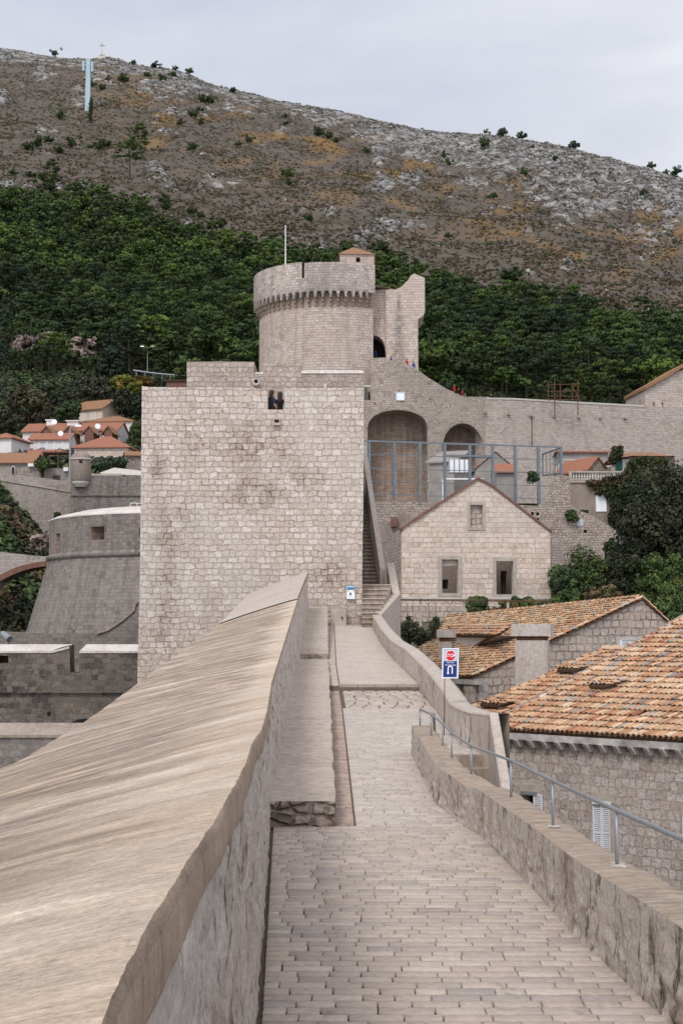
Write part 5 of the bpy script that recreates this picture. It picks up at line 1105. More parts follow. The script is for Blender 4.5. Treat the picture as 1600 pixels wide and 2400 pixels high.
def house(name, label, px, D, ztop, w_, d_, h_, rh, yaw, wallm, roofm, kind='gable', axis='x', wins=(), oh=.35, cat='house', parent=None, parapet=0, ch=()):
    """box house; (px,D) = centre of the front, ztop = eave height"""
    cx = (px - 800) / F * D; U = Vector((math.cos(yaw), math.sin(yaw), 0)); Wd = Vector((-U.y, U.x, 0)); C0 = Vector((cx, D, 0)); Z = Vector((0, 0, 1))
    o = parent or thing(name, label, cat); b = MB()
    def q(u, w, z): return C0 + U * u + Wd * w + Z * z
    zb = ztop - h_; b.hexa([q(-w_/2, 0, zb), q(w_/2, 0, zb), q(w_/2, d_, zb), q(-w_/2, d_, zb)], [q(-w_/2, 0, ztop), q(w_/2, 0, ztop), q(w_/2, d_, ztop), q(-w_/2, d_, ztop)])
    if kind == 'gable' and axis == 'x':
        for s in (-1, 1): b.add([q(s*w_/2, 0, ztop), q(s*w_/2, d_, ztop), q(s*w_/2, d_/2, ztop + rh)], [(0, 1, 2) if s > 0 else (0, 2, 1)])
    if kind == 'gable' and axis == 'y':
        for ww, f_ in ((0, (0, 1, 2)), (d_, (0, 2, 1))): b.add([q(-w_/2, ww, ztop), q(w_/2, ww, ztop), q(0, ww, ztop + rh)], [f_])
    b.build('wall', wallm, o); b = MB(); t_ = .14; k = oh * rh / (d_ / 2 if axis == 'x' else w_ / 2)
    def sheet(p4): b.hexa(p4, [v + Z * t_ for v in p4])
    if kind == 'gable' and axis == 'x':
        sheet([q(-w_/2 - oh*.6, -oh, ztop - k + .03), q(w_/2 + oh*.6, -oh, ztop - k + .03), q(w_/2 + oh*.6, d_/2, ztop + rh + .03), q(-w_/2 - oh*.6, d_/2, ztop + rh + .03)])
        sheet([q(-w_/2 - oh*.6, d_/2, ztop + rh + .03), q(w_/2 + oh*.6, d_/2, ztop + rh + .03), q(w_/2 + oh*.6, d_ + oh, ztop - k + .03), q(-w_/2 - oh*.6, d_ + oh, ztop - k + .03)])
    elif kind == 'gable':
        sheet([q(-w_/2 - oh, -oh*.6, ztop - k + .03), q(0, -oh*.6, ztop + rh + .03), q(0, d_ + oh*.6, ztop + rh + .03), q(-w_/2 - oh, d_ + oh*.6, ztop - k + .03)])
        sheet([q(0, -oh*.6, ztop + rh + .03), q(w_/2 + oh, -oh*.6, ztop - k + .03), q(w_/2 + oh, d_ + oh*.6, ztop - k + .03), q(0, d_ + oh*.6, ztop + rh + .03)])
    elif kind == 'hip':
        m2 = min(w_, d_) / 2; R1, R2 = (q(-w_/2 + m2, d_/2, ztop + rh), q(w_/2 - m2, d_/2, ztop + rh)) if w_ > d_ else (q(0, m2, ztop + rh), q(0, d_ - m2, ztop + rh))
        e = [q(-w_/2 - oh, -oh, ztop), q(w_/2 + oh, -oh, ztop), q(w_/2 + oh, d_ + oh, ztop), q(-w_/2 - oh, d_ + oh, ztop)]; el = [v - Z * .12 for v in e]
        if w_ > d_: b.add(e + [R1, R2] + el, [(0, 1, 5, 4), (1, 2, 5), (2, 3, 4, 5), (3, 0, 4), (6, 7, 1, 0), (7, 8, 2, 1), (8, 9, 3, 2), (9, 6, 0, 3), (9, 8, 7, 6)])
        else: b.add(e + [R1, R2] + el, [(0, 1, 4), (1, 2, 5, 4), (2, 3, 5), (3, 0, 4, 5), (6, 7, 1, 0), (7, 8, 2, 1), (8, 9, 3, 2), (9, 6, 0, 3), (9, 8, 7, 6)])
    elif kind == 'shed':
        sheet([q(-w_/2 - oh, -oh, ztop + .02), q(w_/2 + oh, -oh, ztop + .02), q(w_/2 + oh, d_, ztop + rh), q(-w_/2 - oh, d_, ztop + rh)])
    else: sheet([q(-w_/2 - .1, -.1, ztop + .02), q(w_/2 + .1, -.1, ztop + .02), q(w_/2 + .1, d_ + .1, ztop + .02), q(-w_/2 - .1, d_ + .1, ztop + .02)])
    r = b.build('roof', roofm, o)
    if roofm.startswith('far_roof'):     # run the tiles down the slope
        me = r.data; lay = me.uv_layers[0].data
        for p in me.polygons:
            n_ = p.normal; tt = Vector((-n_.y, n_.x, 0)); tt = tt.normalized() if tt.length > .05 else U; vv = n_.cross(tt)
            for li in p.loop_indices: co = me.vertices[me.loops[li].vertex_index].co; lay[li].uv = (co.dot(tt), co.dot(vv))
    for (u, w, s, h2) in ch: b = MB(); b.box(q(u, w, ztop + h2 / 2), (s, s * .7, h2), U); b.box(q(u, w, ztop + h2 + .08), (s * 1.25, s, .16), U); b.build('chimney', 'render_white', r)
    pf = Plane((C0.x, C0.y), (U.x, U.y))
    for wv_ in wins:
        face, u, z, ww, hh = wv_[:5]; kw = wv_[5] if len(wv_) > 5 else {}
        if face == 'f': win(pf, u - ww/2, ztop + z, u + ww/2, ztop + z + hh, o, **kw)
        else:
            pw = Plane((q(-w_/2, 0, 0).x, q(-w_/2, 0, 0).y), (-Wd.x, -Wd.y)); 
            if pw.N.dot(-U) < 0: pw.N = -pw.N
            win(pw, -u - ww/2, ztop + z, -u + ww/2, ztop + z + hh, o, **kw)
    return o
# ---------------------------------------------------------------- roofless gabled ruin
TR = Plane((Xof(942, 1300, 100), 100), (.991, .11)); ru = thing('ruined_house', 'roofless gabled ruin of pale squared stone with empty window frames', 'house')
W1 = [(1035, 1311), (1073.5, 1311), (1073.5, 1390), (1035, 1390)]; W2 = [(1162, 1315), (1202.5, 1315), (1202.5, 1393), (1162, 1393)]; W0 = [(1101, 1183), (1131, 1183), (1131, 1238), (1101, 1238)]
b = MB(); b.slab(TR, pxl(TR, [(942, 1240), (1119, 1124), (1150, 1140), (1288, 1247), (1290, 1420), (942, 1420)]), [pxl(TR, W1), pxl(TR, W2), pxl(TR, W0)], th=.55); b.build('front_wall', 'ashlar_stone', ru)
b = MB(); b.slab(TR, pxl(TR, [(940, 1420), (1292, 1420), (1292, 1560), (940, 1560)]), th=.7, off=.1); b.build('base_wall', 'gable_stone', ru)
p0 = TR.at(*TR.px(942, 1300)); sdv = Vector((-.11, .991, 0))
b = MB(); zt_, zb_ = TR.px(942, 1238)[1], TR.px(942, 1520)[1]; n_ = Vector((.99, .11, 0)) * .55
q = [Vector((p0.x, p0.y + .56, 0)) + n_ * 0, ]; A_ = Vector((p0.x, p0.y, 0)) + sdv * .56; B_ = A_ + sdv * 9.5
for (a, c_) in ((A_, B_), (A_ + Vector((9.0, 1.0, 0)), B_ + Vector((9.0, 1.0, 0)))):
    b = MB(); b.hexa([Vector((*a.xy, zb_)), Vector((*a.xy, zb_)) + n_, Vector((*c_.xy, zb_)) + n_, Vector((*c_.xy, zb_))], [Vector((*a.xy, zt_)), Vector((*a.xy, zt_)) + n_, Vector((*c_.xy, zt_ - .3)) + n_, Vector((*c_.xy, zt_ - .3))])
    b.build('side_wall', 'ruin_rubble_stone', ru)
TRb = Plane((TR.p0.x - .8, TR.p0.y + 5.2), (.991, .11)); b = MB()
b.slab(TRb, pxl(TRb, [(935, 1255), (1120, 1150), (1292, 1260), (1292, 1450), (935, 1450)]), [pxl(TRb, [(1172, 1338), (1187, 1338), (1187, 1394), (1172, 1394)]), pxl(TRb, [(1036, 1358), (1050, 1358), (1050, 1380), (1036, 1380)])], th=.4); b.build('inner_wall', 'old_facade_plaster', ru)
b = MB(); quadbox(b, TRb, 1030, 1300, 1215, 1430, .2, -.9); b.build('rear_wall', 'ruin_rubble_stone', ru)
def frame_px(mb, pl, x0, y0, x1, y1, ix0, iy0, ix1, iy1, th, off):
    quadbox(mb, pl, x0, y0, x1, iy0, th, off); quadbox(mb, pl, x0, iy1, x1, y1, th, off + .02); quadbox(mb, pl, x0, iy0, ix0, iy1, th, off); quadbox(mb, pl, ix1, iy0, x1, iy1, th, off)
for r1, r2 in (((1027.5, 1303, 1082, 1398), (1035, 1311, 1073.5, 1390)), ((1155.5, 1306, 1209, 1401), (1162, 1315, 1202.5, 1393)), ((1095, 1177, 1137, 1242), (1101, 1183, 1131, 1238))):
    b = MB(); frame_px(b, TR, *r1, *r2, .3, .05); b.build('window_frame', 'stone_trim', ru)
b = MB(); quadbox(b, TR, 1101, 1183, 1131, 1238, .2, -.25); b.build('blocked_window', 'gable_stone', ru)
b = MB(); q = pxl(TR, [(1035, 1311), (1073.5, 1311), (1073.5, 1324), (1035, 1327)]); b.slab(TR, q, th=.15, off=-.2); b.build('lintel', 'stone_trim', ru)
b = MB(); q = pxl(TR, [(938, 1243), (1119, 1124), (1150, 1140), (1291, 1249)]); q2 = [(u, z + .16) for u, z in q]
for i in range(3): b.hexa([TR.at(*q[i], .12), TR.at(*q[i+1], .12), TR.at(*q[i+1], -.7), TR.at(*q[i], -.7)], [TR.at(*q2[i], .12), TR.at(*q2[i+1], .12), TR.at(*q2[i+1], -.7), TR.at(*q2[i], -.7)])
b.build('gable_coping', 'brick_red', ru)
b = MB(); quadbox(b, TR, 942, 1400, 1290, 1404, .1, .09); b.build('string_course', 'pale_trim', ru)
# grey gable and brick chimney behind the ruin's left side
TG = Plane((0, 112), (1, 0)); o = thing('grey_annex', 'small grey rendered gable with red brick chimney behind the ruin', 'annex')
b = MB(); b.slab(TG, pxl(TG, [(886, 1262), (886, 1240), (944, 1199), (975, 1216), (1000, 1240), (1000, 1400), (886, 1400)]), th=3); b.build('wall', 'old_facade_plaster', o)
b = MB(); quadbox(b, TG, 916, 1212, 931, 1234, .6, .5); b.build('chimney', 'brick_red', o)
# wire fence at the ruin's foot
TF = Plane((0, 88), (1, 0)); o = thing('wire_fence', 'thin wire fence with concrete posts at the foot of the ruin', 'fence')
for x, y0 in ((985, 1401), (1087, 1403), (1190, 1406)): b = MB(); quadbox(b, TF, x - 2.6, y0, x + 2.6, 1500, .13); b.build('post', 'stone_trim', o)
b = MB()
for y in (1405, 1407.5): b.tube([P(930, y - .5, 88), P(985, y, 87.9), P(1087, y + 1, 87.9), P(1290, y + 3, 88)], .022, 4)
for x in (952, 966, 1003, 1020): b.tube([P(x, 1405, 87.95), P(x + 2, 1460, 87.95)], .014, 4)
r_ = random.Random(5)
for x in range(995, 1080, 17): b.tube([P(x + t * 16, 1408 + 8 * math.sin(math.pi * t), 87.9) for t in (0, .25, .5, .75, 1)], .013, 4)
b.build('wires', 'rust_metal', o)
# ---------------------------------------------------------------- clay tile roofs
TP_ = np.array([(.50, .285, .17), (.56, .36, .225), (.60, .43, .29), (.44, .225, .13), (.36, .15, .10), (.52, .36, .24), (.36, .335, .315), (.62, .49, .36), (.27, .185, .145)])
TW_ = np.array([.26, .24, .13, .12, .03, .12, .05, .015, .035])
def tiles(O, U, Vd, poly, name, parent, w=.19, ex=.34, pal=TP_, wts=TW_, jit=1.0, seed=0):
    """barrel tiles over the polygon (u,v); U along the eave, Vd up the slope"""
    q = np.random.default_rng(seed + 11); O, U, Vd = (np.array(x, float) for x in (O, U, Vd)); U /= np.linalg.norm(U); Vd /= np.linalg.norm(Vd)
    N_ = np.cross(U, Vd); N_ /= np.linalg.norm(N_); N_ = N_ if N_[2] > 0 else -N_
    pu = [p[0] for p in poly]; pv_ = [p[1] for p in poly]
    ui = np.arange(math.floor(min(pu) / w), math.ceil(max(pu) / w) + 1); vi = np.arange(math.floor(min(pv_) / ex), math.ceil(max(pv_) / ex) + 1)
    Ug, Vg = (a.ravel() for a in np.meshgrid(ui * w, vi * ex, indexing='ij'))
    Vg = Vg + q.normal(0, .012, len(Vg)) * jit
    keep = pip(Ug, Vg + ex * .45, poly) & (q.random(len(Ug)) > .004); Ug, Vg = Ug[keep], Vg[keep]; n = len(Ug)
    K = 6; th = np.linspace(0, math.pi, K); L = ex + .07
    tilt = q.normal(0, .035, n) * jit; r0 = w * .47 * q.uniform(.93, 1.05, n); r1 = r0 * .80; lift = q.normal(.046, .010, n)
    vv = []
    for end, (rr, zl) in enumerate(((r0, lift + .022), (r1, lift * 0 + .004))):
        for k in range(K):
            vv.append((Ug - np.cos(th[k]) * rr + tilt * (end * L), Vg + end * L - .03, np.sin(th[k]) * rr * .98 + zl))
    for k in range(K): vv.append((Ug - np.cos(th[k]) * (r0 - .016), Vg - .03, np.sin(th[k]) * (r0 - .016) * .94 + lift + .010))
    vv = np.array(vv)                                   # (18,3,n)
    W = O[None, None] + vv[:, 0][..., None] * U + vv[:, 1][..., None] * Vd + vv[:, 2][..., None] * N_
    W = W.transpose(1, 0, 2).reshape(-1, 3)
    f = [(k, k + 1, K + k + 1, K + k) for k in range(K - 1)] + [(k + 1, k, 2*K + k, 2*K + k + 1) for k in range(K - 1)]
    Fc = (np.array(f)[None] + (np.arange(n) * 3 * K)[:, None, None]).reshape(-1, 4)
    ci = q.choice(len(pal), n, p=np.array(wts) / sum(wts)); c = pal[ci] * q.uniform(.78, 1.18, (n, 1)); C = np.repeat(c, 3 * K, 0)
    # channel tiles, hollow side up, between the covers
    K2 = 4; th2 = np.linspace(0, math.pi, K2); Uc = Ug + w / 2; vc = []
    for end in (0, 1):
        for k in range(K2): vc.append((Uc - np.cos(th2[k]) * w * .42, Vg + end * L - .05, Ug * 0 + .035 - np.sin(th2[k]) * w * .2 + (0.018 if end == 0 else 0)))
    vc = np.array(vc); W2_ = (O[None, None] + vc[:, 0][..., None] * U + vc[:, 1][..., None] * Vd + vc[:, 2][..., None] * N_).transpose(1, 0, 2).reshape(-1, 3)
    f2 = [(k, k + 1, K2 + k + 1, K2 + k) for k in range(K2 - 1)]; F2 = (np.array(f2)[None] + (np.arange(n) * 2 * K2)[:, None, None]).reshape(-1, 4) + len(W)
    C2 = np.repeat(c[q.permutation(n)] * .32, 2 * K2, 0)  # channels coloured darker to stand for shade between the covers
    o = npmesh(name, np.concatenate([W, W2_]), np.concatenate([Fc, F2]), 'roof_tile', parent, col=np.concatenate([C, C2]))
    b = MB(); b.poly(poly, [], lambda p: tuple(O + U * p[0] + Vd * p[1] - N_ * .02)); b.poly(poly, [], lambda p: tuple(O + U * p[0] + Vd * p[1] - N_ * .10), flip=True)
    for i in range(len(poly)):
        a, c_ = poly[i], poly[(i + 1) % len(poly)]; b.add([tuple(O + U * x + Vd * y - N_ * h) for (x, y), h in ((a, .02), (c_, .02), (c_, .10), (a, .10))], [(0, 1, 2, 3)])
    bb = b.build('roof_bed', 'tile_bed', o); return o, N_
def uvw(O, U, Vd, px, py):
    O, U, Vd = Vector(O), Vector(U).normalized(), Vector(Vd).normalized(); n = U.cross(Vd); q = hit3(px, py, O, n) - O
    # solve q = a U + b V (not orthogonal)
    uu, uv_, vv = 1.0, U.dot(Vd), 1.0; a1, b1 = q.dot(U), q.dot(Vd); det = uu * vv - uv_ * uv_
    return ((a1 * vv - b1 * uv_) / det, (b1 * uu - a1 * uv_) / det)
def ridge_tiles(pts, name, parent, r=.12, L=.36, seed=0):
    """half-round cap tiles laid along a 3-D line"""
    q = np.random.default_rng(seed); V = []; Fc = []; C = []; 
    for a, c_ in zip(pts[:-1], pts[1:]):
        a, c_ = Vector(a), Vector(c_); d = c_ - a; n = max(1, int(d.length / L)); t = d.normalized(); x = t.cross(Vector((0, 0, 1))).normalized(); y = x.cross(t)
        for i in range(n):
            s = a + d * (i / n); e = a + d * ((i + 1.15) / n); col = TP_[q.choice(len(TP_), p=TW_ / TW_.sum())] * q.uniform(.8, 1.15); b0 = len(V)
            for p, rr, h in ((s, r * 1.05, .03), (e, r * .9, .0)):
                for k in range(7): th = math.pi * k / 6; V.append(p - x * math.cos(th) * rr + y * (math.sin(th) * rr * .8 + h - .03)); C.append(col)
            for k in range(6): Fc.append((b0 + k, b0 + k + 1, b0 + 8 + k, b0 + 7 + k))
    return npmesh(name, [tuple(v) for v in V], Fc, 'roof_tile', parent, col=np.array(C))
# large near roof at the right
bh = thing('stone_house', 'big house with patched clay tile roof and louvred shutters right of the walkway', 'house')
E1, E2 = P(1208, 1712, 52.8), P(1600, 1735, 48.16); E2.z = E1.z
Ub = (E2 - E1).normalized(); Wb = Vector((-Ub.y, Ub.x, 0)); Wb = Wb if Wb.y > 0 else -Wb; pit = math.radians(19)
Vb = (Wb * math.cos(pit) + Vector((0, 0, math.sin(pit)))).normalized(); Vb = (Vb - Ub * 0.0).normalized()
vg = uvw(E1, Ub, Vb, 1172, 1690); vg2 = uvw(E1, Ub, Vb, 1600, 1447); vg3 = uvw(E1, Ub, Vb, 1760, 1360)
sk = (vg2[0] - vg[0]) / (vg2[1] - vg[1]); Vb2 = (Vb + Ub * sk).normalized()      # tiles run parallel to the verge
PB = [(1165, 1709), (1172, 1688), (1190, 1678), (1275, 1630), (1375, 1575), (1470, 1521), (1600, 1447), (1720, 1380), (2050, 1500), (2000, 1762), (1600, 1735)]
poly = [uvw(E1, Ub, Vb2, *p) for p in PB]
rf1, Nb = tiles(E1, Ub, Vb2, poly, 'roof', bh, w=.20, ex=.52, seed=1)
b = MB(); e0 = Vector(E1) + Ub * poly[0][0]; e1 = Vector(E1) + Ub * (poly[-2][0]); out = -Wb
def gbox(mb, u0, u1, z0, z1, w0, w1): 
    q4 = lambda z: [E1 + Ub * u0 - Wb * w0 + Vector((0, 0, z)), E1 + Ub * u1 - Wb * w0 + Vector((0, 0, z)), E1 + Ub * u1 - Wb * w1 + Vector((0, 0, z)), E1 + Ub * u0 - Wb * w1 + Vector((0, 0, z))]
    mb.hexa(q4(z0), q4(z1))
gbox(b, poly[0][0] - .1, poly[-2][0], -.30, -.09, .08, -.35); b.build('stone_gutter', 'gutter_stone', bh)
TB = Plane((E1 + Wb * .25).xy, Ub.xy)
b = MB(); b.slab(TB, [(poly[0][0] - .2, -14), (12.5, -14), (12.5, E1.z - .2), (poly[0][0] - .2, E1.z - .2)], [TB_ for TB_ in []] + [[TB.px(1391, 1884), TB.px(1391, 2015), TB.px(1429, 2015), TB.px(1429, 1884)], [TB.px(1222, 1862), TB.px(1222, 1912), TB.px(1250, 1912), TB.px(1250, 1862)]], th=.6); b.build('wall', 'house_stone', bh)
for i in range(-1, 24):
    u = poly[0][0] + .3 + i * .58
    if u < poly[0][0] or u > 10: continue
    b = MB()
    for k, (dz, w0) in enumerate(((-.40, .20), (-.48, .10), (-.55, .02))): 
        q4 = lambda z, w_: [E1 + Ub * (u - .07) - Wb * w_ + Vector((0, 0, z)), E1 + Ub * (u + .07) - Wb * w_ + Vector((0, 0, z)), E1 + Ub * (u + .07) + Wb * .3 + Vector((0, 0, z)), E1 + Ub * (u - .07) + Wb * .3 + Vector((0, 0, z))]
        b.hexa(q4(dz, w0 * .8 - .05), q4(dz + (.10 if k == 0 else .08), w0))
    b.build('gutter_bracket', 'pale_trim', bh)
def louvre(pl, x0, y0, x1, y1, parent, off=.04, gap=6, name='shutter', split=None):
    a, c_ = pl.px(x0, y1, off), pl.px(x1, y0, off); u0, z0, u1, z1 = a[0], a[1], c_[0], c_[1]; b = MB(); fr = .055
    def bx(ua, ub, za, zb, o0, th): b.hexa([pl.at(ua, za, o0), pl.at(ub, za, o0), pl.at(ub, za, o0 - th), pl.at(ua, za, o0 - th)], [pl.at(ua, zb, o0), pl.at(ub, zb, o0), pl.at(ub, zb, o0 - th), pl.at(ua, zb, o0 - th)])
    bx(u0, u0 + fr, z0, z1, off, .04); bx(u1 - fr, u1, z0, z1, off, .04); bx(u0, u1, z1 - fr, z1, off + .001, .04); bx(u0, u1, z0, z0 + fr, off + .001, .04)
    for s in (split or []): zz = z0 + (z1 - z0) * s; bx(u0, u1, zz - .04, zz + .04, off + .002, .04)
    z = z0 + fr
    while z < z1 - fr - .02: b.hexa([pl.at(u0, z, off - .005), pl.at(u1, z, off - .005), pl.at(u1, z + .03, off - .05), pl.at(u0, z + .03, off - .05)], [pl.at(u0, z + .012, off), pl.at(u1, z + .012, off), pl.at(u1, z + .045, off - .045), pl.at(u0, z + .045, off - .045)]); z += .062
    bx(u0 + .01, u1 - .01, z0, z1, off - .055, .01)
    return b.build(name, 'shutter_paint', parent)
def lintelbox(pl, x0, y0, x1, y1, parent, off=.06, name='lintel', mat='stone_trim', th=.2): b = MB(); quadbox(b, pl, x0, y0, x1, y1, th, off); return b.build(name, mat, parent)
lintelbox(TB, 1384, 1862, 1439, 1883, bh); lintelbox(TB, 1429.5, 1883, 1438.5, 2015, bh, name='jamb'); lintelbox(TB, 1386, 1880, 1430, 1884, bh, .10, 'shutter_rail', 'shutter_paint', .08)
louvre(TB, 1388.5, 1884, 1408, 2012, bh, .02, split=[.48]); louvre(TB, 1409, 1885, 1428.5, 2013, bh, .02, split=[.48])
lintelbox(TB, 1217, 1841, 1262, 1861, bh); louvre(TB, 1249, 1863, 1269, 1912, bh, .09); lintelbox(TB, 1218, 1857, 1256, 1861.5, bh, .12, 'shutter_rail', 'rail_metal', .08)
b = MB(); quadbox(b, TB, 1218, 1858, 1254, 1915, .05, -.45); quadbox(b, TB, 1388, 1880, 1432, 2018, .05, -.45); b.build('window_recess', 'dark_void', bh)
lintelbox(TB, 1595, 1890, 1650, 1910, bh); louvre(TB, 1600, 1911, 1625, 2060, bh, .05)
# roof vents like small raised hoods
def hood(O, U, Vd, N_, px, py, w_, l_, h_, parent, side=1):
    a, c_ = uvw(O, U, Vd, px, py); O, U, Vd, Nn = Vector(O), Vector(U), Vector(Vd), Vector(N_); p = O + U * a + Vd * c_; b = MB()
    q = [p, p + U * w_, p + U * w_ + Vd * l_, p + Vd * l_]; b.hexa([q[0] + Nn * (h_ * .75), q[1] + Nn * (h_ * .75), q[2] + Nn * .08, q[3] + Nn * .08], [q[0] + Nn * h_, q[1] + Nn * h_, q[2] + Nn * .14, q[3] + Nn * .14])
    for s in (0.03, w_ - .08): b.hexa([p + U * s, p + U * (s + .05), p + U * (s + .05) + Vd * l_, p + U * s + Vd * l_], [p + U * s + Nn * (h_ * .78), p + U * (s + .05) + Nn * (h_ * .78), p + U * (s + .05) + Vd * l_ + Nn * .09, p + U * s + Vd * l_ + Nn * .09])
    h = b.build('vent_hood', 'render_grey', parent)
    tiles(p + Nn * (h_ + .0) , U, (Vd * l_ - Nn * (h_ - .12)), [(0, 0), (w_, 0), (w_, l_), (0, l_)], 'hood_tiles', h, w=.175, ex=.38, seed=int(px)); return h
hood(E1, Ub, Vb2, Nb, 1383, 1625, .75, .95, .30, rf1)
# flashing strip and the neighbouring roof beyond it
b = MB(); vp = [(1172, 1688), (1275, 1630), (1375, 1575), (1470, 1521), (1600, 1447), (1720, 1380)]; pp = [hit3(x, y, E1, Ub.cross(Vb)) for x, y in vp]
Nv = Vector(Nb); 
for i in range(len(pp) - 1):
    a, c_ = pp[i], pp[i+1]; b.hexa([a - Ub * .05 - Nv * .1, a + Ub * .05 - Nv * .1, c_ + Ub * .05 - Nv * .1, c_ - Ub * .05 - Nv * .1], [a - Ub * .05 + Nv * .12, a + Ub * .05 + Nv * .10, c_ + Ub * .05 + Nv * .10, c_ - Ub * .05 + Nv * .12])
b.build('verge_mortar', 'old_facade_plaster', rf1)
ridge_tiles([p + Nv * .07 + Ub * .14 for p in pp[::-1]][::-1], 'verge_tiles', rf1, .10, .42, seed=21)
lr = thing('low_roof_house', 'low house with a narrow clay tile roof wedged behind the big roof', 'house')
O2 = Vector(E1) - Nv * .24 + Vector((0, 0, .0)); PL = [(1098, 1662), (1107, 1657), (1195, 1619), (1262, 1592), (1330, 1557), (1400, 1527), (1418, 1518), (1456, 1523), (1500, 1502), (1375, 1580), (1275, 1635), (1190, 1683), (1160, 1700), (1098, 1700)]
poly2 = [uvw(O2, Ub, Vb2, *p) for p in PL]; rf2, _ = tiles(O2, Ub, Vb2, poly2, 'roof', lr, w=.19, ex=.46, seed=2)
ridge_tiles([hit3(x, y, O2 + Nv * .08, Nv) for x, y in ((1102, 1660), (1195, 1620), (1262, 1593), (1330, 1558), (1400, 1528), (1418, 1518))], 'edge_tiles', rf2, .11, seed=3)
ridge_tiles([hit3(x, y, O2 + Nv * .10, Nv) for x, y in ((1414, 1520), (1440, 1521), (1470, 1520))], 'edge_tiles', rf2, .14, seed=5)
hood(O2, Ub, Vb2, Nb, 1308, 1586, .8, .8, .30, rf2); hood(O2, Ub, Vb2, Nb, 1128, 1668, .9, .8, .30, rf2)
b = MB(); q = [hit3(x, y, O2 - Nv * .15, Nv) for x, y in ((1104, 1660), (1262, 1595), (1415, 1521), (1480, 1522), (1200, 1690))]; b.add(q + [Vector((v.x, v.y, -14)) for v in q], [(0, 1, 6, 5), (1, 2, 7, 6), (2, 3, 8, 7), (3, 4, 9, 8), (4, 0, 5, 9)]); b.build('wall', 'house_stone', lr)
# gabled house with the long tiled roof, dormer and chimneys
mh = thing('gabled_house', 'rubble stone gabled house with long clay tile roof and small dormer', 'house')
A_ = P(1503, 1402, 72); Lr = P(1045, 1449, 86.5); B_ = P(1105, 1586, 67.3)
Um = (Lr - A_).normalized(); Vm = (A_ - B_).normalized(); Nm = Um.cross(Vm).normalized(); Nm = Nm if Nm.z > 0 else -Nm
PM = [(1503, 1403), (1398, 1452), (1295, 1500), (1210, 1538), (1105, 1587), (1010, 1587), (940, 1560), (982, 1522), (1025, 1489), (1047, 1462), (1050, 1449), (1200, 1431), (1350, 1416)]
O3 = B_; polyM = [uvw(O3, Um, Vm, *p) for p in PM]; rf3, N3 = tiles(O3, Um, Vm, polyM, 'roof', mh, w=.19, ex=.36, seed=7, pal=TP_ * np.array([1.03, 1.08, 1.05]))
ridge_tiles([A_ + Nm * .1, Lr + Nm * .1], 'ridge', rf3, .14, seed=8)
ridge_tiles([B_ + Nm * .08, A_ + Nm * .08], 'verge_tiles', rf3, .10, .4, seed=9)
gd = Vector((A_.x - B_.x, A_.y - B_.y, 0)).normalized(); TM = Plane(B_.xy, gd.xy)
uA = (A_ - Vector((B_.x, B_.y, 0))).dot(TM.U); R_ = TM.px(1569, 1463)
b = MB(); b.slab(TM, [(0.02, -14), (R_[0] + .5, -14), (R_[0] + .4, R_[1] - .3), (uA, A_.z - .12), (0.02, B_.z - .12)], [pxl(TM, [(1452, 1499), (1498, 1499), (1498, 1540), (1452, 1540)])], th=.6); b.build('gable_wall', 'gable_stone', mh)
ridge_tiles([TM.at(R_[0] + .45, R_[1] - .35, .05), TM.at(uA, A_.z + .02, .05)], 'verge_tiles', rf3, .13, .4, seed=10)
bk = Um * 14; b = MB(); q = [TM.at(R_[0] + .5, R_[1] - .3, 0), A_ - Vector((0, 0, .05))]; b.add([q[0], q[1], q[1] + bk, q[0] + bk], [(0, 1, 2, 3)]); b.build('rear_slope', 'far_roof_old', mh)
lintelbox(TM, 1447, 1492, 1503, 1498, mh, .05, 'lintel', 'pale_trim'); lintelbox(TM, 1446, 1498, 1451.5, 1541, mh, .04, 'jamb', 'pale_trim')
b = MB(); frame_px(b, TM, 1452, 1496, 1499, 1545, 1456, 1501, 1495, 1542, .1, .03); b.build('window_frame', 'white_paint', mh); louvre(TM, 1457, 1502, 1476, 1541, mh, .0); louvre(TM, 1477, 1502, 1495, 1541, mh, .0)
# eave wall on the left with stone gutter, brackets and downpipe
ev = Vector((Um.x, Um.y, 0)).normalized(); TE = Plane((B_ + Vector((gd.x, gd.y, 0)) * .3).xy, ev.xy)
b = MB(); b.slab(TE, [(-.1, -14), (16, -14), (16, B_.z - .2 - .0), (-.1, B_.z - .2)], th=.5); b.build('eave_wall', 'house_stone', mh)
b = MB(); b.slab(TE, [(-.35, B_.z - .34), (15, B_.z - .34), (15, B_.z - .12), (-.35, B_.z - .12)], th=.35, off=.34); b.build('stone_gutter', 'gutter_stone', mh)
for i in range(10): u = .6 + i * .62; b = MB(); b.slab(TE, [(u, B_.z - .6), (u + .14, B_.z - .6), (u + .14, B_.z - .34), (u, B_.z - .34)], th=.3, off=.24); b.build('gutter_bracket', 'stone_trim', mh)
b = MB(); q = TE.at(.45, 0, .12); b.tube([Vector((q.x, q.y, B_.z - .35)), Vector((q.x, q.y, -6))], .055, 8); b.build('downpipe', 'red_paint', mh)
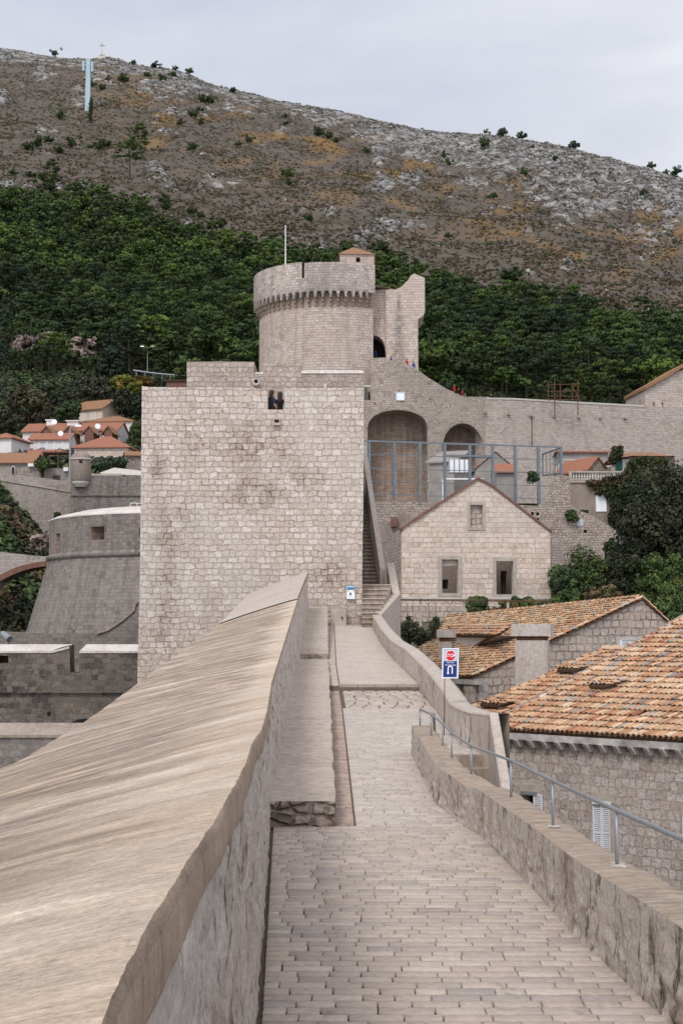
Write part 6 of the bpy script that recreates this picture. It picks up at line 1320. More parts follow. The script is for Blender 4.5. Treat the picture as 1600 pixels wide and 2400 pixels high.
# chimneys
def chimney(px0, px1, ytop, ycap, yneck, ybot, D, parent_label, U, depth=.8, capo=.12):
    o = thing('chimney', parent_label, 'chimney'); xl_, xr_ = Xof(px0, ycap, D), Xof(px1, ycap, D); z0, zn, zc_, zt_ = ZP(ybot, D), ZP(yneck, D), ZP(ycap, D), ZP(ytop, D)
    U = Vector(U).normalized(); c_ = Vector(((xl_ + xr_) / 2, D + depth / 2, 0)); w_ = xr_ - xl_
    b = MB(); b.box(c_ + Vector((0, 0, (z0 + zn) / 2)), (w_ * .82, depth * .85, zn - z0), U); b.build('shaft', 'ledge_pale', o)
    b = MB(); b.box(c_ + Vector((0, 0, (zn + zc_) / 2)), (w_ * .76, depth * .78, zc_ - zn + .004), U); b.build('neck', 'rust_metal', o)
    b = MB(); b.box(c_ + Vector((0, 0, (zc_ + zt_) / 2)), (w_, depth * 1.1, zt_ - zc_), U); b.build('cap', 'ledge_pale', o); return o
c1 = chimney(1204, 1296, 1462, 1491, 1501, 1660, 64.0, 'large pale rendered chimney in front of the gabled house roof', (.97, -.24, 0), .95)
c2 = chimney(1027, 1066, 1475, 1494, 1504, 1545, 70.0, 'small pink chimney just above the STOP sign', (.97, -.24, 0), .7)
b = MB(); q = P(1061, 1513, 69.3); 
for k in range(5): b.box(q + Vector((0, .05, .14 - k * .075)), (.13, .05, .035))
b.build('vent_slots', 'dark_void', c2)
# dormer with white cheek
dm = MB(); D0 = 75.5; TD = plane_pts(P(1068, 1500, 76.5).xy, P(1150, 1500, 71.8).xy)
dr_ = thing('dormer', 'white dormer cheek with its own little tile roof on the gabled house', 'dormer'); dr_.parent = None
b = MB(); b.slab(TD, pxl(TD, [(1069, 1489), (1151, 1490), (1118, 1512), (1074, 1536), (1069, 1536)]), th=1.6); b.build('cheek', 'render_white', dr_)
a_, c_ = TD.at(*TD.px(1062, 1489), .25), TD.at(*TD.px(1166, 1490), .25); Ud = (c_ - a_).normalized(); Ud.z = 0; Ud.normalize(); Wd_ = Vector((-Ud.y, Ud.x, 0)); Wd_ = Wd_ if Wd_.y > 0 else -Wd_
Vd_ = (Wd_ * .93 + Vector((0, 0, .36)))
pq = [uvw(a_, Ud, Vd_, *p) for p in ((1062, 1489), (1160, 1491), (1190, 1470), (1182, 1464), (1052, 1465))]; tiles(a_, Ud, Vd_, pq, 'dormer_roof', dr_, w=.2, ex=.34, seed=13)
b = MB(); v = pxl(TD, [(1075, 1535), (1152, 1490), (1156, 1492), (1078, 1539)]); b.slab(TD, v, th=.1, off=.06); b.build('barge_flashing', 'rust_metal', dr_)
dr_.parent = mh
for k in ('category', 'label'): del dr_[k]
hood(O3, Um, Vm, N3, 1186, 1517, -.75, .8, .3, rf3) if False else None
# ---------------------------------------------------------------- houses on the fortress side
T11 = Plane((0, 150), (1, 0))
o = thing('villa', 'villa with brown hipped roof and teal shutter above the balustraded terrace', 'house')
T12 = Plane((0, 142), (1, 0)); b = MB(); b.slab(T12, pxl(T12, [(1432, 1092), (1474, 1072), (1580, 1072), (1580, 1330), (1432, 1330)]), th=6); b.build('wall', 'old_facade_plaster', o)
b = MB(); q = [T12.at(*T12.px(1418, 1081), .6), T12.at(*T12.px(1478, 1070), .7), T12.at(*T12.px(1578, 1071), .7), T12.at(*T12.px(1590, 1068), -7), T12.at(*T12.px(1440, 1072), -7)]; r0, r1 = T12.at(*T12.px(1484, 1051), -3), T12.at(*T12.px(1534, 1052), -3)
b.add(q + [r0, r1], [(0, 1, 5), (1, 2, 6, 5), (2, 3, 6), (3, 4, 5, 6), (4, 0, 5), (0, 4, 3, 2, 1)]); b.build('roof', 'far_roof_old', o)
b = MB(); quadbox(b, T12, 1444, 1080, 1457, 1125, .1, .06); b.build('shutter', 'teal_paint', o)
b = MB(); quadbox(b, T12, 1457.5, 1076, 1474, 1125, .15, .04); quadbox(b, T12, 1432, 1094, 1440, 1125, .15, .04); b.build('jamb', 'pale_trim', o)
te = thing('terrace_house', 'grey rendered house below a stone balustrade terrace with white shuttered window', 'house')
T13 = Plane((0, 136), (1, 0)); b = MB(); b.slab(T13, pxl(T13, [(1334, 1131), (1460, 1131), (1500, 1131), (1500, 1330), (1334, 1330)]), th=7.0); b.build('wall', 'old_facade_plaster', te)
b = MB(); b.slab(T13, pxl(T13, [(1333, 1125.5), (1475, 1126), (1475, 1131), (1333, 1131)]), th=7.0, off=.15); b.build('terrace_slab', 'stone_trim', te)
b = MB(); quadbox(b, T13, 1333, 1104, 1462, 1107.5, .3, .15); quadbox(b, T13, 1333, 1122.5, 1462, 1126, .3, .15); quadbox(b, T13, 1333, 1104, 1339, 1126, .32, .17); b.build('balustrade_rail', 'stone_trim', te)
n = 19
for i in range(n):
    x = 1343 + i * (1459 - 1343) / (n - 1); p = T13.at(*T13.px(x, 1125), .0); b = MB(); z0, z1 = T13.px(x, 1123)[1], T13.px(x, 1107)[1]; h = z1 - z0
    b.tube([Vector((p.x, p.y, z0 + h * t)) for t in (0, .15, .35, .6, .85, 1)], [.07, .06, .10, .05, .06, .08], 6); b.build('baluster', 'pale_trim', te)
q = T13.px(1395, 1199), T13.px(1420, 1161); win(T13, q[0][0], q[0][1], q[1][0], q[1][1], te, pane='sign_white', off=.08)
lintelbox(T13, 1391, 1153, 1423, 1157, te, .2, 'lintel', 'stone_trim')
house('long_house', 'grey house with a long orange tiled eave below the city wall', 1372, 172, ZP(1061, 172), 5.4, 5, 6, .35, 0, 'render_grey', 'far_roof_new')
house('white_house', 'flat-roofed white house with one narrow window beside the court fence', 1347, 152, ZP(1080, 152), 2.6, 4, 5, .1, 0, 'render_white', 'pale_trim', 'flat', wins=[('f', .35, -1.5, .32, 1.1, dict(pane='glass_dark', mull=False))])
house('small_gabled_house', 'low gabled stone house with orange roof behind the balustrade', 1402, 146, ZP(1098, 146), 1.9, 5, 5, 1.0, .5, 'ruin_rubble_stone', 'far_roof_new', axis='y')
house('plastered_house', 'brown plastered gabled house seen through the court fence', 1162, 168, ZP(1101, 168), 4.4, 7, 7, 1.9, 0, 'render_grey', 'rust_metal', axis='y', oh=.15)
house('orange_roof_shed', 'small shed with bright orange tiles in front of the brown gable', 1186, 160, ZP(1106, 160), 1.9, 4, 4, .9, 0, 'render_grey', 'far_roof_new')
o = thing('glazed_shed', 'white framed glazed shed inside the smaller arch', 'shed'); T14 = Plane((0, 175), (1, 0))
b = MB(); quadbox(b, T14, 1052, 1077, 1100, 1107, 1.5); b.build('wall', 'sign_white', o)
for x in (1051, 1063, 1075, 1087, 1099): b = MB(); quadbox(b, T14, x, 1076, x + 1.6, 1108, .1, .08); b.build('mullion', 'fence_metal', o)
house('stair_shed', 'grey sloping concrete lean-to at the foot of the pier between the arches', 1035, 186, ZP(1085, 186), 3.2, 6, 7, 2.0, -.4, 'render_grey', 'render_grey', 'shed')
# ---------------------------------------------------------------- left side: bastion, moat walls, far houses
rb = thing('round_bastion', 'dark grey round bastion with sloping base and white plaster top', 'bastion')
bcx, bcd, bR = Xof(471, 1300, 125), 125.0, 12.15
zco, zto = 5.66, 8.58
A0, A1_ = -1.9, .6
def notch_band(holes, z0, z1, r, mat, name, parent):
    """cylindrical band with rectangular openings [(a0,a1,zl,zh)]"""
    As = sorted(set(list(np.linspace(A0, A1_, 70)) + [h for q in holes for h in q[:2]])); Zs = sorted(set([z0, z1] + [h for q in holes for h in q[2:]]))
    V = []; U = []; Fc = []; nz = len(Zs)
    for a in As:
        for z in Zs: V.append((bcx + r * math.sin(a), bcd - r * math.cos(a), z)); U.append((a * r, z))
    for i in range(len(As) - 1):
        for k in range(nz - 1):
            am, zm = (As[i] + As[i+1]) / 2, (Zs[k] + Zs[k+1]) / 2
            if any(h[0] < am < h[1] and h[2] < zm < h[3] for h in holes): continue
            Fc.append((i*nz + k, (i+1)*nz + k, (i+1)*nz + k + 1, i*nz + k + 1))
    npmesh(name, V, Fc, mat, parent, uv=np.array(U), smooth=True)
def bang(px, py):
    r = ray(px, py); ex, ey = r.x / r.y, 1.0; A = ex*ex + 1; B = -2 * (ex * bcx + bcd); C = bcx**2 + bcd**2 - bR**2; d = max(B*B - 4*A*C, 0); D = (-B - math.sqrt(d)) / (2*A)
    return math.atan2(ex * D - bcx, bcd - D), D
holes = []
for x0, y0, x1, y1 in ((131, 1250, 142, 1298), (213, 1234, 245, 1266), (326, 1238, 338, 1256), (420, 1234, 450, 1262)):
    a0, D0 = bang(x0, y0); a1, D1 = bang(x1, y0); holes.append((a0, a1, ZP(y1, (D0 + D1) / 2), ZP(y0, (D0 + D1) / 2)))
notch_band(holes, zco, zto, bR, 'dark_bastion_stone', 'upper_wall', rb)
for h in holes:
    V = []; r2 = bR - 1.6; am = (h[0] + h[1]) / 2
    for r, k in ((bR, 1), (r2, .55)):
        for a, z in ((h[0], h[2]), (h[1], h[2]), (h[1], h[3]), (h[0], h[3])): aa = am + (a - am) * k; V.append((bcx + r * math.sin(aa), bcd - r * math.cos(aa), z if r == bR else z + (.2 if z == h[2] else -.1)))
    b = MB(); b.add(V, [(0, 1, 5, 4), (1, 2, 6, 5), (2, 3, 7, 6), (3, 0, 4, 7)]); b.build('embrasure', 'arch_back_stone', rb)
    b = MB(); b.add(V[4:], [(0, 1, 2, 3)]); b.build('embrasure_back', 'arch_back_stone', rb)
lathe('cordon', [(bR, zco - .3), (bR + .22, zco - .2), (bR + .28, zco - .02), (bR + .2, zco + .14), (bR, zco + .2)], A0, A1_, 70, 'dark_bastion_stone', rb, bcx, bcd)
lathe('sloping_base', [(bR + 3.6, -9), (bR + 1.75, -.4), (bR + .05, zco - .25)], A0, A1_, 70, 'dark_bastion_stone', rb, bcx, bcd)
lathe('plaster_top', [(bR + .03, zto - .02), (bR + .05, zto + .07), (bR - .5, zto + .3), (bR - 2.3, zto + .72), (bR - 4, zto + .6)], A0, A1_, 80, 'white_plaster', rb, bcx, bcd)
# little white frame on top of the bastion
b = MB(); 
for x0, y0, x1, y1 in ((306, 1179, 306, 1190), (306, 1179, 334, 1180), (322, 1180, 322, 1190)): stick(b, x0, y0, x1, y1, 121, .035)
o = b.build('pipe_railing', 'white_paint'); tag(o, 'thin pale pipe railing on top of the round bastion', 'railing')
# bridge to the bastion
TBR = Plane((0, 134), (1, 0)); br = thing('arch_bridge', 'small stone arch bridge with brick arch ring left of the bastion', 'bridge')
arcp = [(-60, 1440), (0, 1363), (20, 1352), (40, 1343), (60, 1336), (80, 1331), (100, 1328), (130, 1326)]
b = MB(); b.slab(TBR, pxl(TBR, [(-60, 1287), (0, 1293), (60, 1300), (130, 1306)] + arcp[::-1]), th=3.0); b.build('wall', 'pale_block_stone', br)
q = pxl(TBR, arcp[1:7] + [(110, 1327)]); q2 = pxl(TBR, [(0, 1348), (20, 1338), (40, 1329), (60, 1323), (80, 1319), (100, 1316), (110, 1315)]); b = MB()
for i in range(6): b.hexa([TBR.at(*q[i], .08), TBR.at(*q[i+1], .08), TBR.at(*q[i+1], -3.05), TBR.at(*q[i], -3.05)], [TBR.at(*q2[i], .08), TBR.at(*q2[i+1], .08), TBR.at(*q2[i+1], -.0), TBR.at(*q2[i], -.0)])
b.build('arch_ring', 'brick_red', br)
# merlon wall
TW = Plane((0, 75), (1, 0)); mw = thing('moat_wall', 'dark rubble wall with white plastered merlons left of the square tower', 'wall')
b = MB(); b.slab(TW, pxl(TW, [(-120, 1526), (120, 1526), (143, 1517), (164, 1512), (165, 1576), (186, 1578), (187, 1525), (345, 1525), (345, 1860), (-120, 1860)]), [pxl(TW, [(-10, 1536), (20, 1537), (21, 1554), (-10, 1554)])], th=1.3); b.build('wall', 'dark_rubble_stone', mw)
b = MB(); quadbox(b, TW, -20, 1530, 25, 1560, .2, -1.25); b.build('embrasure_back', 'brick_red', mw)
for xs, xe, sl_ in ((-120, 163, 1), (187, 345, 0)):
    a_, c_ = TW.px(xs, 1526), TW.px(xe - (40 if sl_ else 0), 1525.5); z1 = TW.px(xs, 1510, -1.1)[1]; e_ = TW.px(xe, 1511, 0); b = MB()
    V = [TW.at(a_[0], a_[1], .05), TW.at(c_[0], c_[1], .05), TW.at(e_[0], a_[1] + (.22 if sl_ else 0), .05), TW.at(a_[0] + (0 if sl_ else .15), z1, -1.1), TW.at(e_[0] - .05, z1, -1.1)]
    b.add(V + [v - Vector((0, 0, .1)) for v in V], [(0, 1, 2, 4, 3), (0, 5, 6, 1), (1, 6, 7, 2), (2, 7, 9, 4), (3, 4, 9, 8), (0, 3, 8, 5)])
    b.build('plaster_cap', 'white_plaster', mw)
b = MB(); quadbox(b, TW, -120, 1618, 345, 1624, .3, .16); b.build('cordon', 'dark_rubble_stone', mw)
b = MB(); quadbox(b, TW, 111, 1668, 119, 1678, .05, .02); b.build('drain_hole', 'dark_void', mw)
b = MB(); q = pxl(TW, [(168, 1693), (185, 1686), (205, 1684), (225, 1690), (230, 1700), (168, 1700)]); b.slab(TW, q, th=.1, off=.03); b.build('low_arch', 'dark_void', mw)
TW2 = Plane((0, 84), (1, 0)); o = thing('inner_moat_wall', 'brownish rubble wall standing just behind the white capped merlons', 'wall')
b = MB(); b.slab(TW2, pxl(TW2, [(-120, 1477), (0, 1480), (120, 1486), (228, 1486), (255, 1478), (290, 1454), (316, 1432), (319, 1418), (345, 1392), (345, 1700), (-120, 1700)]), th=1.2); b.build('wall', 'dark_block_stone', o)
qq = pxl(TW2, [(228, 1486), (255, 1478), (290, 1454), (316, 1432), (319, 1418), (345, 1392)]); b = MB()
for i in range(5): b.hexa([TW2.at(*qq[i], .1), TW2.at(*qq[i+1], .1), TW2.at(*qq[i+1], -1.3), TW2.at(*qq[i], -1.3)], [TW2.at(qq[i][0], qq[i][1] + .1, .1), TW2.at(qq[i+1][0], qq[i+1][1] + .1, .1), TW2.at(qq[i+1][0], qq[i+1][1] + .1, -1.3), TW2.at(qq[i][0], qq[i][1] + .1, -1.3)])
b.build('coping', 'ledge_plaster', o)
o = thing('floodlight', 'grey cylindrical floodlight on the wall at the left edge', 'floodlight'); p = P(15, 1492, 80)
b = MB(); b.tube([P(7, 1485, 80), P(23, 1498, 79.6)], [.16, .18], 10); b.build('lamp_body', 'rail_metal', o); b = MB(); b.tube([P(22, 1497, 79.8), P(21, 1510, 80)], .04, 6); b.build('bracket', 'rail_metal', o)
# lowest ledge wall
T_L = Plane((0, 45), (1, 0)); o = thing('lower_wall', 'low grey block wall with dark sloping plaster top at the left edge', 'wall')
b = MB(); b.slab(T_L, pxl(T_L, [(-200, 1722), (230, 1722), (230, 2100), (-200, 2100)]), th=1.4); b.build('wall', 'dark_block_stone', o)
a_, c_ = T_L.px(-200, 1722), T_L.px(230, 1722); z1 = T_L.px(0, 1694, -1.35)[1]; b = MB()
b.hexa([T_L.at(a_[0], a_[1] - .08, .06), T_L.at(c_[0], c_[1] - .08, .06), T_L.at(c_[0], c_[1], -1.5), T_L.at(a_[0], a_[1], -1.5)], [T_L.at(a_[0], a_[1], .06), T_L.at(c_[0], c_[1], .06), T_L.at(c_[0], z1, -1.35), T_L.at(a_[0], z1, -1.35)])
b.build('coping', 'ledge_plaster', o)
# far wall with sentry turret
T_F = Plane((0, 176), (1, 0)); fwl = thing('far_city_wall', 'pale far city wall stepping down to the right below the red roofed houses', 'wall')
b = MB(); b.slab(T_F, pxl(T_F, [(-120, 1098), (0, 1109), (60, 1116), (110, 1121), (168, 1130), (172, 1240), (168, 1330), (-120, 1330)]), th=2.5); b.build('wall', 'pale_block_stone', fwl)
b = MB(); q = pxl(T_F, [(-120, 1112), (0, 1124), (166, 1152)]); 
for i in range(2): b.hexa([T_F.at(q[i][0], q[i][1] - .1, .15), T_F.at(q[i+1][0], q[i+1][1] - .1, .15), T_F.at(q[i+1][0], q[i+1][1] - .1, 0), T_F.at(q[i][0], q[i][1] - .1, 0)], [T_F.at(*q[i], .15), T_F.at(*q[i+1], .15), T_F.at(*q[i+1], 0), T_F.at(*q[i], 0)])
b.build('cordon', 'stone_trim', fwl)
T_D = Plane((0, 173), (1, 0)); dw = thing('corner_bastion', 'dark weathered corner bastion wall right of the sentry turret', 'bastion')
b = MB(); b.slab(T_D, pxl(T_D, [(167, 1128), (205, 1124), (207, 1114), (285, 1114), (286, 1117), (345, 1116), (345, 1330), (162, 1330)]), th=8); b.build('wall', 'dark_bastion_stone', dw)
b = MB(); quadbox(b, T_D, 166, 1160, 345, 1163, .3, .14); b.build('cordon', 'dark_rubble_stone', dw)
b = MB(); quadbox(b, T_D, 207, 1110, 285, 1115, 1.5, .04); b.build('coping', 'stone_trim', dw)
b = MB(); b.add([P(234, 1108, 178), P(268, 1096, 180), P(262, 1112, 176), P(240, 1112, 175)] + [P(345, 1105, 180), P(345, 1114, 178)], [(0, 2, 1), (0, 3, 2), (1, 2, 5, 4)]); b.build('rampart_top', 'pale_trim', dw)
se = thing('sentry_turret', 'small domed stone sentry turret on the corner of the far wall', 'sentry box'); sx, sD = Xof(190, 1100, 173), 173.0; sr_ = 24 / F * 173
zz = lambda y: ZP(y, 173)
lathe('turret_wall', [(sr_ * .8, zz(1131)), (sr_ * .98, zz(1122)), (sr_, zz(1078))], -3.15, 3.15, 28, 'old_facade_plaster', se, sx, sD)
lathe('cornice', [(sr_, zz(1079)), (sr_ * 1.1, zz(1078)), (sr_ * 1.1, zz(1075.5)), (sr_ * .98, zz(1075))], -3.15, 3.15, 28, 'pale_trim', se, sx, sD)
lathe('dome', [(sr_ * math.cos(t) * .98, zz(1075) + (zz(1058) - zz(1075)) * math.sin(t)) for t in np.linspace(0, 1.5, 8)], -3.15, 3.15, 28, 'old_facade_plaster', se, sx, sD)
lathe('corbel_base', [(sr_ * .55, zz(1142)), (sr_ * .74, zz(1135)), (sr_ * .88, zz(1131)), (sr_ * .8, zz(1128))], -3.15, 3.15, 24, 'pale_trim', se, sx, sD)
b = MB(); Tq = Plane((0, sD - sr_ - .02), (1, 0)); quadbox(b, Tq, 186, 1077.5, 193, 1084.5, .3, .03); b.build('lookout_hole', 'dark_void', se)
# far houses: (px centre, distance, eave row ...)
def zr(y, D): return ZP(y, D)
WIN = dict(pane='glass_dark', mull=True); SH = dict(shutters='shutter_paint')
house('upper_house', 'beige gabled house with orange roof, highest of the red roofed group', 200, 232, zr(960, 232), 5.8, 6.5, 7, 1.7, -.5, 'render_cream', 'far_roof_old', wins=[('f', -.9, -1.6, .9, 1.1, dict(pane='sign_white')), ('f', 1.2, -1.6, .9, 1.1, dict(pane='sign_white')), ('s', 3.4, .1, .6, .9, dict(pane='glass_dark'))])
o = house('balcony_house', 'white house with brown roof and an open balcony on slim columns', 247, 222, zr(988, 222), 8.0, 7, 9, 1.25, -.22, 'render_white', 'far_roof_old', 'hip', wins=[('f', -2.3, -1.8, 1.0, 1.1), ('f', -.6, -1.8, .8, 1.1)])
Tp = Plane((0, 217), (1, -.15)); b = MB(); quadbox(b, Tp, 273, 1022, 313, 1031, 2.4, 0); quadbox(b, Tp, 237, 994, 315, 997, 2.8, .2); b.build('balcony', 'render_white', o)
b = MB(); quadbox(b, Tp, 238, 997, 312, 1022, .1, -2.3); b.build('balcony_recess', 'glass_dark', o)
for x in (246, 275, 311): b = MB(); quadbox(b, Tp, x - 1, 996, x + 1, 1045, .15, .1); b.build('column', 'white_paint', o)
b = MB(); quadbox(b, Tp, 278, 1011, 306, 1022, .05, .12); b.build('balcony_rail', 'render_grey', o)
o = house('long_roof_house', 'long white house with red roof, dormers and roof terrace', 160, 213, zr(1010, 213), 13.6, 6, 8, 1.35, -.12, 'render_white', 'far_roof_new', wins=[('s', 1.5, -3.4, .7, 1.2), ('s', 3.6, -5.2, .8, 2.0), ('s', 4.0, -.3, .6, .9)], ch=[(-3.6, 2.5, 1.0, 1.8), (-.2, 2.5, 1.6, 1.6)])
for x, w_ in ((105, 22), (158, 24), (205, 22), (250, 20)):
    h = house('dormer', '', x, 208.5, zr(1012, 208.5), w_ / F * 208, 3, 1.3, .7, -.12, 'brick_red', 'far_roof_old', axis='y', parent=None); h.parent = o
    for k in ('category', 'label'):
        if k in h: del h[k]
    Tn = Plane((0, 208.4), (1, -.12)); b = MB(); quadbox(b, Tn, x - w_ * .32, 1006, x + w_ * .32, 1014, .2, .08); b.build('dormer_window', 'glass_dark', h)
for x, y in ((127, 990), (142, 1017), (229, 1000)):
    o2 = thing('satellite_dish', {127: 'square white satellite dish on the ridge of the long red roof', 142: 'round white satellite dish above the white shuttered windows', 229: 'white satellite dish nearest the balcony house'}[x], 'dish'); c_ = P(x, y, 204); b = MB(); b.tube([c_ + Vector((0, .1, 0)), c_ + Vector((.05, -.12, .05))], [.15, .38], 12); b.build('bowl', 'white_paint', o2); b = MB(); b.tube([c_, c_ - Vector((0, -.1, 1.2))], .05, 5); b.build('mast', 'rail_metal', o2)
o = house('white_shutter_house', 'white house with open white shutters and red roof left of the grey lamp post', 113, 203, zr(1030, 203), 5.4, 4, 6, .95, -.05, 'render_white', 'far_roof_new', wins=[('f', -.9, -1.35, .7, 1.2, SH), ('f', 1.2, -1.3, .7, 1.1, SH), ('s', 2.4, -2.6, .8, 1.2)])
b = MB(); quadbox(b, Plane((0, 202.7), (1, -.05)), 126, 1042, 140, 1050, .5, .3); b.build('air_conditioner', 'white_paint', o)
house('low_roof_house', 'low red roofed building beneath the white shuttered house', 103, 196, zr(1067, 196), 4.4, 2.6, 4, .7, 0, 'render_white', 'far_roof_new', wins=[('f', -1.1, -1.3, .6, .9), ('f', .9, -1.3, .9, .9)])
o = house('hip_roof_house', 'stone house with bright red hipped roof, red door and dark garage', 234, 192, zr(1048, 192), 6.9, 6, 5, 1.75, -.1, 'ashlar_stone', 'far_roof_new', 'hip')
Tn = Plane((0, 191.6), (1, -.1)); 
b = MB(); quadbox(b, Tn, 214, 1062, 228, 1092, .1, .12); b.build('door', 'red_paint', o); b = MB(); quadbox(b, Tn, 239, 1064, 284, 1074, .1, .12); b.build('garage_opening', 'glass_dark', o)
b = MB(); quadbox(b, Tn, 206, 1062, 213.5, 1078, .1, .12); b.build('shutter', 'white_paint', o)
o = house('stone_wall_house', 'stone house with mottled tile roof and arched window at the left edge', 14, 186, zr(1084, 186), 6.6, 5, 6, 1.3, .0, 'pale_block_stone', 'far_roof_old')
Tn = Plane((0, 185.8), (1, 0)); b = MB(); b.slab(Tn, pxl(Tn, arch(28, 35, 1094, 1099, 1112)), th=.1, off=.07); b.build('arched_window', 'glass_dark', o)
b = MB(); b.slab(Tn, pxl(Tn, arch(26, 37, 1091, 1098, 1113)), th=.1, off=.03); b.build('window_surround', 'pale_trim', o)
house('corner_house', 'pale stone house with a sliver of orange roof at the far left edge', 0, 196, zr(1026, 196), 2.6, 6, 8, .8, -.2, 'render_white', 'far_roof_new', 'hip')
o = thing('garden_wall', 'stone terrace wall with pergola and air conditioner beneath the red roofed houses', 'wall'); Tn = Plane((0, 184), (1, 0))
b = MB(); b.slab(Tn, pxl(Tn, [(60, 1094), (110, 1096), (165, 1098), (168, 1135), (60, 1125)]), th=1); b.build('wall', 'pale_block_stone', o)
b = MB(); quadbox(b, Tn, 124, 1114, 141, 1125, .1, .05); b.build('window', 'glass_dark', o)
b = MB(); quadbox(b, Tn, 149, 1095, 160, 1104, .5, .6); b.build('air_conditioner', 'white_paint', o)
b = MB(); quadbox(b, Tn, 66, 1086, 79, 1093, .5, .6); b.build('air_conditioner', 'white_paint', o)
b = MB(); quadbox(b, Tn, 98, 1058, 172, 1061, 2.5, 1.5)
for x in (100, 135, 170): quadbox(b, Tn, x, 1060, x + 2, 1096, .12, 1.4)
b.build('pergola', 'rust_metal', o)
o = house('corner_shed', 'small stone shed with orange roof against the square tower', 312, 186, zr(1068, 186), 1.9, 4, 4, .6, .2, 'ruin_rubble_stone', 'far_roof_old')
# lamp posts
def lamp(x, y0, y1, D, label, double=False, r=.09, mat='rail_metal'):
    o = thing('street_lamp', label, 'street lamp'); b = MB(); b.tube([P(x, y1, D), P(x, y0, D)], [r, r * .6], 8); b.build('pole', mat, o)
    for s in ((-1, 1) if double else (1,)):
        b = MB(); a = P(x, y0, D); b.tube([a, a + Vector((s * .8, 0, .25))], r * .5, 5); b.build('arm', mat, o)
        b = MB(); b.box(a + Vector((s * .95, 0, .25)), (.75, .4, .22), taper=.7); b.build('lamp_head', 'lamp_white', o)
lamp(165, 1003, 1136, 178, 'tall blue-grey lamp post rising beside the sentry turret', r=.17)
lamp(150, 783, 806, 300, 'single white-headed street lamp among the trees on the left slope')
lamp(346, 815, 875, 280, 'twin-headed white street lamp beside the hillside road', True)
lamp(483, 846, 852, 300, 'tiny white lamp head peeping above the rampart merlon')
o = thing('guard_rail', 'grey metal guard rail of the hillside road', 'guard rail'); b = MB(); b.tube([P(313, 868, 272), P(345, 873, 271), P(380, 877, 270), P(440, 882, 270)], .16, 5)
for x in (320, 340, 360, 380, 400): b.tube([P(x, 870 + (x - 313) * .12, 271), P(x, 880 + (x - 313) * .12, 271)], .09, 4)
b.build('rail', 'rail_metal', o)
o = house('roadside_shed', 'dark roadside shed with a red strip above the tower corner', 415, 262, zr(893, 262), 4.2, 5, 3, .9, 0, 'brick_red', 'rust_metal', 'shed')
# ---------------------------------------------------------------- on the mountain
def tz_at(px, D): px = angpx(px, float(rowimg(px, D))); return Vector(((px - 800) / F * D, D, terz(px, D)))
def Drow(px, y):           # distance at which the slope shows at image row y
    d = np.linspace(262, 1150, 1500); r = rowimg(np.full_like(d, px), d); return float(d[np.argmin(np.abs(r - y))])
D = Drow(207, 262); o = thing('cable_pylon', 'tall pale blue cable car pylon on the mountainside', 'pylon'); base = P(206, 264, D); top = P(208, 138, D); s = 12 / F * D / 2
b = MB(); b.hexa([base + Vector((a * s, c_ * s, -3)) for a, c_ in ((-1, -1), (1, -1), (1, 1), (-1, 1))], [top + Vector((a * s * .8, c_ * s * .8, 0)) for a, c_ in ((-1, -1), (1, -1), (1, 1), (-1, 1))]); b.build('shaft', 'pylon_paint', o)
b = MB(); 
for y in (153, 165): c_ = P(207, y, D); b.box(c_, (28 / F * D if y == 153 else 20 / F * D, 1.0, 1.2))
b.box(P(197, 156, D), (1.2, 3, 6)); b.box(P(217, 158, D), (1.2, 3, 6)); b.build('crossarm', 'pylon_paint', o)
o = thing('summit_cross', 'large pale stone cross on a stepped base at the summit', 'cross'); D = DR - 8
b = MB(); q = lambda x0, y0, x1, y1, t: quadbox(b, Plane((0, D), (1, 0)), x0, y0, x1, y1, t)
q(237.9, 98, 240.3, 128, 1.0); q(232.5, 104.6, 246, 107.3, 1.0); b.build('cross', 'cross_stone', o)
b = MB(); q(233, 126, 245, 131, 6); q(230.5, 130, 248, 140, 8); b.build('plinth', 'cross_stone', o)
# bushes and small trees that stand out on the open slope
def bushmesh(seed, cols, n=22, nper=60, leaf=.17, r=1.7, flat=.75):
    q = np.random.default_rng(seed + 90); cs = [(q.normal() * r * .45, q.normal() * r * .45, abs(q.normal()) * r * .45 + r * .4) for _ in range(n)]
    cc = [np.array(cols[q.integers(len(cols))]) * q.uniform(.7, 1.3) for _ in cs]; return leafmesh('bush', *blob_leaves(cs, q.uniform(.5, 1.0, n) * r * .4, nper, leaf, flat, .5, cc, q))
DG = [(.035, .058, .018), (.05, .075, .025), (.028, .045, .016)]
bushm = [bushmesh(i, DG) for i in range(5)]
SB = [(30, 410), (117, 334), (168, 350), (66, 353), (124, 430), (72, 415), (140, 365), (142, 280), (240, 215), (253, 190), (290, 195), (345, 182), (380, 205), (385, 190), (405, 178), (412, 165), (443, 172), (128, 126), (314, 143), (364, 152), (478, 248), (492, 250), (470, 303), (451, 285), (423, 300), (468, 270), (670, 272), (670, 295), (747, 325), (770, 335), (785, 340), (672, 425), (677, 445), (388, 480), (390, 495), (450, 505), (470, 515), (583, 342), (448, 360), (230, 360), (245, 355), (725, 530), (975, 622), (1175, 330), (1138, 315), (1222, 325), (1300, 390), (1228, 410), (1383, 430), (1390, 440), (1525, 400), (1558, 410), (1578, 420), (1510, 475), (1155, 463), (1050, 560), (1046, 385), (1040, 378), (1135, 365), (860, 362), (560, 345), (340, 520), (90, 350), (545, 224), (1245, 352), (1345, 345), (1585, 425), (215, 205)]
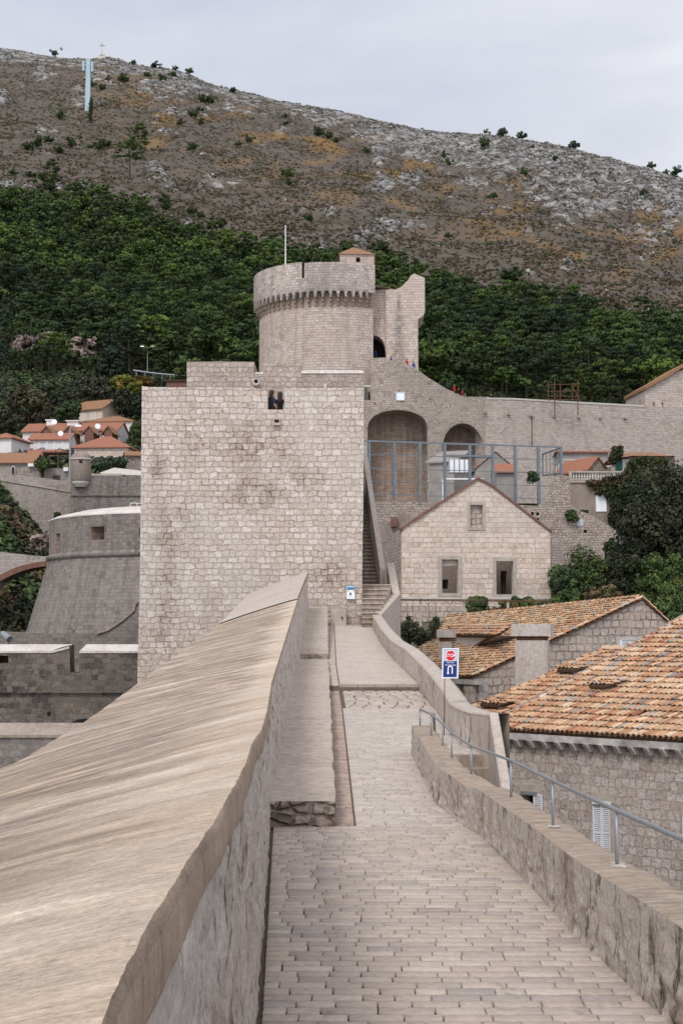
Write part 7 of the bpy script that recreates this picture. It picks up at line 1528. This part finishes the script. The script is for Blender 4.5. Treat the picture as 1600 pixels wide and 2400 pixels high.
for i, (x, y) in enumerate(SB):
    yr = float(interp(x, RIDGE)); D = DR - 3 if y < yr + 6 else Drow(x, y); p = tz_at(x, D)
    s = random.uniform(1.0, 1.9) * (D / 700) ** .6
    o = bpy.data.objects.new('shrub', bushm[i % 5]); COL.objects.link(o); o.location = p; o.scale = (s, s, s * random.uniform(.9, 1.4)); o.rotation_euler = (0, 0, random.uniform(0, 6))
    tag(o, 'dark green shrub standing on the skyline ' + ('left of' if x < 239 else 'right of') + ' the summit cross' if y < yr + 6 else 'dark green shrub on the slope ' + ('below and left of the blue pylon' if x < 207 else 'on the crag right of the cross' if x < 500 and y < 260 else 'around the lone umbrella pine' if x < 400 else 'above the wood, left of the round tower' if x < 640 else 'above the round tower' if x < 900 else 'of the right hand ridge'), 'shrub')
    o['group'] = o['label'].replace('dark green shrub', 'shrubs')
for x, y, s, lb in ((305, 420, 1.9, 'lone umbrella pine with a bare trunk on the open slope'), (328, 375, 1.7, 'round dark pine just right of the lone umbrella pine'), (120, 455, 1.5, 'dark pine standing at the top left edge of the wood')):
    D = Drow(x, y); p = tz_at(x, D); put_tree('pine_tree', pcrown[2 if s > 1.8 else 1], ptrunk[1], p, s, 1, lb, 'tree')
def cypress(seed=0, h=9, r=.8):
    q = np.random.default_rng(seed); cs = [(q.normal() * .15, q.normal() * .15, h * t) for t in np.linspace(.08, .97, 26)]; rr = [r * math.sin(math.pi * min(.97, .12 + .85 * (1 - c[2] / h))) + .15 for c in cs]
    return leafmesh('cypress_crown', *blob_leaves(cs, rr, 40, .22, 1.1, .3, [np.array((.022, .036, .018)) * q.uniform(.8, 1.2) for _ in cs], q))
cy_ = cypress()
for x, y, s, lb in ((213, 283, 1.6, 'slim dark cypress at the foot of the blue pylon'),): put_tree('cypress_tree', cy_, ptrunk[0], tz_at(x, Drow(x, y)), s, 0, lb, 'tree')
# ---------------------------------------------------------------- nearer trees and shrubs
def ellipse_bush(seed, rx, ry, rz, n, nper, leaf, cols, zc_=None, shell=.45, rr=(.28, .5), core=True):
    """clumps spread through an ellipsoid volume, biased to its skin"""
    q = np.random.default_rng(seed); d = q.normal(size=(n, 3)); d /= np.linalg.norm(d, axis=1)[:, None]; r = q.uniform(.45, 1.0, n)[:, None]
    cs = d * r * np.array([rx, ry, rz]); cs[:, 2] += rz * .9; k = cs[:, 2] > -.1; cs = cs[k]
    cc = [np.array(cols[q.integers(len(cols))]) * q.uniform(.6, 1.45) for _ in cs]
    return blob_leaves(cs, q.uniform(*rr, len(cs)) * min(rx, rz), nper, leaf, .8, .45, cc, q, shell)
def plant(name, label, cat, px, ybase, D, wpx, hpx, cols, seed, n=45, nper=60, leaf=.12, group=None, trunk=False, depth=None, z=None):
    p = P(px, ybase, D); rx = wpx / 2 / F * D; rz = hpx / 2 / F * D
    e = thing(name, label, cat, group, p); V, Fc, C = ellipse_bush(seed, rx, depth or rx * .8, rz, n, nper, leaf, cols)
    npmesh('foliage' if not trunk else 'crown', V, Fc, 'foliage', e, col=C)
    b = MB(); 
    for i in range(4): a = 1.5 * i + seed; b.tube([(math.cos(a) * .1, math.sin(a) * .1, -1.5), (math.cos(a) * rx * .25, math.sin(a) * rx * .25, rz * .5), (math.cos(a) * rx * .55, math.sin(a) * rx * .5, rz * 1.2)], [.07 + rz * .03, .05 + rz * .015, .02], 5)
    b.build('stems' if not trunk else 'trunk', 'bark', e); return e
HOLM = [(.028, .035, .018), (.038, .046, .022), (.020, .026, .014), (.050, .050, .026)]
MID = [(.045, .070, .022), (.065, .095, .030), (.035, .055, .020)]
IVY = [(.040, .052, .016), (.060, .062, .020), (.10, .060, .025), (.030, .040, .014)]
YEL = [(.16, .15, .02), (.12, .13, .02), (.20, .14, .03), (.08, .10, .02)]
RED = [(.10, .06, .035), (.07, .065, .03), (.12, .09, .04)]
plant('holm_oak', 'big dark evergreen oak filling the right edge above the shrubs', 'tree', 1570, 1335, 108, 200, 265, HOLM, 1, 130, 150, .13, trunk=True)
plant('holm_oak', 'dark evergreen oak crown behind the ivy covered villa corner', 'tree', 1510, 1340, 113, 130, 240, HOLM, 2, 90, 130, .13, trunk=True)
# ivy hanging over the terrace house wall
def ivy(label, pl, pts, n, cols, leaf=.13, off=.25, seed=0, name='climbing_ivy'):
    q = np.random.default_rng(seed); poly = pxl(pl, pts); us = [p[0] for p in poly]; zs = [p[1] for p in poly]; u = q.uniform(min(us), max(us), n * 3); z = q.uniform(min(zs), max(zs), n * 3)
    jit = (fbm(u * 1.5, z * 1.5, seed, 3) - .5) * 1.4; k = pip(u + jit, z + jit * .7, poly); u, z = u[k][:n], z[k][:n]
    o_ = off + q.uniform(-.05, .35, len(u)) * (fbm(u * .8, z * .8, 3, 2) * 2); cs = np.array([tuple(pl.at(a, b_, c_)) for a, b_, c_ in zip(u, z, o_)])
    cl = fbm(u * .5, z * .5, seed + 2, 3); cc = [np.array(cols[int(min(len(cols) - 1, max(0, (c - .25) * 2 * len(cols))))]) * q.uniform(.6, 1.4) for c in cl]
    o = thing(name, label, 'ivy' if name == 'climbing_ivy' else 'shrub'); V, Fc, C = blob_leaves(cs, q.uniform(.18, .38, len(cs)), 11, leaf, .9, .3, cc, q); npmesh('foliage', V, Fc, 'foliage', o, col=C); return o
ivy('dark green and rusty ivy swallowing the wall right of the white shuttered window', T13, [(1372, 1130), (1425, 1126), (1474, 1100), (1480, 1075), (1530, 1080), (1560, 1075), (1560, 1345), (1480, 1300), (1450, 1250), (1425, 1205), (1420, 1160), (1400, 1145)], 2600, IVY, seed=3)
ivy('ivy tuft on the chimney stub left of the villa roof', T12, [(1422, 1052), (1440, 1050), (1452, 1060), (1444, 1078), (1426, 1085)], 90, IVY, seed=5, off=.6)
ivy('hanging green plant on the pier of the rubble wall', T10, [(1328, 1196), (1345, 1194), (1350, 1215), (1340, 1222), (1330, 1218)], 60, MID, seed=7, off=.2)
ivy('grey green trailing plant on the court wall behind the fence', T10, [(1238, 1108), (1256, 1108), (1256, 1126), (1240, 1128)], 60, MID, seed=8, off=.1)
SHR = [(1318, 1408, 100, 70, 110, MID, 'tall leafy shrub touching the right corner of the ruin'), (1375, 1385, 104, 110, 120, MID, 'wide green shrub below the small barred window'), (1455, 1400, 104, 90, 130, HOLM, 'dark pointed shrub in the middle of the garden right of the ruin'),
       (1545, 1400, 103, 120, 125, MID, 'bushy green shrub under the big dark oak'), (1330, 1425, 96, 60, 60, MID, 'low bright green shrub at the foot of the ruin corner'), (1410, 1415, 96, 100, 55, RED, 'low purplish shrub above the long tiled roof'), (1500, 1440, 94, 70, 60, MID, 'green shrub just above the roof ridge end'),
       (1570, 1490, 92, 110, 150, MID, 'large green bush behind the gable of the tiled house'), (1225, 1432, 90, 80, 46, MID, 'shrub with yellowish leaves under the right ruin window'), (1120, 1430, 90, 55, 48, MID, 'dark shrub growing in front of the left ruin window'), (1180, 1438, 89, 70, 40, RED, 'reddish shrub between the two ruin windows'), (1285, 1436, 91, 60, 44, MID, 'low hedge plant at the lower right corner of the ruin'), (1600, 1420, 98, 70, 90, YEL, 'yellow-green bush at the right edge'),
       (1435, 1330, 112, 40, 85, MID, 'narrow green conical shrub against the rubble slope')]
for i, (x, y, D, w_, h_, c_, lb) in enumerate(SHR): plant('garden_shrub', lb, 'shrub', x, y + 10, D, w_, h_, c_, 20 + i, 46, 100, .10)
# fill under the shrubs so that no bare ground shows
def massfill(name, x0, x1, D0, D1, n, cols, r=(.5, 1.1), nper=24, leaf=.2, zoff=.2, seed=0, y_ok=None):
    q = np.random.default_rng(seed + 50); px = q.uniform(x0, x1, n); d = q.uniform(D0, D1, n); k_ = np.ones(n, bool) if y_ok is None else y_ok(px, d); px, d = px[k_], d[k_]; n = len(px); z = zter(px, d) + zoff
    cs = np.stack([(px - 800) / F * d, d, z], 1); cl = np.clip((fbm(cs[:, 0] / 4, d / 4, seed, 3) - .3) * 2.5, 0, .999); cc = [np.array(cols[int(a * len(cols))]) * q.uniform(.65, 1.35) for a in cl]
    V, Fc, C = blob_leaves(cs, q.uniform(*r, n), nper, leaf, .8, .4, cc, q); o = npmesh(name, V, Fc, 'foliage', col=C); tag(o, kind='stuff'); return o
massfill('garden_undergrowth', 1285, 1660, 88, 121, 1500, MID + HOLM, seed=1)
massfill('slope_undergrowth', -80, 345, 186, 262, 2600, HOLM + MID + [(.09, .085, .035), (.12, .10, .05)], (.9, 1.9), 26, .36, seed=2)
massfill('wood_edge_undergrowth', -80, 345, 262, 282, 1300, HOLM + MID, (1.3, 3.0), 46, .36, seed=6, zoff=1.8)
for i, (x, y, w_, h_) in enumerate(((25, 838, 36, 26), (62, 842, 44, 24), (95, 828, 34, 30), (165, 848, 34, 30), (212, 856, 50, 26), (200, 792, 40, 16), (60, 782, 50, 16), (130, 806, 34, 18))):
    plant('slope_shrub', 'green shrub at the edge of the pale rock faces on the left slope', 'shrub', x, y, 257.5, w_, h_ , MID, 300 + i, 26, 60, .26, group='shrubs round the rock faces')
massfill('ravine_undergrowth', -80, 185, 136, 174, 1500, MID + HOLM + RED, (.6, 1.4), 26, .28, seed=3)
massfill('moat_undergrowth', -80, 180, 96, 128, 900, MID + HOLM + YEL[3:], (.8, 1.6), 26, .26, seed=4, zoff=1.0)
# olive-like thin shrub beside the concrete stair wall
for px_, y_, w_, h_, lb in ((955, 1500, 44, 66, 'thin grey green shrub beside the foot of the concrete stair wall'), (985, 1510, 50, 44, 'low grey green shrub behind the pale coping, left of the tiled roof'), (1018, 1478, 26, 34, 'dark bush in front of the base wall of the ruin')):
    plant('garden_shrub', lb, 'shrub', px_, y_, 80, w_, h_, [(.07, .08, .045), (.09, .10, .06), (.05, .06, .035)], int(px_), 26, 60, .07)
# trees on the left slope
zt0_ = None
put_tree('cypress_tree', cypress(3, 12, 1.25), ptrunk[0], P(12, 880, 236), 1.05, 0, 'tall dark cypress cut by the left edge', 'tree')
put_tree('cypress_tree', cypress(4, 4, .5), ptrunk[0], P(70, 838, 262), 1.0, 0, 'tiny dark cypress in front of the rock face', 'tree')
def fir(seed, h, r):
    q = np.random.default_rng(seed); cs = []; rr = []
    for t in np.linspace(.06, .98, 20):
        w_ = r * (1 - t) ** .8; m_ = max(3, int(w_ * 5))
        for k in range(m_): a = 6.283 * k / m_ + q.random(); d_ = w_ * q.uniform(.35, 1); cs.append((math.cos(a) * d_, math.sin(a) * d_, h * t - .12 * d_)); rr.append(.45 + .35 * (1 - t))
    return leafmesh('fir_crown', *blob_leaves(cs, rr, 22, .3, .35, .4, [np.array((.020, .034, .018)) * q.uniform(.7, 1.5) for _ in cs], q))
put_tree('fir_tree', fir(1, 9.5, 3.6), ptrunk[1], P(262, 905, 250), 1.0, 0, 'broad dark layered fir behind the red roofed houses', 'tree')
put_tree('umbrella_pine', pcrown[2], ptrunk[2], P(128, 888, 240), .85, 1, 'bright green umbrella pine in front of the rock face', 'tree')
put_tree('umbrella_pine', pcrown[5], ptrunk[3], P(98, 905, 238), .72, 2, 'smaller umbrella pine left of the bright one', 'tree')
for i, (x, y, D, w_, h_, c_, lb) in enumerate([(68, 995, 226, 92, 100, [(.05, .045, .03), (.06, .055, .035), (.04, .035, .025)], 'round brownish bush left of the beige house'), (218, 938, 240, 88, 62, [(.045, .045, .03), (.055, .055, .035)], 'round grey-brown bush above the beige house'), (290, 925, 246, 80, 48, YEL, 'yellow-green autumn bush left of the tower corner'), (338, 905, 255, 50, 24, [(.22, .13, .03), (.18, .13, .03)], 'orange autumn bush beside the road'),
      (160, 985, 222, 60, 48, MID, 'green shrub between the beige house and the red roof'), (20, 1015, 218, 70, 70, HOLM, 'dark bush at the left edge above the stone house'), (292, 975, 232, 66, 70, HOLM, 'dark shrub above the balcony house roof'), (322, 1040, 214, 34, 60, MID, 'shrub between the balcony house and the tower'), (262, 1104, 183, 74, 40, [(.05, .075, .045), (.06, .085, .05)], 'rounded blue-green shrub in front of the dark garage'), (100, 1100, 183, 32, 30, MID, 'small shrub beside the pergola'), (135, 1224, 172, 14, 24, MID, 'green caper tuft growing on the far wall')]):
    plant('slope_shrub', lb, 'shrub', x, y, D, w_, h_, c_, 60 + i, 50, 60, .26 if D > 200 else .17)
# bare rock faces among the trees
def rockface(px, py, D, wpx, hpx, label, seed):
    n, m_ = 70, 50; c_ = P(px, py, D); W_, H_ = wpx / F * D, hpx / F * D; V = []
    for i in range(n):
        for k in range(m_): x, z = (i / (n - 1) - .5) * W_, (k / (m_ - 1) - .5) * H_; V.append((c_.x + x, D + z * .6, c_.z + z))
    V = np.array(V); e = 1.0 - 1.9 * np.abs(fbm(V[:, 0] / 1.1 + seed, V[:, 2] / 1.5, seed, 5, .62) - .5) * 2; V[:, 1] -= (e - .5) * 2.6 - 1.5 * np.maximum(np.abs(V[:, 0] - c_.x) / W_ * 2, np.abs(V[:, 2] - c_.z) / H_ * 2) ** 3
    g_ = np.clip(e, 0, 1)[:, None]; g_ = np.clip((g_ - .25) * 1.6, 0, 1); C = np.array([.07, .055, .04]) * (1 - g_) + np.array([.33, .26, .225]) * g_
    Fg = grid_faces(n, m_); cen = V[Fg].mean(1); rr_ = np.hypot((cen[:, 0] - c_.x) / W_ * 2, (cen[:, 2] - c_.z) / H_ * 2) + (fbm(cen[:, 0] / 1.2, cen[:, 2] / 1.2, seed + 3, 3) - .5) * 1.5; Fg = Fg[rr_ < .86]
    o = npmesh('rock_face', V, Fg, 'rock_stone', col=C); tag(o, label, 'rock'); return o
rockface(55, 806, 259.5, 84, 62, 'pale rock face between the left cypress and the umbrella pine', 1); rockface(190, 815, 259.5, 76, 66, 'pale rock face left of the dark layered fir', 2); rockface(108, 792, 260, 50, 38, 'small pale rock patch above the umbrella pine', 3); rockface(90, 1272, 136, 60, 46, 'grey bedrock outcrop left of the round bastion', 4)
# ---------------------------------------------------------------- people
def person_arrays(pose):
    """skinned body evaluated to a mesh; pose gives joint positions for a 1.72 m adult standing at the origin facing -Y"""
    J = dict(pelvis=(0, 0, .95), waist=(0, .01, 1.08), chest=(0, 0, 1.28), neck=(0, .0, 1.46), chin=(0, -.015, 1.53), head=(0, -.01, 1.62), top=(0, 0, 1.69),
             shl=(-.17, 0, 1.40), ell=(-.23, .02, 1.13), wrl=(-.22, -.10, .92), hal=(-.21, -.14, .84), shr=(.17, 0, 1.40), elr=(.23, .02, 1.13), wrr=(.22, -.10, .92), har=(.21, -.14, .84),
             hil=(-.09, 0, .90), knl=(-.10, -.02, .50), anl=(-.10, .02, .09), tol=(-.11, -.13, .03), hir=(.09, 0, .90), knr=(.10, -.02, .50), anr=(.10, .02, .09), tor=(.11, -.13, .03))
    J.update(pose); R = dict(pelvis=.135, waist=.125, chest=.15, neck=.055, chin=.075, head=.095, top=.06, shl=.065, ell=.045, wrl=.03, hal=.035, shr=.065, elr=.045, wrr=.03, har=.035, hil=.085, knl=.06, anl=.04, tol=.035, hir=.085, knr=.06, anr=.04, tor=.035)
    E = [('pelvis', 'waist'), ('waist', 'chest'), ('chest', 'neck'), ('neck', 'chin'), ('chin', 'head'), ('head', 'top'), ('chest', 'shl'), ('shl', 'ell'), ('ell', 'wrl'), ('wrl', 'hal'), ('chest', 'shr'), ('shr', 'elr'), ('elr', 'wrr'), ('wrr', 'har'), ('pelvis', 'hil'), ('hil', 'knl'), ('knl', 'anl'), ('anl', 'tol'), ('pelvis', 'hir'), ('hir', 'knr'), ('knr', 'anr'), ('anr', 'tor')]
    ks = list(J); me = bpy.data.meshes.new('person_rig'); me.from_pydata([J[k] for k in ks], [(ks.index(a), ks.index(c_)) for a, c_ in E], [])
    o = bpy.data.objects.new('person_rig', me); COL.objects.link(o); o.modifiers.new('s', 'SKIN'); sv = me.skin_vertices[0].data
    for i, k in enumerate(ks): sv[i].radius = (R[k], R[k] * (.78 if k in ('chest', 'waist', 'pelvis') else 1)); sv[i].use_root = (k == 'pelvis')
    o.modifiers.new('d', 'SUBSURF').levels = 1; bpy.context.view_layer.update()
    em = bpy.data.meshes.new_from_object(o.evaluated_get(bpy.context.evaluated_depsgraph_get())); bpy.data.objects.remove(o); return em
def up_arm(s): return {'el' + s: ((-.24 if s == 'l' else .24), -.10, 1.22), 'wr' + s: ((-.12 if s == 'l' else .12), -.26, 1.42), 'ha' + s: ((-.08 if s == 'l' else .08), -.27, 1.50)}
rig = [person_arrays({}), person_arrays(up_arm('l')), person_arrays({'knl': (-.10, -.16, .52), 'anl': (-.10, -.12, .09), 'tol': (-.1, -.26, .04), 'knr': (.1, .04, .5), 'anr': (.1, .2, .12), 'tor': (.1, .06, .04)})]
def person(loc, yaw, label, shirt, trousers, hair, sc=1.0, pose=0, long_hair=False, sleeves=.0, group=None):
    e = thing('person', label, 'person', group, loc); e.rotation_euler = (0, 0, yaw); e.scale = (sc, sc, sc)
    me = rig[pose].copy(); me.materials.clear()
    for m_ in ('skin', shirt, trousers, 'cloth_black'): me.materials.append(MATS[m_])
    for p in me.polygons:
        z, x = p.center.z, abs(p.center.x); arm = x > .19 and z < 1.38
        p.material_index = 0 if z > 1.485 else (0 if (arm and (z < 1.16 if sleeves == 0 else z < .9)) else (1 if z > .96 or arm else (3 if z < .1 else 2))); p.use_smooth = True
    o = bpy.data.objects.new('body', me); COL.objects.link(o); o.parent = e
    b = MB(); n = 10
    rings = [(1.50 if not long_hair else 1.30, .088, .045), (1.58, .108, .02), (1.66, .112, .012), (1.72, .085, .01), (1.755, .03, .01)]
    V = [(math.cos(6.283 * k / n) * r, dy + math.sin(6.283 * k / n) * r * (1.0 if math.sin(6.283 * k / n) > 0 else (.45 if z < 1.66 else 1)), z) for z, r, dy in rings for k in range(n)]
    b.add(V, [(i*n + k, i*n + (k+1) % n, (i+1)*n + (k+1) % n, (i+1)*n + k) for i in range(4) for k in range(n)] + [tuple(4*n + k for k in range(n))]); b.build('hair', hair, e, True)
    return e
tzz = tz + .0
man = person((Xof(637, 930, 61.6), 61.6, tzz), 2.2, 'man in dark navy T-shirt with a black backpack standing in the tower gap', 'cloth_navy', 'cloth_grey', 'hair_brown', 1.03)
b = MB(); b.box((0, .19, 1.22), (.30, .17, .46), taper=.8); b.box((0, .28, 1.12), (.22, .06, .24), taper=.8); b.build('backpack', 'cloth_black', man)
person((Xof(656.5, 930, 61.4), 61.4, tzz), 2.9, 'long-haired woman in black standing beside the man in the tower gap', 'cloth_black', 'cloth_black', 'hair_brown', .97, long_hair=True, sleeves=1)
def far(px, ytop, D, label, shirt, tr, pose=0, yaw=0.0, full=1.72, lh=False, sl=1, sc=1.0):
    zt__ = ZP(ytop, D); person((Xof(px, ytop, D), D, zt__ - full * sc), yaw, label, shirt, tr, 'hair_brown', sc, pose, lh, sl, None)
far(865, 918, 201.2, 'person in black leaning at the niche of the fortress wall', 'cloth_black', 'cloth_black', yaw=1.5)
far(880, 821, 210.0, 'pale-haired person in blue standing in the arched gate of the fortress', 'cloth_blue', 'cloth_navy')
far(916, 835, 202.8, 'person in blue bending behind the fortress parapet', 'cloth_blue', 'cloth_navy', pose=2, yaw=1)
far(953, 841, 202.6, 'person in a red jacket behind the fortress parapet', 'cloth_red', 'cloth_navy', pose=1)
far(969, 847, 202.4, 'person in bright blue walking down behind the fortress parapet', 'cloth_blue', 'cloth_blue', pose=2, yaw=.8)
far(1048, 893, 202.5, 'person in navy taking a picture on the sloping wall walk', 'cloth_navy', 'cloth_black', pose=1, yaw=2.5)
far(1064, 901, 202.5, 'person in a bright red coat on the sloping wall walk', 'cloth_red', 'cloth_red', yaw=1)
far(1074, 909, 202.5, 'person in black following the red coat', 'cloth_black', 'cloth_black', yaw=.5)
far(1083, 913, 202.3, 'person in brown red next to the one in black', 'cloth_red', 'cloth_grey', yaw=1.5)
far(1089, 921, 202.1, 'person with grey top at the foot of the sloping walk', 'cloth_grey', 'cloth_navy')
far(1124, 923, 202.0, 'person in grey green looking over the low part of the wall', 'cloth_grey', 'cloth_grey', yaw=3)
far(1150, 923, 202.3, 'person in black looking over the start of the long city wall', 'cloth_black', 'cloth_black')
far(1531, 943, 210.8, 'crouching person in black at the gate tower corner', 'cloth_black', 'cloth_black', yaw=1.2)
far(1550, 939, 211.4, 'standing person in dark navy at the gate tower corner', 'cloth_navy', 'cloth_black')
far(884, 668, 212.5, 'person with red bag on the fortress roof by the turret', 'cloth_red', 'cloth_grey')
far(909.5, 671, 212.4, 'left one of two people in black on the fortress roof', 'cloth_black', 'cloth_black')
far(922, 667, 212.4, 'right one of two people in black on the fortress roof', 'cloth_black', 'cloth_black', yaw=.8)
